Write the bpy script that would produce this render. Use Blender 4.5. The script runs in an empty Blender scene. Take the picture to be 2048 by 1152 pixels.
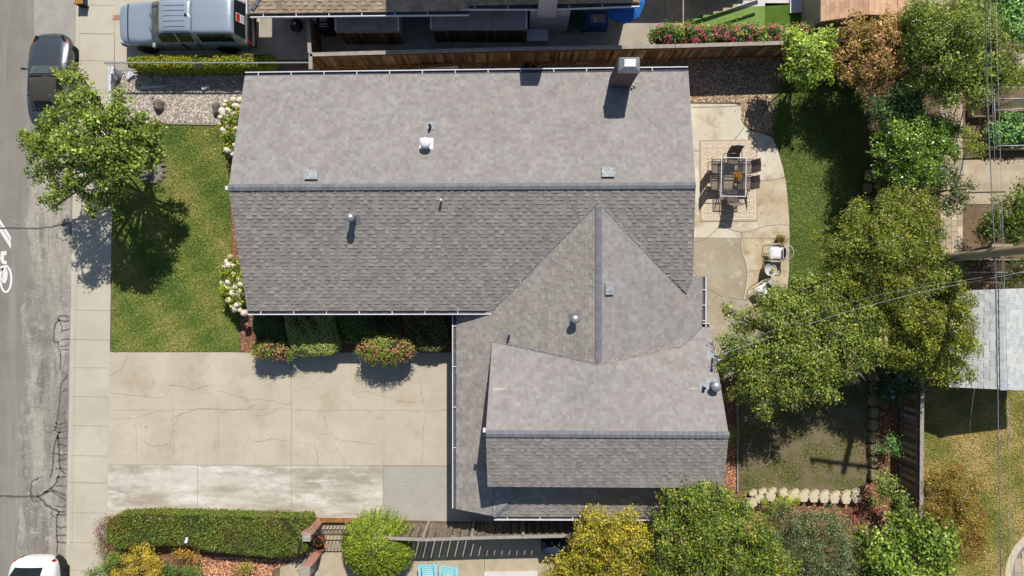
import bpy, bmesh, math, random
import numpy as np
from mathutils import Vector, Matrix
R = math.radians
C = bpy.context.scene.collection
H = 29.0      # metres the survey drone hovers above the pavement
F = 1365.0
def P(px, py, z=0.0):
    """survey photo coordinate + known height above ground -> position in the place (metres)"""
    k = (H - z) / F
    return Vector(((px - 1024) * k, (576 - py) * k, z))

# ------------------------------------------------------------------ camera, sky, sun, exposure
cam_d = bpy.data.cameras.new('camera'); cam_d.sensor_width = 36; cam_d.lens = 36 * F / 2048
cam_d.clip_end = 2000; cam_d.clip_start = 0.1
cam = bpy.data.objects.new('camera', cam_d); C.objects.link(cam); cam.location = (0, 0, H)
bpy.context.scene.camera = cam
SUN = Vector((0.20, 0.84, 1.0)).normalized()
w = bpy.data.worlds.new('World'); bpy.context.scene.world = w; w.use_nodes = True
nt = w.node_tree; sky = nt.nodes.new('ShaderNodeTexSky'); sky.sky_type = 'NISHITA'; sky.sun_disc = False
sky.sun_elevation = math.asin(SUN.z); sky.sun_rotation = math.atan2(SUN.x, SUN.y)
sky.altitude = 50; sky.air_density = 1.0; sky.dust_density = 0.6
bg = nt.nodes['Background']; bg.inputs[1].default_value = 0.082
nt.links.new(sky.outputs[0], bg.inputs[0])
sl = bpy.data.lights.new('sun', 'SUN'); sl.energy = 4.7; sl.angle = R(0.53); sl.color = (1.0, 0.945, 0.865)
so = bpy.data.objects.new('sun', sl); C.objects.link(so); so.rotation_euler = SUN.to_track_quat('Z', 'Y').to_euler()
vs = bpy.context.scene.view_settings; vs.view_transform = 'Standard'; vs.look = 'None'; vs.exposure = 0.12; vs.gamma = 1

# ------------------------------------------------------------------ helpers
rnd = random.Random(7)
def s2l(c):
    return tuple(((v / 255) / 12.92 if v <= 10 else (((v / 255) + .055) / 1.055) ** 2.4) for v in c)
def mk(name, c1, c2=None, sc=3.0, rough=0.85, bump=0.0, bsc=40.0, layers=(), tint=False, metal=0.0,
       spec=0.3, trans=0.0, fine=0.0, fsc=120.0, stretch=(1, 1, 1), coat=0.0, alpha=None, lin=False):
    """procedural material: two-tone noise + optional stain layers + fine grain + bump; colours in sRGB 0-255"""
    f = (lambda c: c) if lin else s2l
    m = bpy.data.materials.new(name); m.use_nodes = True; n = m.node_tree.nodes; L = m.node_tree.links
    b = n['Principled BSDF']
    tc = n.new('ShaderNodeTexCoord'); mp = n.new('ShaderNodeMapping'); mp.inputs['Scale'].default_value = stretch
    L.new(tc.outputs['Object'], mp.inputs[0])
    def noise(scale, det=4.0, rg=0.6, src=None):
        t = n.new('ShaderNodeTexNoise'); t.inputs['Scale'].default_value = scale
        t.inputs['Detail'].default_value = det; t.inputs['Roughness'].default_value = rg
        L.new((src or mp).outputs[0], t.inputs[0]); return t
    def mix(a, bb, fac, mode='MIX'):
        x = n.new('ShaderNodeMix'); x.data_type = 'RGBA'; x.blend_type = mode
        for sock, v in ((x.inputs[6], a), (x.inputs[7], bb), (x.inputs[0], fac)):
            if hasattr(v, 'links') or hasattr(v, 'is_linked'): L.new(v, sock)
            elif isinstance(v, (int, float)): sock.default_value = v
            else: sock.default_value = (*v, 1)
        return x.outputs[2]
    if c2 is None: c2 = tuple(v * .85 for v in c1)
    cr = n.new('ShaderNodeValToRGB'); cr.color_ramp.elements[0].position = .32; cr.color_ramp.elements[1].position = .68
    cr.color_ramp.elements[0].color = (*f(c1), 1); cr.color_ramp.elements[1].color = (*f(c2), 1)
    L.new(noise(sc).outputs[0], cr.inputs[0]); col = cr.outputs[0]
    for ly in layers:   # (colour, scale, lo, hi, strength, stretch)
        c3, s3, lo, hi, st = ly[:5]
        mp3 = n.new('ShaderNodeMapping'); L.new(tc.outputs['Object'], mp3.inputs[0])
        mp3.inputs['Location'].default_value = (s3 * 1.7, s3 * .9, 0)
        if len(ly) > 5: mp3.inputs['Scale'].default_value = ly[5]
        r3 = n.new('ShaderNodeMapRange'); r3.inputs[1].default_value = lo; r3.inputs[2].default_value = hi
        r3.inputs[4].default_value = st
        L.new(noise(s3, 5, .65, mp3).outputs[0], r3.inputs[0]); col = mix(col, f(c3), r3.outputs[0])
    if fine:
        r4 = n.new('ShaderNodeMapRange'); r4.inputs[1].default_value = .3; r4.inputs[2].default_value = .7
        r4.inputs[3].default_value = 1 - fine; r4.inputs[4].default_value = 1 + fine
        L.new(noise(fsc, 2, .8).outputs[0], r4.inputs[0])
        vm = n.new('ShaderNodeVectorMath'); vm.operation = 'SCALE'; L.new(col, vm.inputs[0]); L.new(r4.outputs[0], vm.inputs[3]); col = vm.outputs[0]
    if tint:
        at = n.new('ShaderNodeAttribute'); at.attribute_name = 'tint'; col = mix(col, at.outputs['Color'], 1.0, 'MULTIPLY')
    L.new(col, b.inputs['Base Color'])
    b.inputs['Roughness'].default_value = rough; b.inputs['Metallic'].default_value = metal
    b.inputs['Specular IOR Level'].default_value = spec
    if coat: b.inputs['Coat Weight'].default_value = coat; b.inputs['Coat Roughness'].default_value = .05
    if alpha is not None: b.inputs['Alpha'].default_value = alpha
    if bump:
        bp = n.new('ShaderNodeBump'); bp.inputs['Strength'].default_value = min(1, bump); bp.inputs['Distance'].default_value = .02 * max(1, bump)
        L.new(noise(bsc, 3, .7).outputs[0], bp.inputs['Height']); L.new(bp.outputs[0], b.inputs['Normal'])
    if trans:
        tr = n.new('ShaderNodeBsdfTranslucent'); L.new(col, tr.inputs[0]); ms = n.new('ShaderNodeMixShader'); ms.inputs[0].default_value = trans
        L.new(b.outputs[0], ms.inputs[1]); L.new(tr.outputs[0], ms.inputs[2]); L.new(ms.outputs[0], n['Material Output'].inputs[0])
    return m

def tag(o, label=None, cat=None, group=None, kind=None):
    if label: o['label'] = label
    if cat: o['category'] = cat
    if group: o['group'] = group
    if kind: o['kind'] = kind
    return o
def thing(name, label, cat, loc=(0, 0, 0), rz=0.0, group=None):
    o = bpy.data.objects.new(name, None); C.objects.link(o); o.location = loc; o.rotation_euler = (0, 0, rz)
    o.empty_display_size = .3
    return tag(o, label, cat, group)
def adopt(o, parent):
    """parent a mesh that was authored in place coordinates under a thing's Empty"""
    o.parent = parent
    base = parent; M = Matrix.Identity(4)
    chain = []
    while base is not None: chain.append(base); base = base.parent
    for b in reversed(chain):
        M = M @ b.matrix_parent_inverse @ (Matrix.Translation(b.location) @ b.rotation_euler.to_matrix().to_4x4())
    o.matrix_parent_inverse = M.inverted()
def dup(root, loc, rz=0.0, label=None, group=None):
    def cp(o, par):
        c = o.copy(); C.objects.link(c)
        if par is not None: c.parent = par; c.matrix_parent_inverse = o.matrix_parent_inverse.copy()
        for ch in list(o.children): cp(ch, c)
        return c
    r = cp(root, None); r.location = loc; r.rotation_euler = (0, 0, rz)
    if label: r['label'] = label
    if group: r['group'] = group
    return r

class MB:
    def __init__(s): s.v = []; s.f = []; s.t = []; s.cur = (1, 1, 1); s.sm = []; s.smooth = False
    def add(s, vs, fs):
        n = len(s.v); s.v += [tuple(v) for v in vs]
        for f in fs: s.f.append(tuple(i + n for i in f)); s.t.append(s.cur); s.sm.append(s.smooth)
    def box(s, c, d, rz=0.0, M=None, taper=1.0):
        hx, hy, hz = d[0] / 2, d[1] / 2, d[2] / 2
        vs = [Vector((x * hx * (taper if z > 0 else 1), y * hy * (taper if z > 0 else 1), z * hz)) for z in (-1, 1) for y in (-1, 1) for x in (-1, 1)]
        T = Matrix.Translation(c) @ (M if M is not None else Matrix.Rotation(rz, 4, 'Z'))
        s.add([T @ v for v in vs], [(0, 2, 3, 1), (4, 5, 7, 6), (0, 1, 5, 4), (2, 6, 7, 3), (0, 4, 6, 2), (1, 3, 7, 5)])
    def beam(s, a, b, w_, h_):
        a = Vector(a); b = Vector(b); d = b - a; L_ = d.length
        q = d.to_track_quat('X', 'Z').to_matrix().to_4x4()
        s.box((a + b) / 2, (L_, w_, h_), M=q)
    def tube(s, pts, r, n=6, r1=None, cap=True):
        pts = [Vector(p) for p in pts]; m = len(pts); r1 = r if r1 is None else r1
        base = len(s.v); up = Vector((0, 0, 1)); vs = []
        for i, p in enumerate(pts):
            d = (pts[min(i + 1, m - 1)] - pts[max(i - 1, 0)]).normalized()
            a = d.cross(up if abs(d.z) < .95 else Vector((0, 1, 0))).normalized(); b = d.cross(a)
            rr = r + (r1 - r) * i / max(1, m - 1)
            for k in range(n):
                an = 2 * math.pi * k / n; vs.append(p + (a * math.cos(an) + b * math.sin(an)) * rr)
        fs = [(i * n + k, i * n + (k + 1) % n, (i + 1) * n + (k + 1) % n, (i + 1) * n + k) for i in range(m - 1) for k in range(n)]
        if cap: fs += [tuple(range(n))[::-1], tuple((m - 1) * n + k for k in range(n))]
        sm = s.smooth; s.smooth = True; s.add(vs, fs); s.smooth = sm
    def lathe(s, c, prof, n=20, M=None):
        c = Vector(c); vs = []; m = len(prof)
        for (r, z) in prof:
            for k in range(n):
                an = 2 * math.pi * k / n; v = Vector((r * math.cos(an), r * math.sin(an), z)); vs.append(c + (M @ v if M is not None else v))
        fs = [(i * n + k, i * n + (k + 1) % n, (i + 1) * n + (k + 1) % n, (i + 1) * n + k) for i in range(m - 1) for k in range(n)]
        fs += [tuple(range(n))[::-1], tuple((m - 1) * n + k for k in range(n))]
        sm = s.smooth; s.smooth = True; s.add(vs, fs); s.smooth = sm
    def prism(s, pts, z0, z1):
        n = len(pts); vs = [(p[0], p[1], z0) for p in pts] + [(p[0], p[1], z1) for p in pts]
        ar = sum(pts[i][0] * pts[(i + 1) % n][1] - pts[(i + 1) % n][0] * pts[i][1] for i in range(n))
        if ar < 0: pts = pts[::-1]; vs = [(p[0], p[1], z0) for p in pts] + [(p[0], p[1], z1) for p in pts]
        s.add(vs, [tuple(range(n))[::-1], tuple(range(n, 2 * n))] + [(i, (i + 1) % n, n + (i + 1) % n, n + i) for i in range(n)])
    def loft(s, rings, closed=True, caps=True):
        n = len(rings[0]); vs = [p for r_ in rings for p in r_]; m = len(rings)
        fs = [(i * n + k, (i + 1) * n + k, (i + 1) * n + (k + 1) % n, i * n + (k + 1) % n) for i in range(m - 1) for k in range(n if closed else n - 1)]
        if caps: fs += [tuple(range(n)), tuple((m - 1) * n + k for k in range(n))[::-1]]
        s.add(vs, fs)
    def ribbon(s, pts, w_, z=None, wob=0.0):
        pts = [Vector((p[0], p[1], p[2] if z is None else z)) for p in pts]; vs = []
        for i, p in enumerate(pts):
            d = (pts[min(i + 1, len(pts) - 1)] - pts[max(i - 1, 0)]); d.z = 0; d.normalize()
            q = Vector((-d.y, d.x, 0)); ww = w_ / 2 * (1 + rnd.uniform(-wob, wob))
            vs += [p - q * ww, p + q * ww]
        s.add(vs, [(2 * i, 2 * i + 2, 2 * i + 3, 2 * i + 1) for i in range(len(pts) - 1)])
    def build(s, name, mat, parent=None, local=True, bevel=0.0, sub=0):
        me = bpy.data.meshes.new(name); me.from_pydata(s.v, [], s.f); me.update()
        at = me.attributes.new('tint', 'FLOAT_COLOR', 'FACE')
        at.data.foreach_set('color', np.array([(*t, 1.0) for t in s.t], dtype=np.float32).ravel())
        me.polygons.foreach_set('use_smooth', np.array(s.sm, dtype=bool))
        bm = bmesh.new(); bm.from_mesh(me); bmesh.ops.recalc_face_normals(bm, faces=bm.faces[:])
        if any(len(f.verts) > 4 for f in bm.faces): bmesh.ops.triangulate(bm, faces=[f for f in bm.faces if len(f.verts) > 4])
        bm.to_mesh(me); bm.free()
        me.materials.append(mat)
        o = bpy.data.objects.new(name, me); C.objects.link(o)
        if bevel:
            md = o.modifiers.new('bevel', 'BEVEL'); md.width = bevel; md.segments = 2; md.limit_method = 'ANGLE'
        if sub:
            md = o.modifiers.new('sub', 'SUBSURF'); md.levels = sub; md.render_levels = sub
        if parent is not None:
            if local: o.parent = parent
            else: adopt(o, parent)
        return o
def wiggle(pts, n=6, amp=.03):
    """subdivide a polyline and jitter it"""
    out = []
    for a, b in zip(pts[:-1], pts[1:]):
        a = Vector(a); b = Vector(b)
        for i in range(n):
            p = a.lerp(b, i / n); out.append(p + Vector((rnd.uniform(-amp, amp), rnd.uniform(-amp, amp), 0)) * (0 if i == 0 else 1))
    out.append(Vector(pts[-1])); return out
def smooth_poly(pts, it=2):
    for _ in range(it):
        q = []
        for i in range(len(pts)):
            a = Vector(pts[i]); b = Vector(pts[(i + 1) % len(pts)]); q += [a.lerp(b, .25), a.lerp(b, .75)]
        pts = q
    return pts
def sheet(name, pix, z, mat, thick=.12, label=None, kind='structure', smooth=0, wob=0.0, par=None):
    pts = [P(x, y, z) for x, y in pix]
    if smooth: pts = smooth_poly(pts, smooth)
    if wob:
        pts = wiggle(pts + [pts[0]], 8, wob)[:-1]
    mb = MB(); mb.prism([(p.x, p.y) for p in pts], z - thick, z)
    o = mb.build(name, mat, par, local=False)
    if kind and par is None: o['kind'] = kind
    return o
def catmull(pts, n=6):
    pts = [Vector(p) for p in pts]; out = []
    for i in range(len(pts) - 1):
        p0 = pts[max(i - 1, 0)]; p1 = pts[i]; p2 = pts[i + 1]; p3 = pts[min(i + 2, len(pts) - 1)]
        for k in range(n):
            t = k / n
            out.append(.5 * ((2 * p1) + (p2 - p0) * t + (2 * p0 - 5 * p1 + 4 * p2 - p3) * t * t + (3 * p1 - p0 - 3 * p2 + p3) * t ** 3))
    out.append(pts[-1]); return out

# ---- foliage -------------------------------------------------------
def leaves_mesh(name, pos, nrm, L_, W_, tint, mat, parent, fold=.25):
    n = len(pos); rs = np.random.RandomState(n % 9973)
    nrm = nrm / (np.linalg.norm(nrm, axis=1, keepdims=True) + 1e-9)
    a = rs.normal(size=(n, 3)); a -= nrm * (a * nrm).sum(1, keepdims=True); a /= np.linalg.norm(a, axis=1, keepdims=True) + 1e-9
    b = np.cross(nrm, a); L_ = L_[:, None]; W_ = W_[:, None]
    v = np.empty((n, 4, 3)); v[:, 0] = pos - a * L_ / 2; v[:, 2] = pos + a * L_ / 2 - nrm * L_ * .15
    v[:, 1] = pos + b * W_ / 2 + nrm * W_ * fold; v[:, 3] = pos - b * W_ / 2 + nrm * W_ * fold
    me = bpy.data.meshes.new(name)
    me.vertices.add(4 * n); me.vertices.foreach_set('co', v.reshape(-1).astype(np.float32))
    me.loops.add(4 * n); me.loops.foreach_set('vertex_index', np.arange(4 * n, dtype=np.int32))
    me.polygons.add(n); me.polygons.foreach_set('loop_start', np.arange(0, 4 * n, 4, dtype=np.int32))
    me.polygons.foreach_set('loop_total', np.full(n, 4, dtype=np.int32)); me.update(calc_edges=True)
    at = me.attributes.new('tint', 'FLOAT_COLOR', 'FACE')
    at.data.foreach_set('color', np.concatenate([tint, np.ones((n, 1))], 1).astype(np.float32).ravel())
    me.materials.append(mat); o = bpy.data.objects.new(name, me); C.objects.link(o)
    if parent is not None: adopt(o, parent)
    return o
LEAFK = 1.0
def pal(rs, n, palette, jit=.18):
    p = np.array([s2l(c) for c in palette]); idx = rs.randint(0, len(p), n); c = p[idx] * LEAFK
    return np.clip(c * (1 + rs.uniform(-jit, jit, (n, 1))), .003, .9)
def clump_leaves(clumps, dens, size, palette, seed, up=.5, sig=.11, per=9, inner=.3, low=-.35, jit=.22, lump=.19):
    """clumps: (centre, (rx, ry, rz)). Twig tips spread over the clump, leaves gathered round each tip."""
    rs = np.random.RandomState(seed); PO = []; NO = []; TI = []
    for ci, (c, rr) in enumerate(clumps):
        c = np.array(c); rr = np.array(rr); area = 4 * math.pi * (rr[0] * rr[1] * rr[2]) ** (2 / 3)
        K = max(7, int(area / lump)); d = rs.normal(size=(K * 4, 3)); d /= np.linalg.norm(d, axis=1, keepdims=True)
        d = d[d[:, 2] > low][:K]; K = len(d); mr = float(min(rr[0], rr[1])); k = np.where(rs.rand(K) < inner, rs.uniform(.35, .7, K), rs.uniform(.72, 1.0, K))
        sc_ = c + d * rr * k[:, None]; sr = np.minimum(rs.uniform(.13, .34, K), mr * .5); w_ = sr ** 2; w_ /= w_.sum()
        nt_ = max(8, int(area * dens / per)); idx = rs.choice(K, nt_, p=w_); e = rs.normal(size=(nt_, 3)); e /= np.linalg.norm(e, axis=1, keepdims=True); e[:, 2] = np.abs(e[:, 2]) * np.where(rs.rand(nt_) < .82, 1, -1)
        tip = sc_[idx] + e * sr[idx][:, None] * rs.uniform(.6, 1.12, (nt_, 1)) * np.array([1, 1, .8]); d = d[idx] * .4 + e * .6; m = nt_
        tb = pal(rs, m, palette, jit) * (.82 + .36 * rs.rand(K))[idx][:, None] * np.where(rs.rand(m, 1) < .16, 1.45, 1.0)
        pp = np.repeat(tip, per, 0) + rs.normal(size=(m * per, 3)) * np.array([sig, sig, sig * .7])
        nn = np.repeat(d, per, 0) * .8 + np.array([0, 0, up]) + rs.normal(size=(m * per, 3)) * .45
        tt = np.repeat(tb, per, 0) * (1 + rs.uniform(-.22, .22, (m * per, 1)))
        PO.append(pp); NO.append(nn); TI.append(tt)
    PO = np.concatenate(PO); NO = np.concatenate(NO); TI = np.concatenate(TI)
    PO[:, 2] = np.maximum(PO[:, 2], .03)
    n = len(PO); Ls = size * rs.uniform(.55, 1.45, n)
    return PO, NO, Ls, TI
def E(px, py, z, rx, ry=None, rz=None):
    p = P(px, py, z); ry = rx if ry is None else ry; rz = min(rx, ry) * .85 if rz is None else rz
    return (tuple(p), (rx, ry, rz))
def plant(name, label, cat, base, clumps, dens=330, size=.1, palette=((70, 95, 30),), seed=1, trunk=.1, bark=None, ar=.5, limbs=True, group=None,
          up=.5, sig=.11, per=9, inner=.35, mat=None, lowc=-.45, jit=.22, core=False, thing_=None, crown_name='crown', twigs=0):
    base = Vector(base); t = thing_ or thing(name, label, cat, tuple(base), 0, group)
    PO, NO, Ls, TI = clump_leaves(clumps, dens, size, palette, seed, up, sig, per, inner, lowc, jit)
    leaves_mesh(crown_name, PO, NO, Ls, Ls * ar, TI, mat or M['leaf'], t)
    if limbs:
        rr = random.Random(seed); cx = sum(c[0][0] for c in clumps) / len(clumps); cy = sum(c[0][1] for c in clumps) / len(clumps)
        zmin = min(c[0][2] for c in clumps); fork = Vector((base.x * .75 + cx * .25, base.y * .75 + cy * .25, max(.15, zmin * .45)))
        mb = MB(); mb.tube(catmull([base, base.lerp(fork, .5) + Vector((.03, .02, 0)), fork], 4), trunk, 8, trunk * .75)
        mb.build('trunk', bark or M['bark'], t, local=False)
        mb = MB()
        for c, r_ in clumps:
            e = Vector(c) + Vector((0, 0, r_[2] * .3)); mid = fork.lerp(e, .5) + Vector((rr.uniform(-.15, .15), rr.uniform(-.15, .15), rr.uniform(-.05, .2)))
            mb.tube(catmull([fork, mid, e], 4), trunk * .5, 6, trunk * .15)
            for k in range(5 + twigs):
                q = Vector(c) + Vector((rr.uniform(-1, 1) * r_[0], rr.uniform(-1, 1) * r_[1], rr.uniform(-.2, .95) * r_[2])) * .95
                mb.tube([mid.lerp(e, rr.uniform(.2, 1)), q.lerp(e, .4) + Vector((0, 0, .05)), q], trunk * .16 + .004, 4, .004, cap=False)
        mb.build('branches', bark or M['bark'], t, local=False)
    if core:
        mb = MB()
        for c, r_ in clumps:
            n = 10; prof = []
            for i in range(7):
                a = -math.pi / 2 + math.pi * i / 6; prof.append((max(.01, math.cos(a)) * 1.0, math.sin(a)))
            mb.lathe((0, 0, 0), prof, 12)
            for j in range(len(mb.v) - 7 * 12, len(mb.v)):
                v = mb.v[j]; mb.v[j] = (c[0] + v[0] * r_[0] * .86, c[1] + v[1] * r_[1] * .86, max(.02, c[2] + v[2] * r_[2] * .86))
        mb.build('inner_branches', M['twig'], t, local=False)
    return t
def hedge(name, label, cat, pix, z1, dens, size, palette, seed, z0=0.0, rnd_top=.12, group=None, ar=.5, jit=.2, corem='twig', coloffs=.05, t=None, up=.4, sig=.03, topz=None):
    """clipped hedge: inner mass + leaves over its rounded top and sides; pix = outline of its top, seen from the air"""
    pts = [P(x, y, z1) for x, y in pix]; c = sum(pts, Vector()) / len(pts)
    t = t or thing(name, label, cat, (c.x, c.y, z0), 0, group)
    rs = np.random.RandomState(seed); n = len(pts); sgn = 1 if sum(pts[i].x * pts[(i + 1) % n].y - pts[(i + 1) % n].x * pts[i].y for i in range(n)) > 0 else -1
    mb = MB(); mb.prism([tuple((p - c).xy * .95 + c.xy) for p in pts], z0 - .02, z1 - .07); mb.build('inner_branches', M[corem], t, local=False)
    xs = [p.x for p in pts]; ys = [p.y for p in pts]; pl = [(p.x, p.y) for p in pts]
    def inside(X, Y):
        r_ = np.zeros(len(X), bool)
        for i in range(n):
            x1, y1 = pl[i]; x2, y2 = pl[(i + 1) % n]
            cond = ((y1 > Y) != (y2 > Y)) & (X < (x2 - x1) * (Y - y1) / (y2 - y1 + 1e-12) + x1); r_ ^= cond
        return r_
    def edged(X, Y):
        D = np.full(len(X), 9.)
        for i in range(n):
            a = np.array(pl[i]); b = np.array(pl[(i + 1) % n]); ab = b - a; q = np.stack([X, Y], 1) - a
            tt = np.clip((q @ ab) / (ab @ ab), 0, 1); D = np.minimum(D, np.linalg.norm(q - tt[:, None] * ab, axis=1))
        return D
    A = (max(xs) - min(xs)) * (max(ys) - min(ys)); N = int(A * dens)
    X = rs.uniform(min(xs), max(xs), N); Y = rs.uniform(min(ys), max(ys), N); k = inside(X, Y); X = X[k]; Y = Y[k]; D = edged(X, Y)
    und = .05 * np.sin(X * 3.1 + seed) + .04 * np.sin(Y * 4.3 + X * 1.7) + .03 * np.sin(X * 9 + Y * 7)
    Z = z1 + und - rnd_top * np.exp(-D / .09) + rs.normal(size=len(X)) * .035
    PO = [np.stack([X, Y, Z], 1)]; NO = [np.tile([0, 0, 1.], (len(X), 1)) + rs.normal(size=(len(X), 3)) * .55]
    for i in range(n):
        a = pts[i]; b = pts[(i + 1) % n]; L_ = (b - a).length; m = int(L_ * (z1 - z0) * dens * .7)
        tt = rs.rand(m); zz = rs.uniform(z0 + .03, z1 - .02, m); q = np.array([(a.x), (a.y)]) + np.outer(tt, [b.x - a.x, b.y - a.y])
        nn = np.array([(b.y - a.y), -(b.x - a.x)]) * sgn / max(L_, 1e-6); q = q + nn * (rs.normal(size=(m, 1)) * .035 - .02)
        PO.append(np.column_stack([q, zz])); NO.append(np.column_stack([np.tile(nn, (m, 1)), np.full(m, .5)]) + rs.normal(size=(m, 3)) * .45)
    PO = np.concatenate(PO); NO = np.concatenate(NO); nn = len(PO)
    # soft patches of different leaf age
    f = .5 + .5 * np.sin(PO[:, 0] * 1.9 + seed) * np.sin(PO[:, 1] * 2.7 + seed * 2 + PO[:, 0]); base = pal(rs, nn, palette, jit)
    p = np.array([s2l(q) for q in palette]); base = base * .6 + .4 * (p[0] * f[:, None] + p[-1] * (1 - f[:, None]))
    Ls = size * rs.uniform(.7, 1.3, nn)
    leaves_mesh('foliage', PO, NO, Ls, Ls * ar, base, M['leaf'], t); return t
M = {}
M['leaf'] = mk('leaf', (255, 255, 255), (255, 255, 255), tint=True, rough=.42, spec=.5, trans=.33)
M['gloss_leaf'] = mk('gloss_leaf', (255, 255, 255), (255, 255, 255), tint=True, rough=.3, spec=.55, trans=.2)
M['bark'] = mk('bark', (128, 112, 92), (92, 80, 66), 9, bump=.6, bsc=25, stretch=(1, 1, .3))
M['pale_bark'] = mk('pale_bark', (160, 150, 132), (120, 108, 94), 9, bump=.5, bsc=25)
M['twig'] = mk('inner_twigs', (58, 60, 30), (36, 40, 20), 12, bump=1, bsc=30)
# ------------------------------------------------------------------ ground, road, pavements
M['soil'] = mk('soil', (118, 98, 76), (92, 76, 58), 2, bump=1, bsc=18, layers=[((140, 122, 92), 1.1, .5, .7, .6)], fine=.2, fsc=60)
M['asphalt'] = mk('asphalt', (148, 143, 133), (122, 118, 110), 1.6, rough=.95, bump=.8, bsc=40, fine=.2, fsc=14,
                  layers=[((168, 163, 151), .9, .46, .6, .85, (1.5, .22, 1)), ((102, 99, 93), 1.3, .54, .66, .6, (1.6, .14, 1)), ((178, 172, 160), 4, .55, .68, .6), ((104, 100, 94), 7, .58, .7, .55)])
M['asphalt_new'] = mk('asphalt_wheel_lane', (136, 132, 123), (124, 121, 113), .8, rough=.9, bump=.6, bsc=60, fine=.12, fsc=18,
                      layers=[((150, 146, 137), 1.2, .48, .66, .6, (1.4, .1, 1)), ((152, 147, 138), 6, .6, .7, .4)])
M['chipseal'] = mk('chipseal', (168, 164, 156), (152, 148, 141), 1.5, bump=.9, bsc=70, fine=.18, fsc=30, layers=[((136, 130, 122), 1.4, .55, .7, .5)])
M['concrete'] = mk('pavement_concrete', (184, 177, 160), (174, 167, 150), .9, rough=.9, bump=.25, bsc=60, fine=.05, fsc=50,
                   layers=[((196, 188, 172), .35, .45, .65, .6), ((166, 156, 134), 2.4, .58, .72, .3)])
M['drive'] = mk('drive_concrete', (186, 177, 158), (176, 166, 147), .7, rough=.9, bump=.25, bsc=50, fine=.04, fsc=50,
                layers=[((166, 150, 122), .8, .52, .68, .55), ((200, 190, 170), .4, .5, .7, .6), ((150, 136, 114), 1.7, .6, .7, .4), ((124, 112, 96), 3.2, .64, .72, .5), ((168, 158, 140), 7, .58, .7, .35)])
M['drive_pale'] = mk('drive_bleached_concrete', (200, 194, 182), (188, 181, 168), 1.0, rough=.9, bump=.3, bsc=50, fine=.05, fsc=50,
                     layers=[((150, 141, 124), .45, .44, .6, .8, (.45, 2.4, 1)), ((138, 128, 110), 1.6, .52, .66, .5, (.7, 1.3, 1)), ((214, 210, 202), 1.1, .52, .66, .8, (.5, 1.6, 1)), ((142, 134, 118), 3.5, .56, .7, .5)])
M['drive_grey'] = mk('drive_rough_concrete', (166, 163, 153), (156, 153, 144), 1.2, rough=.95, bump=1.0, bsc=9, fine=.05, fsc=50)
M['patio'] = mk('patio_concrete', (206, 199, 184), (188, 177, 154), .7, rough=.8, bump=.25, bsc=40, fine=.03, fsc=50,
                layers=[((152, 136, 108), .5, .5, .62, .75), ((168, 138, 92), .9, .6, .72, .6), ((222, 214, 200), .8, .52, .66, .55), ((140, 126, 104), 2.4, .62, .74, .4)])
M['patio_dark'] = mk('patio_weathered_concrete', (162, 151, 130), (150, 140, 120), .9, rough=.85, bump=.25, bsc=40, fine=.03,
                     layers=[((190, 182, 165), 1.0, .5, .64, .7), ((138, 128, 110), 1.0, .5, .7, .6), ((192, 184, 168), 2.2, .57, .62, .5)])
M['joint'] = mk('joint_dark_gap', (124, 117, 104), (106, 100, 88), 8)  # plain dark tone of the open joints and cracks
M['joint_soft'] = mk('joint_tooled', (156, 149, 134), (146, 139, 124), 8)
M['tar'] = mk('tar_sealant', (96, 94, 92), (84, 82, 82), 6, rough=.7)
M['paint'] = mk('road_paint', (222, 222, 218), (206, 206, 202), 8, layers=[((160, 160, 156), 14, .6, .7, .5)])
M['lawn'] = mk('lawn', (112, 122, 52), (94, 112, 44), 1.2, rough=.95, bump=2.0, bsc=45, fine=.22, fsc=32,
               layers=[((134, 122, 66), .55, .5, .66, .8), ((60, 88, 30), 1.1, .52, .68, .5), ((140, 130, 74), 5, .58, .72, .35)])
M['lawn_back'] = mk('back_lawn', (106, 122, 58), (92, 110, 48), 1.2, rough=.95, bump=2.0, bsc=45, fine=.2, fsc=32,
                    layers=[((98, 110, 52), 1.3, .52, .7, .6), ((102, 104, 54), 6, .58, .72, .3)])
M['worn'] = mk('worn_lawn', (122, 109, 86), (108, 99, 78), 1.0, rough=.95, bump=1.6, bsc=30, fine=.18, fsc=30,
               layers=[((92, 96, 44), 2.2, .5, .58, .75), ((124, 112, 84), 1.6, .56, .7, .5), ((110, 116, 54), 6, .58, .66, .5)])
M['dry_lawn'] = mk('dry_lawn', (158, 144, 86), (134, 128, 62), 1.1, rough=.95, bump=1.6, bsc=40, fine=.2, fsc=32,
                   layers=[((168, 144, 92), .6, .5, .64, .8), ((92, 102, 38), .8, .52, .66, .6)])
M['mulch'] = mk('bark_mulch', (142, 104, 80), (108, 78, 60), 7, rough=.95, bump=2, bsc=40, fine=.3, fsc=30, layers=[((176, 132, 106), 18, .58, .68, .7), ((70, 48, 38), 12, .6, .7, .6)])
M['pebble_bed'] = mk('pebble_bed', (150, 144, 134), (104, 98, 90), 16, rough=.9, bump=2.5, bsc=16, fine=.3, fsc=22, layers=[((214, 208, 198), 20, .56, .64, .8), ((96, 88, 80), 14, .6, .68, .7)])
M['brown_gravel'] = mk('brown_gravel', (150, 130, 108), (104, 90, 76), 14, rough=.95, bump=2.5, bsc=20, fine=.3, fsc=24, layers=[((194, 174, 146), 20, .58, .66, .7)])
M['dark_paving'] = mk('side_yard_concrete', (172, 164, 150), (158, 150, 136), 1.0, bump=.3, bsc=40, fine=.06, layers=[((120, 112, 98), 1.2, .5, .7, .5)])
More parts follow.
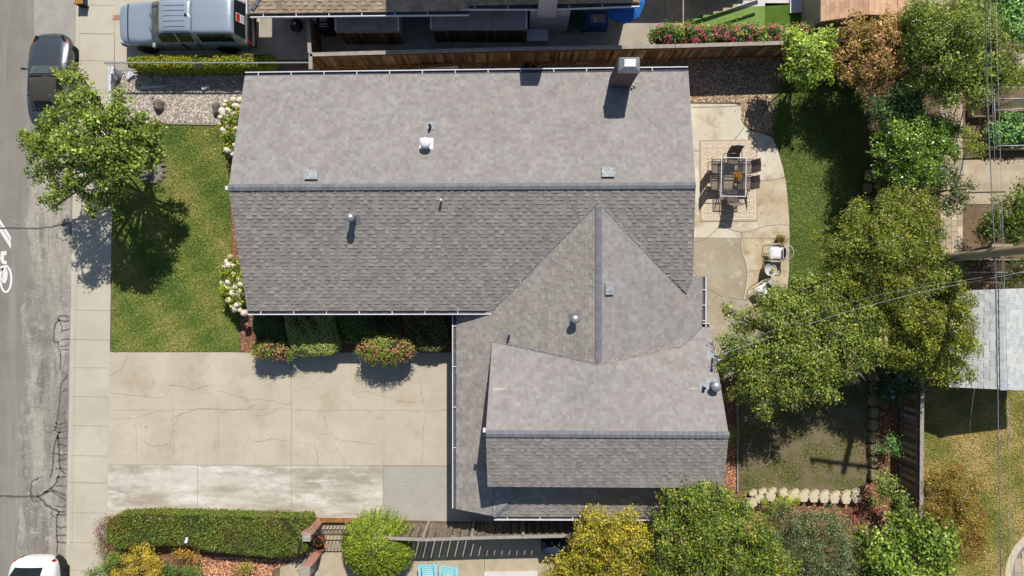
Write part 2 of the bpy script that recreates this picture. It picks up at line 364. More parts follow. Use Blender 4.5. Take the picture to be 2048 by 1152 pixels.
M['pave_aggr'] = mk('exposed_aggregate', (186, 172, 146), (168, 152, 128), 2, bump=.8, bsc=50, fine=.16, fsc=26, layers=[((150, 130, 112), .9, .55, .7, .5), ((204, 190, 168), 1.4, .55, .7, .5)])
M['turf'] = mk('artificial_turf', (124, 152, 78), (112, 140, 66), 2, bump=1, bsc=60, fine=.1)
M['turf_dark'] = mk('turf_dark', (84, 112, 34), (70, 100, 28), 2, bump=1, bsc=60, fine=.1)
M['white_paving'] = mk('white_paving', (206, 204, 200), (196, 194, 190), 1)

def line(mb, a, b, w_=.02, z=.004, z0=0): mb.ribbon([P(*a, z0), P(*b, z0)], w_, z)
g = MB(); g.prism([(-150, -150), (150, -150), (150, 150), (-150, 150)], -2.0, -.17); g.build('ground', M['soil'])['kind'] = 'structure'
# street
rd = MB(); rd.prism([(-34, 90), (P(66, 0).x, 90), (P(66, 0).x, P(0, 300).y), (P(112, 0).x, P(0, 340).y), (P(112, 0).x, -90), (-34, -90)], -.17, -.115)
road = rd.build('road', M['asphalt_new']); road['kind'] = 'structure'
tracks = []; sh = MB(); e0 = P(152, -1700); e1 = P(146, 300); e2 = P(131, 1150); e3 = P(118, 2600)
lf = []; yy = e3.y
while yy < P(0, 258).y:
    k = (yy - P(0, 1152).y) / (P(0, 258).y - P(0, 1152).y); lf.append((P(34, 0).x * (1 - k) + P(58, 0).x * k + rnd.uniform(-.13, .13) + .15 * math.sin(yy * 1.3), yy)); yy += rnd.uniform(.1, .35)
sh.prism([(e3.x, e3.y), (e2.x, e2.y), (e1.x, e1.y), (P(150, 250).x, P(0, 255).y)] + lf[::-1], -.17, -.111)

o = sh.build('road_shoulder', M['asphalt']); o['kind'] = 'structure'
sh = MB(); sh.prism([(P(64, 250).x, P(0, 255).y), (P(150, 250).x, P(0, 255).y), (e0.x, e0.y), (P(66, 0).x, e0.y)], -.17, -.107)
o = sh.build('road_patch', M['chipseal']); o['kind'] = 'structure'
# sealed cracks (tar lines) and road markings
tr_ = MB()
def tar(pts, w_=.05, wob=.03): tr_.ribbon(wiggle(catmull([P(x, y, -.1) for x, y in pts], 3), 2, wob), w_, -.1045, .35)
tar([(-20, 458), (20, 456), (70, 457), (110, 452), (140, 444)], .07)
tar([(-20, 992), (40, 993), (75, 993)], .09)
tar([(75, 993), (88, 987), (100, 978), (112, 965), (117, 950)], .09); tar([(75, 993), (84, 1001), (95, 1012), (115, 1022), (130, 1024)], .09)
tar([(62, 990), (61, 975), (66, 962), (78, 956)], .06); tar([(62, 994), (66, 1003), (76, 1003)], .05)
tar([(100, 978), (115, 985), (131, 990)], .08); tar([(88, 987), (95, 983), (105, 984), (131, 1001)], .06)
tar([(118, 1022), (114, 1035), (113, 1060), (115, 1095), (113, 1140)], .06); tar([(113, 1035), (103, 1030), (102, 1022)], .04)
tar([(120, 860), (112, 880), (106, 905), (105, 940), (100, 955)], .07); tar([(116, 870), (118, 900), (120, 935), (131, 948)], .07)
for yy in (875, 890, 906, 922, 938, 955, 972, 1012, 1030, 1052, 1071, 1084): tar([(113 + rnd.uniform(-4, 3), yy), (122, yy + rnd.uniform(-5, 5)), (132, yy + rnd.uniform(-3, 3))], .055)
tar([(137, 634), (128, 631), (119, 633), (116, 638), (121, 642), (138, 642)], .055); tar([(117, 640), (110, 650), (108, 668), (109, 684), (118, 683)], .055)
tar([(118, 638), (123, 652), (122, 668)], .04); tar([(139, 658), (123, 661)], .05); tar([(139, 677), (122, 680)], .05); tar([(115, 685), (119, 702), (122, 715), (119, 740)], .05)
tar([(137, 699), (122, 700)], .045); tar([(136, 690), (120, 694)], .04)
tar([(136, 750), (122, 768), (120, 790), (117, 820), (112, 850), (108, 862)], .05); tar([(134, 777), (123, 785)], .05); tar([(132, 822), (124, 830)], .04)
for yy in (845, 853, 861): tar([(133, yy), (118, yy + 4), (109, yy)], .045)
tar([(112, 468), (116, 474), (124, 480), (134, 478)], .03, .05)
tr_.build('tar_seam', M['tar'], road, local=False)
pm = MB()
def poly_flat(mb, pix, z=-.108): mb.prism([tuple(P(x, y, z).xy) for x, y in pix], z - .003, z)
poly_flat(pm, [(-60, 360), (-60, 370), (22, 498), (22, 485)]); poly_flat(pm, [(-60, 340), (-60, 352), (22, 485 - 2), (22, 472 + 2)])
poly_flat(pm, [(2, 503), (13, 502), (13, 510), (8, 511), (8, 520), (14, 523), (13, 529), (4, 527), (0, 518)])
ring = [P(8 + 11 * math.cos(a), 558 + 26 * math.sin(a), 0) for a in [i * math.pi / 12 for i in range(25)]]
pm.ribbon(ring, .09, -.105); pm.ribbon([P(1, 533), P(7, 545), P(6, 556), P(2, 565)], .22, -.105); pm.ribbon([P(-3, 534), P(12, 532)], .1, -.103)
pm.ribbon([P(-20 + 11 * math.cos(a), 558 + 26 * math.sin(a), 0) for a in [i * math.pi / 12 for i in range(25)]], .09, -.105)
pm.build('bike_lane_marking', M['paint'], road, local=False)
# kerb and pavement
def kx(y): return 152 + (131 - 152) * (y / 1152.0)       # kerb face
def sx(y): return 230 + (213 - 230) * (y / 1152.0)       # back of pavement
kb = MB(); kb.prism([tuple(P(x, y).xy) for x, y in [(kx(-1500), -1500), (kx(-1500) + 8, -1500), (kx(2600) + 8, 2600), (kx(2600), 2600)]], -.17, .0)
kerb = kb.build('kerb', M['concrete'], bevel=.02); kerb['kind'] = 'structure'
pv = MB(); pv.prism([tuple(P(x, y).xy) for x, y in [(kx(-1500) + 8.4, -1500), (sx(-1500), -1500), (sx(2600), 2600), (kx(2600) + 8.4, 2600)]], -.17, .004)
pave = pv.build('pavement', M['concrete']); pave['kind'] = 'structure'
jl = MB()
for y in (10, 67, 121, 179, 236, 620, 679, 735, 793, 851, 911, 965, 1025, 1085, 1140): line(jl, (kx(y) + 9, y), (sx(y) - 1, y + 1), .022 if y not in (67, 679, 965) else .035, .008)
line(jl, (kx(679) + 1, 678.5), (kx(679) + 9, 679), .03, .006); line(jl, (kx(965) + 1, 964), (kx(965) + 9, 965), .03, .006); jl.ribbon([P(kx(y) + 12, y) for y in range(500, 1153, 60)], .015, .008)
jl.build('joint', M['joint_soft'], pave, local=False)

# yard ground levels
def yard(name, pix, z, m, **k): return sheet(name, pix, z, M[m], **k)
yard('yard_soil', [(sx(-1500), -1500), (3400, -1500), (3400, 2600), (sx(2600), 2600)], -.02, 'soil', thick=.15)
lawn = yard('lawn', [(228, 249), (330, 247), (452, 249), (458, 330), (459, 400), (462, 470), (463, 540), (468, 590), (478, 650), (481, 700), (481, 704), (224, 704)], .012, 'lawn', thick=.03)
yard('mulch_bed', [(440, 240), (520, 150), (560, 300), (560, 600), (915, 600), (915, 705), (478, 705), (478, 655), (470, 600), (463, 540), (462, 470), (458, 400), (457, 330)], .006, 'mulch', thick=.02)
yard('pebble_bed', [(232, 150), (500, 150), (500, 215), (452, 247), (330, 246), (232, 246)], .01, 'pebble_bed', thick=.03)
drive = yard('driveway', [(sx(704), 704), (903, 704), (903, 931), (sx(930), 930)], .006, 'drive')
yard('driveway_strip', [(sx(929), 930.3), (767, 931.3), (767, 1037), (sx(1032), 1032)], .004, 'drive_pale')
yard('driveway_apron', [(767.4, 931.3), (1010, 931.3), (1010, 1045), (767.4, 1040)], .002, 'drive_grey')
jd = MB()
for a, b, w_ in (((583, 705), (583, 1036), .022), ((395, 931), (395, 1034), .022), ((766, 932), (766, 1036), .02), ((221, 929.5), (902, 932), .024), ((398, 706), (398, 738), .015), ((702, 705), (702, 760), .015)):
    line(jd, a, b, w_, .0095)
jd.build('joint', M['joint_soft'], drive, local=False)
js = MB()
for a, b in (((768, 760), (768, 930)), ((345, 790), (349, 930)), ((436, 790), (438, 930)), ((583, 820), (900, 821)), ((272, 842), (274, 930)), ((224, 820), (583, 818))):
    line(js, a, b, .014, .0092)
js.build('tooled_joint', M['joint_soft'], drive, local=False)
ck = MB()
def crack(pts, w_=.02, z=.0105): ck.ribbon(wiggle([P(x, y) for x, y in pts], 5, .035), w_, z, .6)
for pts in ([(222, 787), (250, 789), (290, 793), (330, 797), (335, 782)], [(338, 771), (352, 770), (387, 780), (410, 772), (428, 769)], [(434, 781), (465, 790), (505, 800), (522, 797), (583, 810)],
            [(219, 838), (270, 837), (310, 823), (340, 822)], [(348, 832), (375, 825), (395, 816), (436, 818)], [(440, 827), (460, 819), (493, 819), (512, 808)], [(222, 752), (245, 737), (256, 712)],
            [(492, 820), (497, 832), (530, 830), (560, 815), (583, 803)], [(583, 876), (600, 884), (628, 890), (640, 868), (660, 868), (680, 880), (750, 888)], [(284, 880), (300, 892), (340, 887), (346, 864)],
            [(628, 890), (635, 910), (635, 930)], [(690, 880), (665, 905), (663, 930)], [(846, 866), (846, 900), (842, 930)], [(500, 866), (490, 895), (486, 930)], [(430, 866), (432, 930)], [(583, 780), (620, 775), (648, 748), (665, 712)],
            [(700, 790), (730, 782), (760, 790), (790, 800), (835, 806)], [(840, 760), (846, 800), (852, 830), (846, 866)], [(510, 884), (540, 877), (583, 883)], [(852, 826), (880, 822), (900, 818)], [(648, 830), (655, 862)], [(348, 850), (362, 830)]):
    crack(pts, rnd.choice((.006, .008, .012)))
ck.build('crack', M['joint'], drive, local=False)
ck = MB(); crack([(720, 970), (722, 985), (727, 1000)], .014, .009)
# back of the house
pt = yard('patio', [(1340, 207), (1470, 208), (1483, 214), (1482, 238), (1488, 252), (1500, 262), (1520, 266), (1545, 275), (1556, 300), (1567, 340), (1574, 385), (1578, 430), (1579, 480), (1578, 540), (1574, 580), (1560, 640), (1520, 690), (1470, 710), (1380, 710), (1330, 500)], .03, 'patio', thick=.1)
yard('patio_slab', [(1370, 476), (1482, 476), (1482, 500), (1491, 530), (1492, 560), (1486, 598), (1530, 606), (1560, 640), (1520, 690), (1370, 705)], .034, 'patio_dark', thick=.02)
M['patio_stain'] = mk('patio_stained_concrete', (190, 178, 154), (170, 154, 124), 1.2, rough=.85, bump=.25, bsc=40, fine=.03,
                       layers=[((200, 190, 170), 1.2, .5, .66, .7), ((146, 128, 98), 1.3, .52, .68, .7), ((178, 146, 100), 2.2, .6, .7, .5)])
yard('patio_stain', [(1516, 364), (1571, 355), (1578, 430), (1577, 449), (1560, 450), (1530, 453), (1515, 456)], .033, 'patio_stain', thick=.02)
yard('patio_stain', [(1484, 466), (1530, 455), (1577, 453), (1578, 540), (1572, 580), (1558, 640), (1532, 604), (1488, 597), (1494, 560), (1493, 530), (1484, 500)], .033, 'patio_stain', thick=.02)
pj = MB()
def pjl(pts, w_=.018): pj.ribbon(catmull([P(x, y) for x, y in pts], 5), w_, .0385)
pjl([(1380, 486), (1405, 480), (1425, 466), (1439, 449)]); pjl([(1439, 449), (1460, 459), (1480, 464), (1500, 462), (1530, 453), (1560, 450), (1578, 451)]); pjl([(1482, 464), (1482, 500), (1491, 530), (1492, 560), (1486, 598)], .03)
pjl([(1382, 536), (1405, 565), (1436, 590), (1470, 597), (1490, 600), (1520, 606)]); pjl([(1436, 590), (1420, 606), (1408, 630)]); pjl([(1487, 256), (1478, 268), (1466, 282)], .03); pjl([(1515, 362), (1545, 360), (1571, 354)])
pjl([(1380, 302), (1398, 302)], .02); pjl([(1491, 546), (1520, 540), (1560, 540), (1578, 545)], .014); pjl([(1382, 215), (1440, 214), (1476, 212)], .02)
pj.build('joint', M['joint'], pt, local=False)
ps = MB()
for pts in ([(1380, 475), (1440, 476), (1578, 477)],): ps.ribbon([P(x, y) for x, y in pts], .02, .0385)
ps.build('tooled_joint', M['joint_soft'], pt, local=False)
yard('gravel_path', [(1360, 112), (1568, 112), (1568, 180), (1545, 272), (1520, 267), (1500, 262), (1488, 252), (1480, 238), (1480, 206), (1340, 206)], .008, 'brown_gravel', thick=.02)
yard('gravel_strip', [(610, 128), (1370, 112), (1370, 200), (610, 200)], .005, 'brown_gravel', thick=.02)
yard('back_lawn', [(1545, 165), (1728, 165), (1736, 400), (1738, 620), (1560, 700), (1480, 700), (1560, 640), (1574, 580), (1578, 540), (1579, 480), (1578, 430), (1574, 385), (1567, 340), (1556, 300), (1542, 270)], .015, 'lawn_back', thick=.03)
yard('worn_lawn', [(1474, 700), (1735, 640), (1737, 950), (1715, 985), (1500, 988), (1474, 985)], .012, 'worn', thick=.03)
yard('bark_bed', [(1440, 700), (1474, 700), (1474, 984), (1500, 992), (1716, 992), (1752, 955), (1752, 160), (1836, 160), (1838, 1152), (1440, 1152)], .002, 'mulch', thick=.02)
yard('dry_lawn', [(1838, 700), (3000, 700), (3000, 1700), (1838, 1700)], -.004, 'dry_lawn', thick=.02)
# neighbours' ground to the north
yard('neighbour_driveway', [(sx(0) + 1, -1200), (520, -1200), (520, 108), (sx(100) + 1, 150)], .006, 'concrete')
yard('side_yard', [(519, 29), (1320, -400), (1330, -400), (1330, 99), (1000, 108), (617, 116), (612, 119), (519, 119)], .004, 'dark_paving')
yard('turf_patch', [(1332, 100), (1345, 55), (1400, 30), (1530, 10), (1530, 100)], .012, 'turf')
yard('turf_square', [(1530, 6), (1612, 6), (1612, 100), (1530, 100)], .016, 'turf_dark')
yard('north_patio', [(1331, -400), (1900, -400), (1900, 9), (1531, 9), (1470, 20), (1400, 32), (1345, 54), (1331, 60)], .01, 'pave_aggr')
yard('white_patio', [(1470, -200), (1600, -200), (1600, 8), (1530, 12), (1475, 14)], .016, 'white_paving')
# bottom neighbour
yard('courtyard', [(618, 1052), (1120, 1045), (1120, 1300), (560, 1300), (560, 1135), (600, 1115)], .004, 'pave_aggr')
yard('planting_bed', [(213, 1032), (620, 1038), (612, 1110), (548, 1140), (520, 1300), (196, 1300)], .003, 'mulch')
cj = MB(); line(cj, (857, 1104), (857, 1300), .03, .009); line(cj, (969, 1104), (969, 1300), .03, .009); cj.build('courtyard_joint', M['joint'])['kind'] = 'structure'
wp = MB(); wp.prism([tuple(P(x, y, .1).xy) for x, y in [(968, 1145), (1075, 1144), (1075, 1300), (968, 1300)]], 0, .1); wp.build('courtyard_step', M['white_paving'])['kind'] = 'structure'

# ------------------------------------------------------------------ roofs made of real shingle tabs
M['shingle'] = mk('shingle', (255, 255, 255), (232, 232, 232), 2.2, tint=True, rough=.95, bump=.6, bsc=140, fine=.10, fsc=90, layers=[((222, 219, 216), .5, .4, .7, .4)])
M['shingle_n'] = M['shingle']
M['cap'] = mk('ridge_shingle', (122, 124, 128), (110, 112, 117), 5, rough=.95, fine=.12, fsc=90, tint=True)
M['white'] = mk('white_paint', (226, 226, 230), (212, 212, 216), 3, rough=.5, spec=.4)
M['gutter_in'] = mk('gutter_inside', (92, 92, 100), (70, 70, 78), 5)
M['debris'] = mk('dry_leaf_litter', (206, 192, 172), (170, 152, 132), 20, fine=.3)
M['flash'] = mk('weathered_flashing', (132, 136, 142), (110, 114, 122), 6, rough=.6, metal=.3)
M['stucco'] = mk('stucco_wall', (196, 188, 172), (186, 178, 162), 3, bump=.5)
def clip(poly, a, b):
    """keep the part of poly left of a->b"""
    out = []; n = len(poly)
    def sd(p): return (b[0] - a[0]) * (p[1] - a[1]) - (b[1] - a[1]) * (p[0] - a[0])
    for i in range(n):
        p, q = poly[i], poly[(i + 1) % n]; sp, sq = sd(p), sd(q)
        if sp >= 0: out.append(p)
        if (sp >= 0) != (sq >= 0):
            t = sp / (sp - sq); out.append((p[0] + t * (q[0] - p[0]), p[1] + t * (q[1] - p[1])))
    return out
def shingles(mb, poly, zf, up, row=.132, tab=(.12, .26), pal_=None, seed=1, t_lo=.004, t_hi=.021, kdim=1.0):
    rr = random.Random(seed); poly = [(p[0], p[1]) for p in poly]; n = len(poly)
    ar = sum(poly[i][0] * poly[(i + 1) % n][1] - poly[(i + 1) % n][0] * poly[i][1] for i in range(n))
    if ar < 0: poly = poly[::-1]
    up = Vector(up).normalized(); vd = Vector((-up.y, up.x))
    us = [p[0] * up.x + p[1] * up.y for p in poly]; vv = [p[0] * vd.x + p[1] * vd.y for p in poly]
    u = min(us); lum = 1.0
    while u < max(us):
        v = min(vv) - rr.uniform(0, .3); hi_ = False
        while v < max(vv):
            hi_ = not hi_ if rr.random() < .88 else hi_; wd = rr.uniform(*tab) * (.85 if hi_ else 1.0)
            q = [(a * up.x + b * vd.x, a * up.y + b * vd.y) for a, b in ((u, v), (u + row, v), (u + row, v + wd), (u, v + wd))]
            s_ = sum(q[i][0] * q[(i + 1) % 4][1] - q[(i + 1) % 4][0] * q[i][1] for i in range(4))
            if s_ < 0: q = q[::-1]
            for i in range(n):
                q = clip(q, poly[i], poly[(i + 1) % n])
                if len(q) < 3: break
            if len(q) >= 3:
                t1 = rr.uniform(.8, 1.15) * (t_hi if hi_ else t_lo); du = rr.uniform(-.004, .004)
                c = rr.choice(pal_); k = rr.uniform(.97, 1.04) * kdim; mb.cur = tuple(x * k for x in c); top = []
                for (x, y) in q:
                    f = 1 - ((x * up.x + y * up.y) - u) / row; top.append((x, y, zf(x, y) + .012 + t1 * max(0, f) + (0 if hi_ else -.001)))
                bot = [(x, y, z - .02) for x, y, z in top]; m = len(q)
                mb.add(top + bot, [tuple(range(m))] + [(i, m + i, m + (i + 1) % m, (i + 1) % m) for i in range(m)])
            v += wd
        u += row
    mb.cur = (1, 1, 1)
def deck(mb, pts3, th=.14):
    n = len(pts3); mb.add([tuple(p) for p in pts3] + [(p[0], p[1], p[2] - th) for p in pts3], [tuple(range(n)), tuple(range(n, 2 * n))[::-1]] + [(i, (i + 1) % n, n + (i + 1) % n, n + i) for i in range(n)])
def plane_of(a, b, c):
    n = (Vector(b) - Vector(a)).cross(Vector(c) - Vector(a)); a = Vector(a)
    return lambda x, y: a.z - (n.x * (x - a.x) + n.y * (y - a.y)) / n.z
def ridge_caps(mb, a, b, w_=.11, drop=.03, step=.2, t=.016):
    a = Vector(a); b = Vector(b); d = b - a; L_ = d.length; d.normalize(); q = Vector((-d.y, d.x, 0)).normalized(); n = int(L_ / step)
    for i in range(n):
        p = a + d * (i * L_ / n); r_ = a + d * ((i + 1.12) * L_ / n); k = rnd.uniform(.9, 1.1); mb.cur = (k, k, k)
        up = Vector((0, 0, 1)); h0 = up * (.03 + t); h1 = up * .022
        A = [p - q * w_ - up * drop + h0, p + h0 + up * .01, p + q * w_ - up * drop + h0]; B = [r_ - q * w_ - up * drop + h1, r_ + h1 + up * .01, r_ + q * w_ - up * drop + h1]
        lo = [v - up * .03 for v in A] + [v - up * .03 for v in B]
        mb.add(A + B + lo, [(0, 1, 4, 3), (1, 2, 5, 4), (0, 6, 7, 1), (1, 7, 8, 2), (0, 3, 9, 6), (2, 8, 11, 5)])
    mb.cur = (1, 1, 1)
def gutter(name, a, b, out, parent, step=1.27, w_=.12, m='white'):
    """open trough: back, bottom, rolled lip, and straps across"""
    a = Vector(a); b = Vector(b); out = Vector((*out, 0)).normalized(); d = (b - a).normalized(); up = Vector((0, 0, 1)); mb = MB()
    A = lambda p, o_, z: p + out * o_ + up * z
    def strip(o0, o1, z0, z1): mb.loft([[A(p, o0, z0), A(p, o1, z0), A(p, o1, z1), A(p, o0, z1)] for p in (a, b)])
    strip(w_ - .002, w_ + .03, -.09, .0)
    o = mb.build(name, M[m], parent, local=False)
    mb = MB(); strip(0.0, w_ - .004, -.09, -.075); strip(-.015, -.002, -.12, -.004); mb.build('trough', M['gutter_in'], o, local=False)
    L_ = (b - a).length; n = int(L_ / step)
    for i in range(n):
        mb = MB(); p = a + d * (.5 + i * step); mb.loft([[A(p, 0, -.012), A(p, w_, -.012), A(p, w_, -.002), A(p, 0, -.002)], [A(p + d * .028, 0, -.012), A(p + d * .028, w_, -.012), A(p + d * .028, w_, -.002), A(p + d * .028, 0, -.002)]])
        mb.build('strap', M[m], o, local=False)
    return o
grey = [s2l(c) for c in ((160, 155, 152), (156, 150, 147), (160, 153, 149), (154, 150, 148), (160, 158, 156), (157, 149, 145), (163, 159, 155), (150, 145, 142))]
grey_s = [s2l(c) for c in ((155, 150, 143), (149, 145, 138), (157, 152, 144), (146, 141, 135), (152, 145, 137), (160, 155, 148), (142, 138, 133))]
house = thing('house', 'house under large grey shingle roofs with white gutters, in the middle', 'house', (0, 0, 0))
ZE, ZR = 2.6, 4.2
NL, NR, RRt, RL = P(490, 152, ZE), P(1376, 141, ZE), P(1391, 371, ZR), P(457, 375, ZR)
SL, SV = P(495, 622, ZE), P(985, 621.5, ZE); V = P(1197, 405, 4.01); Rm = RL.lerp(RRt, (V.x - RL.x) / (RRt.x - RL.x))
zN = plane_of(NL, RL, RRt); zS = plane_of(SL, RL, RRt)
KC = .36; XC = V.x
def zW(x, y): return 4.01 - KC * (XC - x)
def zE_(x, y): return 4.01 - KC * (x - XC)
def fz(f, p): return (p[0], p[1], f(p[0], p[1]))
SR = P(1384, 556, 2.9); SE2 = P(1372, 588, 2.75)
dk = MB(); sh = MB()
deck(dk, [fz(zN, p) for p in (NL, NR, RRt, RL)]); shingles(sh, [NL, NR, RRt, RL], zN, (0, -1), pal_=grey, seed=2, tab=(.09, .2), t_lo=.003, t_hi=.011, kdim=.94)
S1 = [RL, Rm, V, SV, SL]; S2 = [Rm, RRt, SR, SE2, V]
SR = Vector((SR.x, SR.y, 0)); 
deck(dk, [fz(zS, p) for p in S1]); deck(dk, [fz(zS, p) for p in S2])
shingles(sh, S1, zS, (0, 1), pal_=grey_s, seed=3); shingles(sh, S2, zS, (0, 1), pal_=grey_s, seed=4)
A_, B_, C_, D_, D2 = P(985, 683, 2.63), P(1200, 728, 4.01), P(1366, 691, 2.85), P(1404, 654, 2.52), P(1421, 655, 2.5)
B_ = Vector((XC, B_.y, 4.01))
F_, G_ = P(972, 867, 4.7), P(1457, 870, 4.7)
W1 = [SV, V, B_, A_]; GL = P(912, 622, 2.1); GB = P(912, 1018, 2.1); HB = P(986, 1031, 2.55); IN = Vector((-.25, A_.y, 0)); IN2 = Vector((-.25, HB.y + .35, 0))
W2 = [Vector((GL.x, SV.y - .02, 0)), Vector((SV.x, SV.y - .02, 0)), Vector((A_.x, A_.y, 0)), IN, IN2, HB, GB]
W2b = [Vector((GL.x, SV.y - .02, 0)), Vector((SV.x, SV.y - .02, 0)), Vector((SV.x, HB.y, 0)), GB]; W2c = [Vector((SV.x, -3.2, 0)), Vector((-.25, -3.2, 0)), Vector((-.25, -7.3, 0)), Vector((SV.x, -7.3, 0))]; W2d = [Vector((SV.x, -7.3, 0)), Vector((.82, -7.3, 0)), Vector((HB.x, HB.y, 0))]
palw = [s2l(c) for c in ((160, 154, 146), (154, 148, 140), (150, 145, 139), (157, 152, 145), (152, 144, 136), (148, 142, 136), (162, 157, 149))]
deck(dk, [fz(zW, p) for p in W1]); shingles(sh, W1, zW, (1, 0), pal_=palw, seed=5)
for q in (W2b, W2c, W2d): deck(dk, [fz(zW, p) for p in q]); shingles(sh, q, zW, (1, 0), pal_=palw, seed=6 + len(q) + int(q[1].x * 3))
E1 = [V, SE2, Vector((SE2.x, C_.y, 0)), C_, B_]; E2 = [SE2, Vector((P(1405, 0, 2.5).x, SE2.y, 0)), D_, C_, Vector((SE2.x, C_.y, 0))]
E2 = [SE2, Vector((P(1405, 0, 2.5).x, SE2.y, 0)), D_, C_]; E1 = [V, SE2, C_, B_]
E0 = [P(1384, 553, 2.6), P(1405, 553, 2.5), Vector((P(1405, 0, 2.5).x, SE2.y, 0)), Vector((SE2.x, SE2.y, 0))]
zE_lo = zE_
for q, s_ in ((E1, 8), (E2, 10), (E0, 9)): deck(dk, [fz(zE_, p) for p in q]); shingles(sh, q, zE_, (-1, 0), pal_=grey, seed=s_, tab=(.09, .2), t_lo=.003, t_hi=.011, kdim=.94)
# garage north slope: ruled between the seam and its ridge
seam = [A_, B_, C_, D_, D2]
def zG(x, y):
    for a, b in zip(seam[:-1], seam[1:]):
        if x <= b.x or b is seam[-1]:
            t = (x - a.x) / (b.x - a.x); sy = a.y + t * (b.y - a.y); sz = a.z + t * (b.z - a.z); break
    yr = F_.y + (G_.y - F_.y) * (x - F_.x) / (G_.x - F_.x); k = (yr - y) / (yr - sy); return 4.7 + k * (sz - 4.7)
xs_ = [A_.x, B_.x, C_.x, D_.x, D2.x]; ry = lambda x: F_.y + (G_.y - F_.y) * (x - F_.x) / (G_.x - F_.x)
polyG = []
for i in range(4):
    a, b = seam[i], seam[i + 1]; polyG.append([a, b, Vector((b.x, ry(b.x), 0)), Vector((a.x, ry(a.x), 0))])
polyG.append([A_, Vector((A_.x, ry(A_.x), 0)), F_]); polyG.append([D2, G_, Vector((D2.x, ry(D2.x), 0))])
shG = MB()
for i, q in enumerate(polyG):
    shingles(shG, q, zG, (0, -1), pal_=grey, seed=20 + i, tab=(.09, .2), t_lo=.003, t_hi=.011, kdim=.94)
    n_ = 8
    if len(q) == 4:
        for j in range(n_):      # deck as narrow facets following the warp
            p = [q[0].lerp(q[1], j / n_), q[0].lerp(q[1], (j + 1) / n_), q[3].lerp(q[2], (j + 1) / n_), q[3].lerp(q[2], j / n_)]
            p = [Vector(fz(zG, v)) for v in p]; p[2].z = p[3].z = 4.7; deck(dk, [v - Vector((0, 0, .05)) for v in p])
zGS = plane_of(F_, G_, P(975, 973, 3.97)); GSp = [F_, G_, P(1447, 976, 3.97), P(975, 973, 3.97)]
deck(dk, [fz(zGS, p) for p in GSp]); shingles(sh, GSp, zGS, (0, 1), pal_=palw[:3] + grey_s, seed=30)
SKp = [Vector((-.25 - .5, -6.9, 0)), Vector((7.7, -6.9, 0)), P(1450, 1034, 2.55), P(988, 1033, 2.55)]
zSk = lambda x, y: 2.55 + .35 * (y + 8.86)
SKp = [Vector((.95, -7.16, 0)), Vector((7.7, -7.16, 0)), P(1450, 1034, 2.55), P(988, 1033, 2.55)]
deck(dk, [fz(zSk, p) for p in SKp]); shingles(sh, SKp, zSk, (0, 1), pal_=palw, seed=31)
roof = sh.build('roof', M['shingle'], house, local=False)
shG.build('roof', M['shingle'], house, local=False)
dk.build('roof_deck', M['gutter_in'], roof, local=False)
for a, b in ((RRt + Vector((0, 0, .02)), RL + Vector((0, 0, .02))), (V + Vector((0, -.15, .01)), B_ + Vector((0, .05, .01))), (F_ + Vector((0, 0, .02)), G_ + Vector((0, 0, .02))), (Vector((HB.x, HB.y, 2.6)), Vector((HB.x + .55, HB.y + .5, 2.76)))):
    cp = MB(); ridge_caps(cp, a, b, w_=.12); cp.build('ridge_cap', M['cap'], house, local=False)
def valley(pts, w_=.07, lift=.035):
    pts = [Vector(p) + Vector((0, 0, lift)) for p in pts]
    fl = MB()
    for i in range(len(pts) - 1):
        a, b = pts[i], pts[i + 1]; d = (b - a).normalized(); q = Vector((-d.y, d.x, 0)).normalized() * w_ / 2
        fl.add([a - q, a + q, b + q, b - q], [(0, 1, 2, 3)])
    fl.build('valley_flashing', M['flash'], house, local=False)
valley([V, SV]); valley([V, SE2]); valley([A_, B_, C_, D_], .075)
db = MB()
def litter(a, b, n, spread=.05, lift=.045, s=.03):
    a = Vector(a); b = Vector(b)
    for i in range(n):
        p = a.lerp(b, rnd.random()) + Vector((rnd.gauss(0, spread), rnd.gauss(0, spread), lift)); db.box(p, (s * rnd.uniform(.5, 1.7), s * rnd.uniform(.4, 1), .006), rz=rnd.uniform(0, 3))
litter(B_, C_, 260, .035, s=.03); litter(V, SE2, 190, .03); litter(V, SV, 60, .03); litter(A_, B_, 90, .035); litter(SE2, SE2 + Vector((-.2, -.25, 0)), 40, .06); litter(P(1210, 1033, 2.55), P(1440, 1034, 2.55), 170, .06)
db.build('dry_leaf_litter', M['debris'], house, local=False)['kind'] = 'stuff'
gutter('gutter', NL + Vector((0, .01, 0)), NR + Vector((0, .01, 0)), (0, 1), house)
gutter('gutter', SL + Vector((0, -.0, 0)), SV + Vector((-.05, .0, 0)), (0, -1), house)
gutter('gutter', Vector((GL.x, SV.y - .1, 2.1)), Vector((GB.x, GB.y + .02, 2.1)), (-1, 0), house, step=1.6)
gutter('gutter', P(988, 1033, 2.55), P(1450, 1034, 2.55), (0, -1), house, step=1.27)
gx = P(1405, 0, 2.5).x
gutter('gutter', Vector((gx, P(0, 553, 2.5).y, 2.5)), Vector((gx, D_.y - .0, 2.5)), (1, 0), house, step=.6)
gutter('gutter', Vector((gx + .02, D_.y, 2.5)), Vector((gx + .28, D_.y, 2.5)), (0, 1), house, step=3)
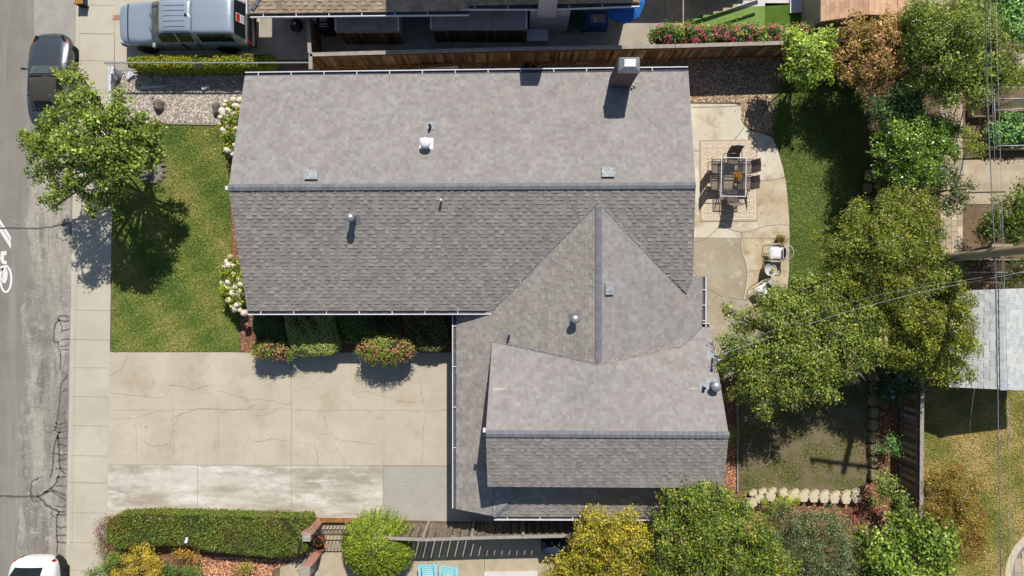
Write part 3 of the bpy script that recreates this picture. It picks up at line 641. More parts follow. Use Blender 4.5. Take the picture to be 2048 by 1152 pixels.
# barge boards + finials + walls
for a, b in ((NL, RL), (RL, SL), (NR, RRt), (RRt, Vector((SR.x, SR.y, 2.82))), (A_, F_), (F_, P(975, 973, 3.97)), (G_, P(1447, 976, 3.97)), (D2, G_), (GB, HB), (P(975, 973, 3.97), P(1447, 976, 3.97))):
    bb = MB(); bb.beam(a + Vector((0, 0, -.1)), b + Vector((0, 0, -.1)), .03, .15); bb.build('barge_board', M['flash'], house, local=False)
for p in (RL + Vector((-.05, -.02, -.02)), F_ + Vector((-.06, .12, -.02))): fn = MB(); fn.box(p, (.09, .13, .16)); fn.build('ridge_end', M['white'], house, local=False)
wl = MB()
wl.box((-1.72, 3.63, 1.25), (16.2, 8.3, 2.5)); wl.box((3.2, -3.0, 1.2), (8.0, 6.0, 2.3)); wl.box((3.4, -5.1, 1.15), (8.0, 6.2, 2.2)); wl.box((3.35, -5.3, 3.2), (8.1, 3.2, 1.2)); 
wl.add([(-.6, -7.1, 2.6), (-.6, -2.4, 2.6), (-.6, -5.2, 4.5), (-.55, -7.1, 2.6), (-.55, -2.4, 2.6), (-.55, -5.2, 4.5)], [(0, 1, 2), (5, 4, 3), (0, 3, 4, 1), (1, 4, 5, 2), (2, 5, 3, 0)])
wl.build('wall', M['stucco'], house, local=False)
gd = MB()
for k in range(4): gd.box((-.615, -5.1, .28 + k * .52), (.03, 4.9, .48))
gd.build('garage_door', M['white'], house, local=False)

# chimney
M['brick_dark'] = mk('chimney_brick', (128, 108, 102), (98, 84, 80), 14, bump=.8, bsc=30, fine=.2)
M['galv'] = mk('galvanised_metal', (176, 180, 184), (150, 154, 160), 6, rough=.42, metal=.55, spec=.5)
M['black_pipe'] = mk('black_pipe', (58, 58, 60), (46, 46, 48), 8, rough=.6)
M['black_metal'] = mk('black_metal', (44, 44, 48), (34, 34, 38), 8, rough=.45)
ch = MB(); ch.box((4.16, 7.93, 3.55), (.76, .46, 2.1))
for i in range(9): ch.box((4.16, 7.93, 2.85 + i * .2), (.775, .475, .012))
chim = ch.build('chimney', M['brick_dark'], house, local=False)
cc = MB(); cc.loft([[Vector((4.16 + sx_ * a, 7.93 + sy_ * b, z)) for sx_, sy_ in ((-1, -1), (1, -1), (1, 1), (-1, 1))] for a, b, z in ((.38, .25, 4.6), (.40, .27, 4.66), (.36, .25, 4.8), (.2, .13, 4.95), (.2, .13, 4.97))])
cc.build('chimney_cap', M['galv'], chim, local=False)
bk = MB()
for x, y in ((1272, 164), (1266, 169)): bk.box(P(x, y, 3.0), (.06, .08, .1))
bk.build('bracket', M['stucco'], chim, local=False)
# roof penetrations: each vent is part of the house
def zroof(px, py, f):
    z = 3.2
    for _ in range(6): p = P(px, py, z); z = f(p.x, p.y)
    return Vector((p.x, p.y, z + .02))
def round_vent(px, py, f, r=.085, h=.42, m='galv', flash=(.34, .4), up=(0, 1), name='roof_vent', capr=1.5, fm='flash'):
    p = zroof(px, py, f); q = MB()
    q.lathe((p.x, p.y, p.z - .1), [(r, 0), (r, h), (r * 1.05, h), (r * capr, h + .02), (r * capr, h + .07), (r * .9, h + .12), (.01, h + .14)], 18)
    o = q.build(name, M[m], house, local=False)
    sl_ = (f(p.x, p.y + .1) - f(p.x, p.y - .1)) / .2; sx2 = (f(p.x + .1, p.y) - f(p.x - .1, p.y)) / .2
    fw, fh = flash; q = MB(); vs = []
    for a, b in ((-1, -1), (1, -1), (1, 1), (-1, 1)): x = p.x + a * fw / 2 + up[0] * .05; y = p.y + b * fh / 2 + up[1] * .05; vs.append((x, y, f(x, y) + .034))
    q.add(vs, [(0, 1, 2, 3)]); q.build('flashing', M[fm], o, local=False); return o
M['lead'] = mk('lead_flashing', (140, 146, 152), (120, 126, 134), 6, rough=.6, metal=.2)
round_vent(861, 254, zN, .05, .32, 'black_pipe', (.3, .3), capr=1.05, name='vent_pipe', fm='lead')
round_vent(853, 290, zN, .12, .4, 'white', (.5, .46), capr=1.7, fm='white')
round_vent(707, 438, zS, .12, .6, 'galv', (.36, .34), (1.6, -.6), capr=1.3)
round_vent(883, 402, zS, .04, .25, 'white', (.01, .01), (0, 0), capr=1.3, name='vent_pipe')
round_vent(1148, 637, zW, .11, .5, 'galv', (.34, .34), (-.4, .3), capr=1.5)
round_vent(1018, 672, zW, .045, .3, 'black_pipe', (.22, .24), (-1, 0), capr=1.05, name='vent_pipe', fm='lead')
round_vent(1425, 770, zG, .12, .5, 'galv', (.42, .42), (-.5, 1), capr=1.5, fm='lead')
round_vent(1406, 775, zG, .05, .26, 'black_pipe', (.3, .3), (0, .4), capr=1.1, name='vent_pipe', fm='lead')
M['vent_top'] = mk('scratched_metal', (170, 174, 174), (120, 126, 128), 12, rough=.75, metal=.1)
def box_vent(px, py, f, w_=.46, d=.36, up=(0, 1)):
    p = zroof(px, py, f); gx_ = (f(p.x + .1, p.y) - f(p.x - .1, p.y)) / .2; gy_ = (f(p.x, p.y + .1) - f(p.x, p.y - .1)) / .2; q = MB()
    for (ww, dd, z0, z1) in ((w_ * 1.0, d * 1.0, .05, .12), (w_ * 1.12, d * 1.12, .02, .03)):
        vs = [(p.x + a * ww / 2, p.y + b * dd / 2, f(p.x + a * ww / 2, p.y + b * dd / 2) + z) for z in (z0 - .04, z1) for a, b in ((-1, -1), (1, -1), (1, 1), (-1, 1))]
        q.add(vs, [(3, 2, 1, 0), (4, 5, 6, 7), (0, 1, 5, 4), (1, 2, 6, 5), (2, 3, 7, 6), (3, 0, 4, 7)])
    q.build('box_vent', M['vent_top'], house, local=False)
box_vent(624, 350, zN); box_vent(1215, 345, zN); box_vent(1218, 578, zE_, .3, .42)
# service mast at the eave
ms = MB(); p = zroof(1424, 716, zG); ms.tube([p - Vector((0, 0, .3)), p + Vector((0, 0, .75))], .035, 8); ms.lathe(p + Vector((0, 0, .72)), [(.05, 0), (.07, .05), (.05, .12), (.01, .14)], 10)
ms.tube([p + Vector((0, 0, .7)), p + Vector((.12, .02, .72)), p + Vector((.25, .1, .6)), p + Vector((.5, .3, .4))], .014, 5)
mo = ms.build('service_mast', M['galv'], house, local=False)
q = MB(); q.add([(p.x + a * .2, p.y + b * .16 + .1, zG(p.x, p.y + b * .16 + .1) + .034) for a, b in ((-1, -1), (.6, -1), (.6, 1), (-1, 1))], [(0, 1, 2, 3)]); q.build('flashing', M['lead'], mo, local=False)
# ------------------------------------------------------------------ fences and walls
M['fence'] = mk('weathered_fence', (150, 124, 98), (98, 80, 62), 5, rough=.95, bump=.6, bsc=40, stretch=(1, 1, .2), tint=True, fine=.15)
M['fence_grey'] = mk('grey_fence_board', (146, 133, 118), (110, 99, 88), 5, rough=.95, bump=.6, bsc=40, tint=True, fine=.12)
M['rail_wood'] = mk('rail_wood', (176, 152, 128), (150, 128, 106), 5, rough=.9, fine=.1)
M['cedar'] = mk('cedar_post', (170, 118, 66), (130, 86, 50), 6, rough=.9, fine=.15)
M['cap_grey'] = mk('weathered_cap', (164, 156, 146), (140, 132, 124), 6, rough=.9, fine=.1)
def board_fence(name, label, pts, h, posts_side, group=None, bw=.14, cap='cap_grey', bm='fence', postm='cedar', bay=2.05, palette=None, zoff=0, gap=.006):
    """solid board fence: boards, one post per bay, rails low and high on posts_side, flat cap"""
    t = thing(name, label, 'fence', (pts[0].x, pts[0].y, 0), 0, group)
    for a, b in zip(pts[:-1], pts[1:]):
        d = b - a; L_ = d.length; u = d.normalized(); q = Vector((-u.y, u.x, 0)) * posts_side; n = max(1, round(L_ / bay)); ang = math.atan2(u.y, u.x)
        for i in range(n):
            s0 = a + u * (L_ * i / n); s1 = a + u * (L_ * (i + 1) / n); mb = MB(); m = int((s1 - s0).length / bw); ww = (s1 - s0).length / m
            for k in range(m):
                c = s0 + u * (ww * (k + .5)); f = rnd.choice((rnd.uniform(.5, .9), rnd.uniform(.9, 1.9))); mb.cur = (f, f * rnd.uniform(.94, 1.02), f * rnd.uniform(.88, 1.02))
                hh = h - .04 - rnd.uniform(0, .05); mb.box(c + Vector((0, 0, hh / 2)) + q * rnd.uniform(-.006, .012), (ww - gap, .02, hh), rz=ang + rnd.uniform(-.02, .02))
            mb.build('board_panel', M[bm], t, local=False)
            mb = MB(); mb.box(s0 + q * .06 + Vector((0, 0, h / 2 - .02)), (.09, .09, h - .04), rz=ang); mb.build('post', M[postm], t, local=False)
        for z in (.22, h - .25):
            mb = MB(); mb.box(a.lerp(b, .5) + q * .045 + Vector((0, 0, z)), (L_, .04, .09), rz=ang); mb.build('rail', M[postm], t, local=False)
        if cap: mb = MB(); mb.box(a.lerp(b, .5) + q * .02 + Vector((0, 0, h)), (L_ + .02, .15, .035), rz=ang); mb.build('top_cap', M[cap], t, local=False)
    return t
board_fence('board_fence', 'long brown board fence with orange posts between the two houses', [P(645, 137, 0), P(1000, 127, 0), P(1330, 121, 0), P(1560, 114, 0), P(1700, 108, 0)], 1.78, -1)
board_fence('board_fence', 'short board fence and gate closing the side passage at the corner of the long fence', [P(645, 137, 0), P(645, 165, 0)], 1.78, 1, bay=1)
board_fence('board_fence', 'narrow board fence beside the shaded concrete pad of the north neighbour', [P(645, 134, 0), P(641, 62, 0)], 1.75, 1, bay=1.6)
board_fence('board_fence', 'grey leaning board fence at the back, between the mulch bed and the dry lawn', [P(1798, 1012), P(1800, 760), P(1800, 560)], 1.6, 1, bm='fence_grey', postm='fence_grey')
board_fence('board_fence', 'board fence under the trees running north past the glossy shrub', [P(1796, 545), P(1796, 150)], 1.6, 1, bm='fence_grey', postm='fence_grey')
# slatted fence below the garage
t = thing('board_fence', 'spaced grey brown board fence with pale top rail below the garage', 'fence', tuple(P(790, 1043)))
fp = [P(762, 1044), P(858, 1048), P(985, 1044), P(1180, 1040)]
for (a, b), pc in zip(zip(fp[:-1], fp[1:]), (0, 1, 1)):
    u = (b - a).normalized(); L_ = (b - a).length; ang = math.atan2(u.y, u.x); n = int(L_ / .31)
    mb = MB()
    for k in range(n):
        for j in (0, 1):      # boards on both faces, staggered: light slips between them
            c = a + u * ((k + .5 + j * .5) * L_ / n); f = rnd.uniform(.75, 1.15); mb.cur = (f, f * .98, f * .96); hh = 1.76 + rnd.uniform(-.03, .02)
            mb.box(c + Vector((-u.y, u.x, 0)) * (.028 if j else -.028) + Vector((0, 0, hh / 2)), (.145, .02, hh), rz=ang)
    mb.build('board_panel', M['fence_grey'], t, local=False)
    mb = MB(); mb.box(a.lerp(b, .5) + Vector((0, 0, 1.8)), (L_, .12, .04), rz=ang); mb.build('top_rail', M['cap_grey'], t, local=False)
for p in (P(764, 1042), P(858, 1046), P(949, 1043), P(1045, 1042)):
    mb = MB(); mb.box(p + Vector((0, .06, .9)), (.1, .1, 1.84)); mb.build('post', M['cap_grey'], t, local=False)
# thin metal railing by the yellow hedge
t = thing('metal_railing', 'low dark metal railing with thin pickets along the yellow green hedge', 'railing', tuple(P(240, 143)))
ra, rb = P(238, 146), P(645, 143); hr = 1.15
for k, (x0, x1) in enumerate(((240, 280), (280, 395), (395, 510), (510, 645))):
    a, b = P(x0, 143.5), P(x1, 143); mb = MB()
    mb.beam(a + Vector((0, 0, hr)), b + Vector((0, 0, hr)), .05, .04); mb.beam(a + Vector((0, 0, .12)), b + Vector((0, 0, .12)), .03, .03)
    n = int((b - a).length / .13)
    for i in range(n): c = a.lerp(b, i / n); mb.beam(c, c + Vector((0, 0, hr)), .016, .016)
    mb.build('railing_panel', M['lead'], t, local=False)
# white kerb post and low wall at the pavement
M['off_white'] = mk('painted_concrete', (206, 206, 214), (190, 190, 200), 4)
mb = MB(); mb.box(P(231, 178) + Vector((0, 0, .22)), (.12, 1.5, .45)); o = mb.build('low_wall', M['off_white'], bevel=.02); tag(o, 'low white wall edging the pebble bed along the pavement', 'wall')
mb = MB(); mb.box(P(241, 150) + Vector((0, 0, .3)), (.14, .26, .6)); mb.box(P(241, 150) + Vector((0, 0, .63)), (.2, .32, .07)); o = mb.build('gate_post', M['off_white'], bevel=.01); tag(o, 'short white post with a flat cap at the end of the low white wall', 'post')
for (x, y, a, b, rz, lb) in ((262, 152, .34, .26, .5, 'pale stone block behind the short white post'), (305, 174.5, 1.1, .1, .05, 'pale blue splash board lying at the edge of the hedge shade'), (413, 176, .34, .16, .3, 'small pale blue slab on the pebbles under the hedge shade')):
    mb = MB(); mb.prism([(-a / 2, -b / 2), (a / 2, -b / 3), (a / 2.1, b / 2), (-a / 2.4, b / 2.2)], 0, .06 if a > .5 else .14); o = mb.build('slab', M['off_white'], bevel=.01); o.location = P(x, y, .012); o.rotation_euler = (0, 0, rz); tag(o, lb, 'slab')
# rocks
M['rock'] = mk('boulder', (124, 116, 108), (96, 90, 84), 4, bump=1, bsc=14, fine=.15)
def rock(px, py, rx, ry, rz, lb, seed, m='rock', name='boulder', cat='rock', z=0.0, group=None):
    rr = random.Random(seed); bm = bmesh.new(); bmesh.ops.create_icosphere(bm, subdivisions=3, radius=1)
    ph = [rr.uniform(0, 6) for _ in range(6)]
    for v in bm.verts:
        c = v.co; k = 1 + .12 * math.sin(c.x * 3 + ph[0]) + .1 * math.sin(c.y * 4 + ph[1]) + .07 * math.sin(c.z * 5 + c.x * 4 + ph[2]); v.co = Vector((c.x * rx * k, c.y * ry * k, max(-.25, c.z) * rz * k))
    me = bpy.data.meshes.new(name); bm.to_mesh(me); bm.free()
    for p in me.polygons: p.use_smooth = True
    me.materials.append(M[m]); o = bpy.data.objects.new(name, me); C.objects.link(o); o.location = P(px, py, z) + Vector((0, 0, rz * .2)); return tag(o, lb, cat, group)
rock(319, 212, .25, .21, .3, 'rounded grey boulder standing in the middle of the pebble bed', 1)
rock(434, 219, .16, .28, .3, 'tall dark boulder beside the white hydrangeas', 2)
rock(307, 196, .07, .06, .06, 'small dark stone above the rounded grey boulder', 3)
# stone ring round the street tree
for i in range(14):
    a = i / 14 * 2 * math.pi; c = P(306, 342); rock(0, 0, .12, .09, .1, 'pale rough stone in the ring round the foot of the street tree', 40 + i, group='stones ringing the street tree', name='edging_stone', cat='stone').location = c + Vector((.52 * math.cos(a), .5 * math.sin(a), .03))
sd = MB(); sd.prism([(P(306, 342).x + .45 * math.cos(a), P(306, 342).y + .43 * math.sin(a)) for a in [i * math.pi / 8 for i in range(16)]], 0, .045); o = sd.build('tree_pit_gravel', M['pebble_bed']); o['kind'] = 'structure'
# edging blocks of the bottom bed
M['block'] = mk('tan_block', (200, 190, 164), (184, 172, 146), 5, bump=.6, bsc=30, fine=.06)
M['darkened'] = mk('block_shade_tint', (150, 141, 112), (120, 116, 84), 5, bump=.8, bsc=25, fine=.1)  # darker copy of the tan block: the columns' shade put into the colour
def block_mesh(w_, d, h):
    mb = MB(); mb.loft([[Vector((x * w_ / 2 * k, y * d / 2, z)) for x, y, k in ((-.62, -1, 1), (.62, -1, 1), (1, .3, 1), (.7, 1, 1), (-.7, 1, 1), (-1, .3, 1))] for z in (0, h)]); return mb
bl = []
fr = [(1500, 1002, .5), (1515, 994, .45), (1536, 990, .12), (1562, 989, 0), (1582, 990, 0), (1601, 991, 0), (1621, 992, 0), (1641.5, 993, 0), (1662, 994, -.02), (1685, 995, 0), (1706, 993, .1)]
src = block_mesh(.43, .34, .34).build('edging_block', M['block'], bevel=.02); src.location = P(*fr[0][:2]); src.rotation_euler = (0, 0, fr[0][2])
LBB = 'tan concrete edging block in the row below the worn lawn'; GB_ = 'edging blocks below the worn lawn'
tag(src, LBB, 'edging block', GB_)
for x, y, a in fr[1:]:
    o = src.copy(); C.objects.link(o); o.location = P(x, y); o.rotation_euler = (0, 0, a)
for i, (x, y) in enumerate([(1506, 986), (1525, 983), (1545, 982), (1566, 983), (1590, 984), (1610, 985), (1630, 986), (1650, 987), (1672, 988), (1693, 987), (1712, 983)]):
    o = src.copy(); C.objects.link(o); o.location = P(x, y, .17) + Vector((0, 0, -.15)); o.scale = (.9, .55, .62); o['label'] = 'low tan block in the back course of the row below the worn lawn'; o['group'] = 'back course of edging blocks'
srcm = src.copy(); srcm.data = src.data.copy(); srcm.data.materials[0] = M['darkened']
for i in range(13):
    o = srcm.copy(); C.objects.link(o); o.location = P(1742 + rnd.uniform(-1.5, 1.5), 946 - i * 24.5); o.rotation_euler = (0, 0, math.pi / 2 + rnd.uniform(-.06, .06)); o.scale = (1.15, .8, .9); o['label'] = 'mossy tan edging block in the column beside the back fence bed'; o['group'] = 'edging blocks along the back fence bed'
for i in range(9):
    o = srcm.copy(); C.objects.link(o); o.location = P(1732 + rnd.uniform(-1.5, 1.5), 560 - i * 26); o.rotation_euler = (0, 0, math.pi / 2 + rnd.uniform(-.06, .06)); o.scale = (1.15, .8, .8); o['label'] = 'shaded edging block in the column between the back lawn and the trees'; o['group'] = 'edging blocks beside the back lawn'
bpy.data.objects.remove(srcm)
mb = MB(); mb.box((P(1474, 700) + P(1474, 984)) / 2 + Vector((0, 0, .03)), (.05, 6.0, .12)); o = mb.build('timber_edging', M['cap_grey']); tag(o, 'thin pale timber edging between mulch and the worn lawn', 'edging')
mb = MB(); mb.box((P(1548, 0) + P(1548, 0)) / 2 * 0 + P(395, 249) + Vector((0, 0, .03)), (2.6, .05, .1), rz=-.02); o = mb.build('timber_edging', M['cap_grey']); tag(o, 'pale timber edging between the pebble bed and the front lawn', 'edging')
# brick walls, iron rails and gate at the bottom
M['brick'] = mk('pink_brick', (178, 132, 114), (150, 106, 90), 16, bump=.6, bsc=40, fine=.15, layers=[((206, 192, 182), 10, .55, .68, .7)])
M['wall_cap'] = mk('rough_stone_cap', (172, 164, 152), (140, 132, 122), 9, bump=.8, bsc=30, fine=.12)
def brick_wall(label, a, b, w_, h):
    t = thing('brick_wall', label, 'wall', tuple(a)); d = b - a; L_ = d.length; ang = math.atan2(d.y, d.x); mb = MB(); c = a.lerp(b, .5)
    mb.box(c + Vector((0, 0, h / 2)), (L_, w_, h), rz=ang)
    M_ = Matrix.Rotation(ang, 4, 'Z')
    for z in [k * .075 + .03 for k in range(int(h / .075))]: mb.box(c + Vector((0, 0, z)), (L_ + .012, w_ + .012, .055), rz=ang)
    mb.build('brickwork', M['brick'], t, local=False, bevel=.004)
    mb = MB(); n = int(L_ / .1)
    for k in range(n): mb.box(a.lerp(b, (k + .5) / n) + Vector((0, 0, h + .03)), (.088, w_ + .03, .06), rz=ang)
    mb.build('brick_coping', M['brick'], t, local=False); return t
brick_wall('short brick wall with coping joining the hedge end to the iron gate', P(642, 1041), P(606, 1071, .9) * 1 + Vector((0, 0, -.9)), .3, .95)
q = P(614, 1073, .95); mb = MB(); mb.box((q.x, q.y, .52), (.34, .36, 1.04)); o = mb.build('stone_pier', M['wall_cap'], bevel=.015); tag(o, 'square stone capped pier at the lower end of the short brick wall', 'pier')
brick_wall('brick wall with coping at the bottom edge beside the courtyard', P(640, 1098), P(612, 1130), .3, .85)
q = P(610, 1142, .9); mb = MB(); mb.box((q.x, q.y, .5), (.46, .42, 1.0)); o = mb.build('stone_pier', M['wall_cap'], bevel=.015); tag(o, 'large grey stone pier at the bottom edge of the picture', 'pier')
brick_wall('low brick pier against the spaced board fence', P(741, 1042), P(752, 1040), .3, .8)
mb = MB(); mb.box((P(640, 1041) + P(745, 1041)) / 2 + Vector((0, 0, .05)), (2.2, .16, .12)); o = mb.build('gate_sill', M['cedar']); tag(o, 'narrow brown sill on the ground in front of the iron gate', 'sill')
def iron(label, a, b, h, name='iron_fence', cat='fence', mid=True):
    t = thing(name, label, cat, tuple(a)); n = max(3, int((b - a).length / .14))
    for z in ((.1, h * .62, h) if mid else (.1, h)): mb = MB(); mb.beam(a + Vector((0, 0, z)), b + Vector((0, 0, z)), .035, .025); mb.build('rail', M['black_metal'], t, local=False)
    for i in range(n + 1): mb = MB(); c = a.lerp(b, i / n); mb.beam(c, c + Vector((0, 0, h)), .018, .018); mb.build('picket', M['black_metal'], t, local=False)
    if mid:
        mb = MB()
        for i in range(0, n): c = a.lerp(b, i / n); e = a.lerp(b, (i + 1) / n); mb.beam(c + Vector((0, 0, h * .64)), e + Vector((0, 0, h * .98)), .012, .012); mb.beam(e + Vector((0, 0, h * .64)), c + Vector((0, 0, h * .98)), .012, .012)
        mb.build('lattice', M['black_metal'], t, local=False)
    return t
iron('black iron gate with crossed top panel between the brick walls', P(646, 1044), P(738, 1044), 1.5, 'iron_gate', 'gate')
iron('black iron rail joining the two stone piers', P(612, 1068, .3) * 1 + Vector((0, 0, -.3)), P(610, 1112), 1.25, mid=False)
iron('low black iron fence behind the two clay pots', P(646, 1060), P(628, 1095), 1.1, mid=False)
# ------------------------------------------------------------------ clay pots
M['clay'] = mk('terracotta', (196, 118, 78), (172, 98, 62), 6, rough=.85)
M['potsoil'] = mk('potting_soil', (84, 66, 50), (60, 48, 36), 14, bump=1)
def pot(label, px, py, r, h, m='clay', pal_=None, seed=1, fz_=.1, n=200, size=.06, cat='pot', name='flower_pot', flower=None, base=0.0, tall=.3):
    p = P(px, py, base); t = thing(name, label, cat, tuple(p)); mb = MB()
    mb.lathe((0, 0, 0), [(r * .68, 0), (r * .95, h * .82), (r * 1.05, h * .83), (r * 1.05, h), (r * .9, h), (r * .88, h * .8)], 22); mb.build('pot', M[m], t)
    mb = MB(); mb.lathe((0, 0, 0), [(r * .9, h * .8), (r * .9, h * .86), (.01, h * .87)], 18); mb.build('soil', M['potsoil'], t)
    if pal_:
        cl = [((p.x, p.y, base + h + tall * .5), (r * fz_, r * fz_, tall * .5))]; A, B, Ls, T = clump_leaves(cl, 1, size, pal_, seed, .6, .05, 3, .5, -.6); 
        rs = np.random.RandomState(seed); A = np.array([p.x, p.y, base + h * .9]) + rs.normal(size=(n, 3)) * np.array([r * fz_ * .5, r * fz_ * .5, tall * .35]) + np.array([0, 0, tall * .4]); B = rs.normal(size=(n, 3)) * .6 + np.array([0, 0, .8])
        leaves_mesh('foliage', A, B, size * rs.uniform(.7, 1.3, n), size * .6 * rs.uniform(.8, 1.2, n), pal(rs, n, pal_), M['leaf'], t)
    return t
pot('upper terracotta pot with a twiggy plant inside the iron gate', 644, 1074, .2, .55, pal_=((96, 88, 40), (70, 60, 30)), seed=4, fz_=.8, n=60)
pot('lower terracotta pot beside the brick wall', 644, 1088, .2, .3, pal_=((96, 88, 40), (70, 60, 30)), seed=5, fz_=.8, n=40)
pot('orange terracotta pot standing against the long board fence', 1066, 139, .17, .3, seed=6)
q = P(1063, 139); mb = MB(); mb.box(q + Vector((-.05, .07, .1)), (.55, .5, .2)); o = mb.build('dark_crate', M['black_metal'], bevel=.01); tag(o, 'black crate behind the orange terracotta pot by the long fence', 'crate'); o.location = (0, 0.0, 0)
mb = MB(); mb.beam(P(824, 144, .5), P(917, 136, .6), .18, .05); o = mb.build('plank', M['white']); tag(o, 'long pale plank lying between the roof edge and the board fence', 'plank')
# ------------------------------------------------------------------ vehicles
M['glass'] = mk('car_glass', (34, 40, 40), (26, 31, 31), 2, rough=.12, spec=.35, coat=.12)
M['glass_green'] = mk('windscreen_glass', (74, 84, 78), (60, 70, 66), 3, rough=.08, spec=.6, coat=.3)
M['tyre'] = mk('tyre_rubber', (34, 34, 36), (26, 26, 28), 9, rough=.9)
M['rim'] = mk('wheel_rim', (170, 168, 160), (140, 138, 130), 6, rough=.35, metal=.7)
M['brass_rim'] = mk('brass_rim', (150, 128, 84), (120, 100, 66), 6, rough=.35, metal=.7)
M['plastic'] = mk('black_plastic', (40, 40, 42), (32, 32, 34), 8, rough=.6)
M['silver_paint'] = mk('silver_blue_paint', (150, 162, 176), (146, 158, 172), .6, rough=.32, metal=.25, spec=.5, coat=.5)
M['dark_paint'] = mk('dark_grey_paint', (72, 78, 84), (68, 73, 80), .6, rough=.3, metal=.35, spec=.5, coat=.6)
M['white_car'] = mk('white_car_paint', (226, 226, 232), (222, 222, 228), .6, rough=.25, spec=.5, coat=.6)
M['soft_top'] = mk('soft_top_fabric', (66, 64, 60), (58, 57, 54), 8, rough=.9, bump=.3, bsc=60)
M['lamp_red'] = mk('tail_lamp', (170, 30, 30), (150, 24, 24), 8, rough=.2)
M['lamp_orange'] = mk('indicator_lens', (214, 96, 62), (190, 80, 50), 8, rough=.2)
M['lamp_clear'] = mk('head_lamp', (190, 194, 196), (170, 172, 176), 8, rough=.15, spec=.8)
M['sign_red'] = mk('sign_red', (206, 34, 44), (200, 30, 40), 3, rough=.5)
M['sign_white'] = mk('sign_white', (226, 226, 226), (220, 220, 220), 3, rough=.5)
def ring(x, zs, ws, wb, zb, wt, zt, crown=.03):
    """car cross-section at x: sill, waist, roof edge, roof crown (closed ring, 16 points)"""
    half = [(0, zt), (wt * .5, zt - crown * .25), (wt * .85, zt - crown * .8), (wt, zt - crown * 1.8), (wb - .01, zb + .02), (wb + .02, zb - .06), (ws + .015, (zb + zs) / 2), (ws, zs), ]
    pts = [Vector((x, y, z)) for y, z in half] + [Vector((x, -y, z)) for y, z in half[::-1]]
    pts[7] = Vector((x, ws, zs)); return pts
def surf_panel(sec, i0, i1, ks, lift, sub=6, inset=(.1, .9), insk=(0.0, 1.0)):
    """panel following the lofted body between sections i0..i1 and ring points ks, lifted off it"""
    mb = MB(); rows = []
    for a in range(sub + 1):
        t = inset[0] + (inset[1] - inset[0]) * a / sub; p = i0 + (i1 - i0) * t; i = min(int(p), len(sec) - 2); f = p - i; row = []
        m = len(ks) - 1
        for b in range(m * 2 + 1):
            u = insk[0] * m + (insk[1] - insk[0]) * m * b / (2 * m); j = min(int(u), m - 1); g = u - j
            A = sec[i][ks[j]].lerp(sec[i][ks[j + 1]], g); B = sec[i + 1][ks[j]].lerp(sec[i + 1][ks[j + 1]], g); row.append(A.lerp(B, f))
        rows.append(row)
    n = len(rows[0]); out = []
    for a in range(len(rows)):
        for b in range(n):
            du = rows[min(a + 1, len(rows) - 1)][b] - rows[max(a - 1, 0)][b]; dv = rows[a][min(b + 1, n - 1)] - rows[a][max(b - 1, 0)]
            nn = du.cross(dv).normalized(); c = rows[a][b]
            if nn.dot(c - Vector((c.x, 0, .5))) < 0: nn = -nn
            out.append(c + nn * lift)
    mb.smooth = True; mb.add(out, [(a * n + b, (a + 1) * n + b, (a + 1) * n + b + 1, a * n + b + 1) for a in range(len(rows) - 1) for b in range(n - 1)]); return mb
def wheel(t, x, y, r, w_, rim='rim', spokes=5):
    side = 1 if y > 0 else -1; Mx = Matrix.Rotation(math.pi / 2, 3, 'X'); mb = MB()
    mb.lathe((x, y, r), [(r * .62, -w_ / 2), (r * .93, -w_ / 2), (r, -w_ * .35), (r, w_ * .35), (r * .93, w_ / 2), (r * .62, w_ / 2)], 24, Mx); o = mb.build('wheel', M['tyre'], t)
    mb = MB(); yy = y + side * w_ * .3
    mb.lathe((x, yy, r), [(r * .66, -.02), (r * .66, .03), (r * .58, .035), (r * .56, -.015)], 22, Mx); mb.lathe((x, yy, r), [(r * .15, -.03), (r * .15, .03)], 10, Mx)
    for k in range(spokes):
        a = 2 * math.pi * k / spokes; mb.beam((x, yy, r), (x + math.cos(a) * r * .62, yy, r + math.sin(a) * r * .62), .03, .07)
    mb.build('rim', M[rim], o)
def body(t, sec, mat, sub=2, name='body'):
    mb = MB(); mb.smooth = True; mb.loft(sec); return mb.build(name, M[mat], t, sub=sub)
def part(mb, name, m, t): return mb.build(name, M[m], t)
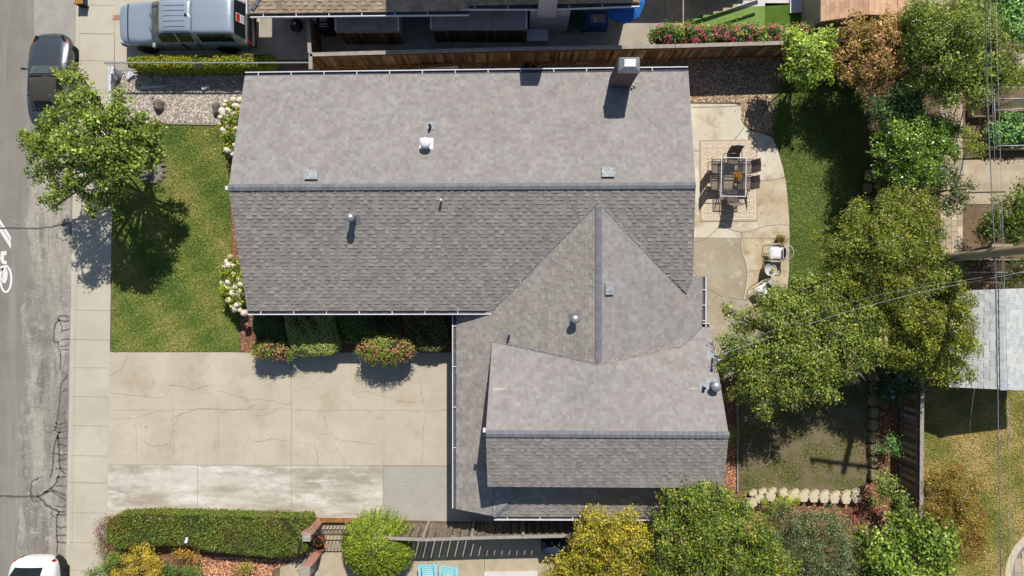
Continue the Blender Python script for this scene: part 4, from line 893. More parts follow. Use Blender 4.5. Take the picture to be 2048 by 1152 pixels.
# --- silver pickup with camper shell, nose to the left (local +x = nose)
def pickup():
    t = thing('pickup_truck', 'silver blue pickup with matching camper shell parked in the north driveway', 'pickup truck')
    s = [ring(2.66, .42, .55, .62, .82, .5, .9), ring(2.6, .4, .72, .76, .86, .64, .98), ring(2.3, .36, .84, .86, .92, .74, 1.1), ring(1.55, .36, .88, .89, .98, .8, 1.17), ring(1.32, .36, .88, .89, 1.0, .8, 1.2), ring(1.2, .36, .88, .89, 1.02, .78, 1.23),
         ring(.62, .36, .88, .89, 1.06, .66, 1.72), ring(.45, .36, .88, .89, 1.06, .65, 1.77), ring(-.55, .36, .88, .89, 1.06, .66, 1.78), ring(-.68, .36, .88, .89, 1.06, .66, 1.76)]
    body(t, s, 'silver_paint')
    s2 = [ring(-.70, .4, .87, .88, 1.05, .72, 1.8), ring(-.74, .4, .88, .89, 1.06, .74, 1.84), ring(-1.2, .4, .88, .89, 1.06, .74, 1.86), ring(-2.2, .4, .88, .89, 1.06, .73, 1.84), ring(-2.36, .4, .88, .89, 1.06, .72, 1.8), ring(-2.62, .42, .87, .88, 1.02, .76, 1.12), ring(-2.66, .42, .86, .87, 1.0, .74, 1.08)]
    body(t, s2, 'silver_paint', name='camper_shell')
    part(surf_panel(s, 5, 6, [3, 2, 1, 0, 14, 13, 12], .012, inset=(.12, .92), insk=(.06, .94)), 'windscreen', 'glass_green', t)
    for ks in ([3, 4], [12, 11]):
        part(surf_panel(s, 5.55, 7.35, ks, .014, inset=(.1, 1), insk=(.12, .85)), 'side_window', 'glass', t); part(surf_panel(s, 7.45, 8.2, ks, .014, inset=(0, 1), insk=(.12, .85)), 'side_window', 'glass', t)
        part(surf_panel(s2, 1.2, 3.2, ks, .014, inset=(.05, 1), insk=(.12, .8)), 'shell_window', 'glass', t)
    rw = surf_panel(s2, 4, 5, [3, 2, 1, 0, 14, 13, 12], .014, inset=(.08, .95), insk=(.06, .94)); part(rw, 'rear_window', 'glass', t)
    sg = MB()
    def pt(u, v, l=.035): x = -2.36 - .26 * u; z = 1.8 - .68 * u; return Vector((x - l * .93, v, z + l * .35))
    sg.add([pt(.2, .17), pt(.2, -.17), pt(.85, -.17), pt(.85, .17)], [(0, 1, 2, 3)]); part(sg, 'window_sign', 'sign_white', t)
    sg = MB(); sg.add([pt(.23, .15, .04), pt(.23, -.15, .04), pt(.5, -.15, .04), pt(.5, .15, .04)], [(0, 1, 2, 3)]); part(sg, 'sign_band', 'sign_red', t)
    sg = MB(); part_ = [sg.box(pt(.6 + .1 * r_, -.11 + .055 * c, .042), (.012, .03, .012)) for r_ in range(3) for c in range(5)]; part(sg, 'sign_lettering', 'plastic', t)
    for x in (-1.62, 1.72):
        for y in (-.82, .82): wheel(t, x, y, .37, .26)
    mb = MB(); mb.box((2.66, 0, .55), (.16, 1.6, .26)); mb.build('front_bumper', M['silver_paint'], t, bevel=.05)
    mb = MB(); mb.box((-2.76, 0, .58), (.2, 1.74, .16)); mb.build('rear_bumper', M['plastic'], t, bevel=.03)
    mb = MB(); mb.box((-2.69, 0, .84), (.05, 1.6, .5)); mb.build('tailgate', M['plastic'], t, bevel=.02)
    for y in (-.78, .78):
        mb = MB(); mb.box((-2.68, y, .9), (.08, .16, .34)); mb.build('tail_light', M['lamp_red'], t, bevel=.02)
        mb = MB(); mb.box((2.55, y * .85, .84), (.18, .26, .14)); mb.build('headlight', M['lamp_clear'], t, bevel=.03)
        mb = MB(); mb.box((1.08, y * 1.27, 1.16), (.12, .2, .16)); mb.build('wing_mirror', M['silver_paint'], t, bevel=.04)
        mb = MB(); mb.box((-.1, y * 1.15, .96), (.16, .03, .03)); mb.build('door_handle', M['silver_paint'], t)
    for y in (-.42, -.21, 0, .21, .42): mb = MB(); mb.box((.0, y, 1.786), (.85, .025, .008)); mb.build('roof_rib', M['silver_paint'], t, bevel=.005)
    for ks in ([4, 5, 6, 7], [11, 10, 9, 8]):
        for p_, w_ in ((5.35, .05), (7.42, .12), (8.5, .25)): part(surf_panel(s, p_, p_ + w_, ks, .008, sub=1, inset=(0, 1)), 'door_seam', 'plastic', t)
        part(surf_panel(s, 2.2, 9, [ks[2], ks[3]], .012, sub=8, inset=(0, 1), insk=(.7, .98)), 'sill_trim', 'plastic', t); part(surf_panel(s2, 0, 5, [ks[2], ks[3]], .012, sub=8, inset=(0, 1), insk=(.7, .98)), 'sill_trim', 'plastic', t)
    part(surf_panel(s, 2.1, 2.16, [3, 2, 1, 0, 14, 13, 12], .008, sub=1, inset=(0, 1)), 'bonnet_seam', 'plastic', t)
    for y in (-.3, .3): mb = MB(); mb.beam((1.24, y, 1.27), (1.02, y + .3, 1.43), .015, .012); mb.build('wiper', M['plastic'], t)
    for x in (-1.62, 1.72):
        for y in (-.9, .9): mb = MB(); mb.tube([(x + .43 * math.cos(a), y, .36 + .43 * math.sin(a)) for a in [math.pi * k / 10 for k in range(11)]], .03, 6); mb.build('wheel_arch', M['plastic'], t)
    mb = MB(); mb.lathe((-.48, -.02, 1.78), [(.05, 0), (.05, .04), (.01, .06)], 10); mb.build('antenna_base', M['plastic'], t); return t
tk = pickup(); tk.location = (-13.5, 10.88, 0.006); tk.rotation_euler = (0, 0, math.pi)
# --- dark convertible, nose up the picture
def roadster():
    t = thing('convertible_car', 'small dark grey convertible with black soft top parked at the kerb', 'car')
    s = [ring(1.98, .3, .3, .34, .46, .28, .5), ring(1.9, .24, .58, .6, .52, .48, .6), ring(1.65, .2, .78, .79, .6, .6, .72), ring(1.25, .18, .85, .86, .68, .66, .82), ring(.75, .18, .86, .86, .74, .68, .9), ring(.5, .18, .85, .86, .78, .7, .95),
         ring(-.15, .18, .85, .86, .82, .66, .96), ring(-.9, .18, .86, .87, .84, .66, .97), ring(-1.4, .2, .84, .85, .82, .62, .93), ring(-1.8, .24, .74, .77, .76, .55, .84), ring(-1.93, .28, .62, .66, .7, .48, .76), ring(-1.97, .32, .5, .54, .6, .4, .62)]
    body(t, s, 'dark_paint')
    r_ = [ring(.5, .8, .7, .7, .84, .58, .94), ring(.42, .8, .72, .72, .85, .6, .98), ring(-.02, .8, .72, .74, .86, .56, 1.2), ring(-.2, .8, .72, .74, .86, .55, 1.24), ring(-.85, .8, .7, .72, .88, .56, 1.22), ring(-1.35, .8, .62, .66, .88, .5, .98), ring(-1.42, .8, .56, .6, .86, .44, .92)]
    s2 = r_[2:]; mb = MB(); mb.smooth = True; mb.loft(s2); mb.build('soft_top', M['soft_top'], t, sub=2)
    ws = MB(); ws.smooth = True; ws.loft(r_[:3], caps=False); ws.build('windscreen_frame', M['plastic'], t, sub=1)
    part(surf_panel(r_, 0, 2, [3, 2, 1, 0, 14, 13, 12], .02, inset=(.2, .88), insk=(.05, .95)), 'windscreen', 'glass_green', t)
    part(surf_panel(r_, 4, 5, [2, 1, 0, 14, 13], .02, inset=(.35, .95), insk=(.08, .92)), 'rear_window', 'glass', t)
    for ks in ([3, 4], [12, 11]): part(surf_panel(r_, 2, 4, ks, .015, inset=(.02, .9), insk=(.1, .8)), 'side_window', 'glass', t)
    for x in (-1.12, 1.18):
        for y in (-.76, .76): wheel(t, x, y, .31, .2, 'brass_rim')
    for y in (-.58, .58):
        mb = MB(); mb.box((1.68, y, .66), (.3, .14, .05), rz=-.35 * (1 if y > 0 else -1)); mb.build('headlight', M['glass'], t, bevel=.02)
        mb = MB(); mb.box((1.56, y * 1.25, .62), (.16, .06, .08), rz=-.3 * (1 if y > 0 else -1)); mb.build('indicator', M['lamp_orange'], t, bevel=.02)
        mb = MB(); mb.box((.38, y * 1.62, .88), (.1, .26, .11)); mb.build('wing_mirror', M['dark_paint'], t, bevel=.04)
    for ks in ([3, 4, 5, 6, 7], [12, 11, 10, 9, 8]):
        for p_, w_ in ((4.6, .06), (6.75, .03)): part(surf_panel(s, p_, p_ + w_, ks, .006, sub=1, inset=(0, 1)), 'door_seam', 'plastic', t)
    part(surf_panel(s, 1.5, 1.56, [3, 2, 1, 0, 14, 13, 12], .006, sub=1, inset=(0, 1)), 'bonnet_seam', 'plastic', t); part(surf_panel(s, 7.9, 7.94, [3, 2, 1, 0, 14, 13, 12], .006, sub=1, inset=(0, 1)), 'boot_seam', 'plastic', t)
    mb = MB(); mb.box((-1.9, 0, .7), (.05, 1.0, .05)); mb.build('tail_light', M['lamp_red'], t, bevel=.01)
    mb = MB(); mb.box((-1.99, 0, .3), (.1, 1.2, .14)); mb.build('rear_bumper', M['plastic'], t, bevel=.03)
    return t
rc = roadster(); rc.location = (-19.25, 8.7, -.112); rc.rotation_euler = (0, 0, math.pi / 2 + .01)
# --- white hatchback at the bottom edge, tail up the picture
def hatch():
    t = thing('hatchback_car', 'white hatchback at the kerb, cut off by the bottom edge', 'car')
    s = [ring(-2.04, .36, .3, .36, .66, .22, .72), ring(-1.97, .3, .6, .64, .78, .42, .88), ring(-1.82, .26, .8, .81, .88, .52, 1.06), ring(-1.45, .24, .86, .87, .93, .6, 1.42), ring(-1.1, .22, .87, .88, .93, .62, 1.5), ring(-.2, .22, .87, .88, .93, .62, 1.54), ring(.35, .22, .87, .88, .93, .6, 1.48), ring(1.05, .22, .87, .88, .92, .7, 1.0), ring(1.6, .24, .85, .86, .84, .66, .9), ring(1.95, .28, .74, .76, .7, .52, .76), ring(2.03, .34, .5, .54, .6, .36, .64)]
    body(t, s, 'white_car')
    part(surf_panel(s, 2, 3, [3, 2, 1, 0, 14, 13, 12], .016, inset=(.12, .95), insk=(.06, .94)), 'rear_window', 'glass', t)
    part(surf_panel(s, 3.1, 3.16, [3, 2, 1, 0, 14, 13, 12], .01, sub=1, inset=(0, 1)), 'hatch_seam', 'plastic', t)
    for ks in ([5, 6, 7], [10, 9, 8]): part(surf_panel(s, 1.0, 9, ks, .012, sub=10, inset=(0, 1), insk=(.35, 1)), 'lower_trim', 'plastic', t)
    part(surf_panel(s, 6, 7, [3, 2, 1, 0, 14, 13, 12], .016, inset=(.08, .92), insk=(.04, .96)), 'windscreen', 'glass', t)
    for ks in ([3, 4], [12, 11]): part(surf_panel(s, 3, 6.4, ks, .016, inset=(.02, 1), insk=(.1, .85)), 'side_window', 'glass', t)
    mb = MB(); mb.box((-1.5, 0, 1.47), (.22, 1.1, .03)); mb.build('spoiler', M['plastic'], t, bevel=.01)
    mb = MB(); mb.box((-2.0, 0, .62), (.05, .5, .12)); mb.build('number_plate', M['sign_white'], t)
    for x in (-1.25, 1.3):
        for y in (-.78, .78): wheel(t, x, y, .31, .2)
    for y in (-.7, .7):
        mb = MB(); mb.box((-1.88, y * .98, .74), (.14, .12, .16)); mb.build('tail_light', M['lamp_red'], t, bevel=.04)
        mb = MB(); mb.box((.72, y * 1.36, .98), (.1, .18, .12)); mb.build('wing_mirror', M['white_car'], t, bevel=.04)
    return t
hc = hatch(); hc.scale = (1.1, 1.13, 1.1); hc.location = (-19.78, -13.4, -.112); hc.rotation_euler = (0, 0, -math.pi / 2)
# ------------------------------------------------------------------ street bench
M['bench_wood'] = mk('varnished_slat', (196, 150, 86), (172, 126, 68), 6, rough=.6)
t = thing('slatted_bench', 'slatted wooden bench with dark ends on the kerb at the top edge', 'bench', tuple(P(170, -10, 0)))
for k in range(5): mb = MB(); mb.box((-.15 + k * .075, 0, .43), (.045, 1.1, .03)); mb.build('slat', M['bench_wood'], t)
for y in (-.52, .52): mb = MB(); mb.box((0, y, .2), (.36, .05, .4)); mb.box((0, y, .41), (.42, .07, .02)); mb.build('leg', M['plastic'], t)
mb = MB(); mb.box((0, 0, .395), (.4, 1.12, .025)); mb.build('seat_frame', M['plastic'], t)
# ------------------------------------------------------------------ patio furniture
M['rug'] = mk('rug_ground', (194, 179, 158), (186, 170, 148), 5, rough=1, fine=.05, layers=[((184, 160, 136), 2, .5, .7, .5)])
M['rug_line'] = mk('rug_pattern', (224, 214, 200), (214, 204, 190), 5, rough=1)
M['rug_edge'] = mk('rug_border', (176, 158, 136), (168, 150, 128), 5, rough=1)
a, b = P(1399, 280), P(1514, 443); cx, cy = (a.x + b.x) / 2, (a.y + b.y) / 2; RW, RH = b.x - a.x, a.y - b.y
rug = thing('outdoor_rug', 'beige outdoor rug with white lattice pattern under the patio dining table', 'rug', (cx, cy, .04), R(.6))
mb = MB(); mb.box((0, 0, .006), (RW, RH, .012)); mb.build('border', M['rug_edge'], rug)
mb = MB(); mb.box((0, 0, .0125), (RW - .14, RH - .14, .009)); mb.build('field', M['rug'], rug)
ln = MB()
for s_ in (-1, 1):
    ln.ribbon([(s_ * (RW / 2 - .1), -RH / 2 + .1, 0), (s_ * (RW / 2 - .1), RH / 2 - .1, 0)], .022, .0185); ln.ribbon([(-RW / 2 + .1, s_ * (RH / 2 - .1), 0), (RW / 2 - .1, s_ * (RH / 2 - .1), 0)], .022, .0185)
nx, ny = 5, 7; gx_, gy_ = (RW - .24) / nx, (RH - .24) / ny
def seg(p, q): ln.ribbon([(p[0], p[1], 0), (q[0], q[1], 0)], .024, .0182)
for i in range(nx + 1):
    for j in range(ny * 2 + 1):
        if (j % 2): continue
        x0 = -RW / 2 + .12 + i * gx_; y0 = -RH / 2 + .12 + j * gy_ / 2
        for sx_, sy_ in ((1, 1), (-1, 1), (1, -1), (-1, -1)):
            pts = [(x0, y0 + sy_ * .06), (x0 + sx_ * .05, y0 + sy_ * .06), (x0 + sx_ * .05, y0 + sy_ * .1), (x0 + sx_ * gx_ * .5, y0 + sy_ * gy_ * .42), (x0 + sx_ * gx_ * .5, y0 + sy_ * gy_ / 2)]
            if all(abs(p[0]) <= RW / 2 - .1 and abs(p[1]) <= RH / 2 - .1 for p in pts):
                for p, q in zip(pts[:-1], pts[1:]): seg(p, q)
ln.build('lattice_pattern', M['rug_line'], rug)
M['frame_brown'] = mk('bronze_frame', (84, 76, 72), (70, 62, 58), 6, rough=.5, spec=.4)
M['sling'] = mk('sling_fabric', (126, 114, 106), (116, 104, 98), 20, rough=.9, bump=.3, bsc=80)
M['table_glass'] = bpy.data.materials.new('table_glass'); M['table_glass'].use_nodes = True
b_ = M['table_glass'].node_tree.nodes['Principled BSDF']; b_.inputs['Base Color'].default_value = (.05, .06, .065, 1); b_.inputs['Roughness'].default_value = .04; b_.inputs['Alpha'].default_value = .22
TP = P(1467, 354, .72); tb = thing('dining_table', 'glass topped patio dining table with pale metal rim on the rug', 'table', (TP.x, TP.y, .052), R(-1.2))
mb = MB(); mb.box((0, 0, .67), (.98, 1.56, .008)); mb.build('glass_top', M['table_glass'], tb)
mb = MB()
for s_ in (-1, 1): mb.box((s_ * .51, 0, .672), (.035, 1.62, .03)); mb.box((0, s_ * .797, .672), (.985, .035, .03))
mb.build('rim', M['off_white'], tb)
mb = MB(); mb.box((0, 0, .645), (.9, .04, .03)); mb.box((0, .5, .645), (.9, .03, .03)); mb.box((0, -.5, .645), (.9, .03, .03)); mb.build('cross_bar', M['frame_brown'], tb)
for x in (-.44, .44):
    for y in (-.7, .7): mb = MB(); mb.tube([(x, y, .66), (x * 1.02, y * 1.02, .3), (x * 1.05, y * 1.05, 0)], .022, 8); mb.build('leg', M['frame_brown'], tb)
def patio_chair(label):
    t = thing('patio_chair', label, 'chair', (0, 0, 0), 0, 'dining chairs round the patio table')
    mb = MB(); mb.loft([[Vector((x, y, z)) for x, z in ((-.25, .40), (0, .385), (.25, .40), (.25, .412), (0, .397), (-.25, .412))] for y in (.26, .0, -.22)]); mb.build('seat', M['sling'], t)
    mb = MB(); mb.loft([[Vector((x, y - (.02 if abs(x) < .1 else 0) + dy, z)) for x, dy in ((-.25, 0), (0, -.01), (.25, 0), (.25, .012), (0, .002), (-.25, .012))] for y, z in ((-.24, .42), (-.3, .62), (-.38, .85), (-.43, .98))]); mb.build('backrest', M['sling'], t)
    for s_ in (-1, 1):
        mb = MB(); mb.tube(catmull([(s_ * .27, .27, .0), (s_ * .28, .28, .3), (s_ * .29, .27, .56), (s_ * .29, .18, .62), (s_ * .29, -.1, .62), (s_ * .28, -.3, .6)], 3), .015, 6); mb.build('armrest', M['frame_brown'], t)
        mb = MB(); mb.tube(catmull([(s_ * .26, -.44, 1.0), (s_ * .26, -.3, .6), (s_ * .26, -.23, .4), (s_ * .27, -.3, .0)], 3), .015, 6); mb.build('leg', M['frame_brown'], t)
        mb = MB(); mb.tube([(s_ * .26, .27, .4), (s_ * .26, -.24, .41)], .014, 6); mb.build('seat_rail', M['frame_brown'], t)
    for y, z in ((.27, .4), (-.24, .41)): mb = MB(); mb.tube([(-.26, y, z), (.26, y, z)], .013, 6); mb.build('cross_rail', M['frame_brown'], t)
    return t
c0 = patio_chair('brown sling chair at the top end of the patio dining table')
ZR_ = .052
def at(px, py, z=.4): p = P(px, py, z); return (p.x, p.y, ZR_)
c0.location = at(1466, 318); c0.rotation_euler = (0, 0, math.pi + .0)
dup(c0, at(1464, 394), 0.03, 'brown sling chair at the bottom end of the patio dining table')
dup(c0, at(1435, 335), -math.pi / 2 - .02, 'brown sling chair on the left of the dining table, nearer the top end')
dup(c0, at(1433, 367), -math.pi / 2 + .02, 'brown sling chair on the left of the dining table, nearer the bottom end')
dup(c0, at(1490, 335), math.pi / 2 + .03, 'brown sling chair on the right of the dining table, nearer the top end')
dup(c0, at(1488, 367), math.pi / 2 - .02, 'brown sling chair on the right of the dining table, nearer the bottom end')
pot('pot of orange and yellow chrysanthemums in the middle of the dining table', 1473, 353, .09, .14, pal_=((214, 150, 50), (196, 120, 40), (220, 180, 70), (150, 120, 50)), seed=11, fz_=1.9, n=420, size=.045, base=.73, tall=.2, cat='potted plant')
# lounge chairs with cushions
M['pale_frame'] = mk('cream_metal_frame', (206, 198, 184), (190, 182, 168), 6, rough=.45, metal=.2)
M['cushion'] = mk('white_cushion', (222, 222, 224), (210, 210, 214), 5, rough=1, bump=.4, bsc=12)
M['stripe'] = mk('dark_stripe', (48, 48, 58), (40, 40, 50), 6, rough=1)
def cushion(mb, c, w_, d, h, M_=Matrix.Identity(4)):
    bm_pts = []; n = 9; c = Vector(c); out = []
    for s_ in (1, -1):
        for i in range(n):
            for j in range(n):
                u = -1 + 2 * i / (n - 1); v = -1 + 2 * j / (n - 1); k = 1 - .07 * (1 - u * u) * 0 ; zz = h / 2 * ((1 - u ** 4) * (1 - v ** 4)) ** .5 * s_
                pin = 1 - .06 * (1 - abs(u) ** 2) * (abs(v) ** 4); pin2 = 1 - .06 * (1 - abs(v) ** 2) * (abs(u) ** 4)
                out.append(c + M_ @ Vector((u * w_ / 2 * pin2, v * d / 2 * pin, zz)))
    fs = []
    for s_ in range(2):
        o = s_ * n * n
        fs += [(o + i * n + j, o + (i + 1) * n + j, o + (i + 1) * n + j + 1, o + i * n + j + 1) for i in range(n - 1) for j in range(n - 1)]
    mb.smooth = True; mb.add(out, fs)
def lounge(label):
    t = thing('lounge_chair', label, 'armchair', (0, 0, 0), 0, 'cushioned metal lounge chairs on the patio')
    mb = MB(); mb.tube(catmull([(-.3, .34, .42), (.3, .34, .42), (.32, .2, .42), (.3, -.28, .4), (-.3, -.28, .4), (-.32, .2, .42), (-.3, .34, .42)], 3), .014, 6)
    for k in range(6): mb.tube([(-.25 + k * .1, .34, .41), (-.25 + k * .1, -.28, .4)], .006, 4)
    mb.build('seat_frame', M['pale_frame'], t)
    mb = MB(); mb.tube(catmull([(-.36, -.1, .62), (-.34, -.3, .72), (-.2, -.44, .86), (0, -.5, .9), (.2, -.44, .86), (.34, -.3, .72), (.36, -.1, .62)], 4), .014, 6)
    mb.tube(catmull([(-.3, -.28, .42), (-.2, -.38, .5), (0, -.42, .52), (.2, -.38, .5), (.3, -.28, .42)], 4), .012, 6)
    for k in range(7): x = -.24 + k * .08; mb.tube([(x, -.36 - .05 * (1 - abs(x) / .3), .5), (x, -.42 - .07 * (1 - abs(x) / .3), .86)], .006, 4)
    mb.build('backrest', M['pale_frame'], t)
    for s_ in (-1, 1):
        mb = MB(); mb.tube(catmull([(s_ * .36, -.1, .62), (s_ * .38, .2, .64), (s_ * .36, .36, .6), (s_ * .32, .4, .3), (s_ * .34, .42, .0)], 3), .015, 6); mb.build('armrest', M['pale_frame'], t)
        mb = MB(); mb.tube([(s_ * .3, -.28, .42), (s_ * .32, -.34, .0)], .015, 6); mb.build('leg', M['pale_frame'], t)
        mb = MB(); mb.tube([(s_ * .36, .36, .02), (s_ * .34, -.36, .02)], .012, 6); mb.build('runner', M['frame_brown'], t)
    mb = MB(); cushion(mb, (0, .04, .46), .56, .56, .14); mb.build('seat_cushion', M['cushion'], t)
    Mr = Matrix.Rotation(R(62), 4, 'X'); mb = MB(); cushion(mb, (0, -.27, .62), .46, .3, .13, Mr); o = mb.build('striped_pillow', M['stripe'], t)
    for k in (-1, 0, 1): mb = MB(); mb.box(Vector((0, -.27, .62)) + Mr @ Vector((0, k * .085, .0)), (.43, .035, .142), M=Mr); mb.build('white_stripe', M['cushion'], o)
    return t
l0 = lounge('cream metal lounge chair with white cushion near the lawn, above the round side table')
l0.location = (P(1553, 506, .4).x, P(1553, 506, .4).y, .03); l0.rotation_euler = (0, 0, math.pi / 2)
dup(l0, (P(1527, 580, .4).x, P(1527, 580, .4).y, .03), math.pi / 2 + .65, 'cream metal lounge chair partly under tree leaves, below the round side table')
M['mosaic'] = mk('pale_tray', (196, 206, 204), (180, 192, 190), 9, rough=.4); M['wicker'] = mk('woven_drum', (138, 124, 108), (112, 100, 86), 20, bump=1, bsc=50)
p = P(1541, 540, .5); t = thing('side_table', 'round drum side table with pale tray top between the two lounge chairs', 'table', (p.x, p.y, .03))
mb = MB(); mb.lathe((0, 0, 0), [(.2, 0), (.26, .1), (.27, .3), (.22, .48)], 24); mb.build('drum', M['wicker'], t)
mb = MB(); mb.lathe((0, 0, 0), [(.25, .48), (.255, .53), (.24, .53), (.235, .5), (.01, .5)], 28); mb.build('tray_top', M['mosaic'], t)
pot('small dish of yellow flowers on the round side table', 1543, 541, .06, .08, pal_=((226, 180, 60), (214, 160, 50), (230, 200, 90)), seed=14, fz_=1.6, n=120, size=.04, base=.53, tall=.08, cat='potted plant')
pot('round pot with a green and red leafy plant above the lounge chair', 1554, 482, .15, .28, m='black_pipe', pal_=((120, 130, 50), (96, 116, 40), (170, 90, 60), (150, 140, 60)), seed=12, fz_=1.5, n=420, size=.07, base=.03, tall=.3, cat='potted plant')
# ------------------------------------------------------------------ utility pole + wires
M['pole'] = mk('pole_timber', (178, 160, 130), (142, 126, 102), 6, rough=.95, bump=.8, bsc=30, stretch=(6, 6, .4), fine=.12)
M['wire'] = mk('wire_sheath', (176, 178, 180), (130, 132, 136), 20, rough=.5)
M['wire_dark'] = mk('dark_wire', (104, 106, 110), (70, 72, 76), 20, rough=.6)
t = thing('utility_pole', 'tall timber utility pole leaning out over the right edge', 'utility pole', (15.95, .95, 0))
mb = MB(); mb.tube([(15.95, .95, 0), (16.1, 1.1, 3.2), (16.2, 1.22, 7.4), (16.25, 1.3, 10.9)], .19, 14, .12); mb.build('pole', M['pole'], t, local=False)
for z, l_ in ((10.6, 1.5), (6.2, .35)):
    mb = MB(); mb.box((16.25 if z > 8 else 16.35, 1.42, z), (l_ * 2, .1, .12), rz=-.12 if z > 8 else 0); mb.build('crossarm', M['pole'], t, local=False)
for x in (-1.35, -.6, .6, 1.35): mb = MB(); mb.lathe((16.25 + x, 1.42 - x * .12, 10.66), [(.05, 0), (.06, .08), (.03, .14), (.04, .2)], 10); mb.build('insulator', M['plastic'], t, local=False)
def wire(label, pts, r, m='wire', seg=12):
    mb = MB(); mb.tube(catmull([Vector(p) for p in pts], seg), r, 5); o = mb.build('overhead_wire', M[m]); return tag(o, label, 'wire')
wx = lambda px, py, z=6.0: P(px, py, z)
wire('thick twisted overhead cable running the full height near the right edge', [wx(1966, -300), wx(1970, 0), wx(1979, 288), wx(1990, 545), wx(1995, 800), wx(2001, 1152), wx(2006, 1500)], .017, 'wire_dark')
wire('thin pale messenger wire twisted beside the thick cable', [wx(1968, -300, 6.04), wx(1971.5, 0, 6.04), wx(1978, 288, 6.04), wx(1992, 545, 6.04), wx(1996.5, 800, 6.04), wx(1999, 1152, 6.04), wx(2004, 1500, 6.04)], .005)
wire('second overhead wire right of the thick cable', [wx(1988, -300, 6.3), wx(1992, 0, 6.3), wx(2000, 288, 6.3), wx(2008, 545, 6.3), wx(2018, 900, 6.3), wx(2030, 1500, 6.3)], .007)
wire('faint third wire between the thick cable and the second wire', [wx(1978, -300, 6.2), wx(1980, 0, 6.2), wx(1988, 288, 6.2), wx(2004, 545, 6.2), wx(1968, 690, 5.6), wx(1942, 830, 5), wx(1936, 1000, 4)], .005)
wire('service wire crossing the treetops from the pole to the roof mast', [P(1432, 712, 4.0), P(1560, 668, 4.15), P(1700, 622, 4.7), P(1850, 583, 5.4), P(2006, 552, 6.1), P(2060, 540, 6.3)], .009)
wire('thin wire above the service wire, reaching over the trees to the pole', [P(1440, 705, 4.1), P(1600, 640, 4.5), P(1750, 592, 5.1), P(2006, 548, 6.2)], .005)
M['bin_blue'] = mk('blue_plastic', (84, 118, 148), (74, 106, 136), 5, rough=.5)
p = P(1877, 469, .7); t = thing('water_barrel', 'open blue plastic barrel beside the paver path', 'barrel', (p.x, p.y, 0))
mb = MB(); mb.lathe((0, 0, 0), [(.2, 0), (.25, .2), (.26, .7), (.285, .72), (.285, .75), (.25, .75), (.235, .3), (.01, .28)], 26); mb.build('barrel', M['bin_blue'], t)
# ------------------------------------------------------------------ garden hose, adirondack chairs
M['hose'] = mk('hose', (96, 100, 80), (80, 84, 66), 10)
mb = MB(); c = P(1947, 917)
mb.tube(catmull([P(1996, 930, .02), P(1975, 926, .02), P(1950, 928, .02), P(1931, 920, .02), P(1930, 910, .02), P(1945, 905, .02), P(1960, 912, .02), P(1962, 925, .03), P(1985, 900, .02), P(1998, 884, .02), P(2012, 880, .02), P(2030, 855, .02), P(2016, 850, .02), P(2000, 862, .02)], 6), .013, 5); o = mb.build('garden_hose', M['hose']); tag(o, 'garden hose looped on the dry lawn', 'hose')
M['aqua'] = mk('aqua_plastic', (150, 204, 210), (136, 192, 200), 5, rough=.5)
def adirondack(label, m, group=None):
    t = thing('adirondack_chair', label, 'chair', (0, 0, 0), 0, group)
    for k in range(6): mb = MB(); mb.box((0, .26 - k * .09, .36 - k * .02), (.52, .075, .022)); mb.build('seat_slat', M[m], t)
    for k in range(5):
        mb = MB(); x = -.2 + k * .1; mb.beam((x, -.22, .26), (x * 1.25, -.55, .92 - abs(k - 2) * .05), .085, .022); mb.build('back_slat', M[m], t)
    for s_ in (-1, 1):
        mb = MB(); mb.prism([(s_ * .26, .36), (s_ * .36, .4), (s_ * .4, .3), (s_ * .38, -.3), (s_ * .3, -.34)], .54, .565); mb.build('armrest', M[m], t)
        mb = MB(); mb.box((s_ * .3, .3, .28), (.03, .12, .56)); mb.build('leg', M[m], t); mb = MB(); mb.beam((s_ * .27, .32, .34), (s_ * .27, -.5, .04), .03, .12); mb.build('side_rail', M[m], t)
    return t
ad = adirondack('aqua blue adirondack chair at the bottom edge, left one of the pair', 'aqua', 'aqua adirondack chairs in the courtyard'); q = P(856, 1144, .4); ad.location = (q.x, q.y, 0); ad.rotation_euler = (0, 0, .03)
q = P(897, 1148, .4); dup(ad, (q.x, q.y, 0), -.14, 'aqua blue adirondack chair at the bottom edge, right one of the pair')
M['tarp_navy'] = mk('navy_cover', (40, 54, 78), (32, 44, 66), 4, rough=.7)
t = thing('covered_grill', 'navy blue covered barbecue in the fence shade beside the yellow tree', 'grill', tuple(P(1105, 1082)))
mb = MB(); mb.loft([[Vector((x, y, z)) for x, y in ((-.5 * k, -.28 * k), (.5 * k, -.28 * k), (.5 * k, .28 * k), (-.5 * k, .28 * k))] for k, z in ((1, 0), (1, .6), (.85, .85), (.5, 1.0))]); o = mb.build('cover', M['tarp_navy'], t, bevel=.04)
M['grey_stone'] = M['rock']
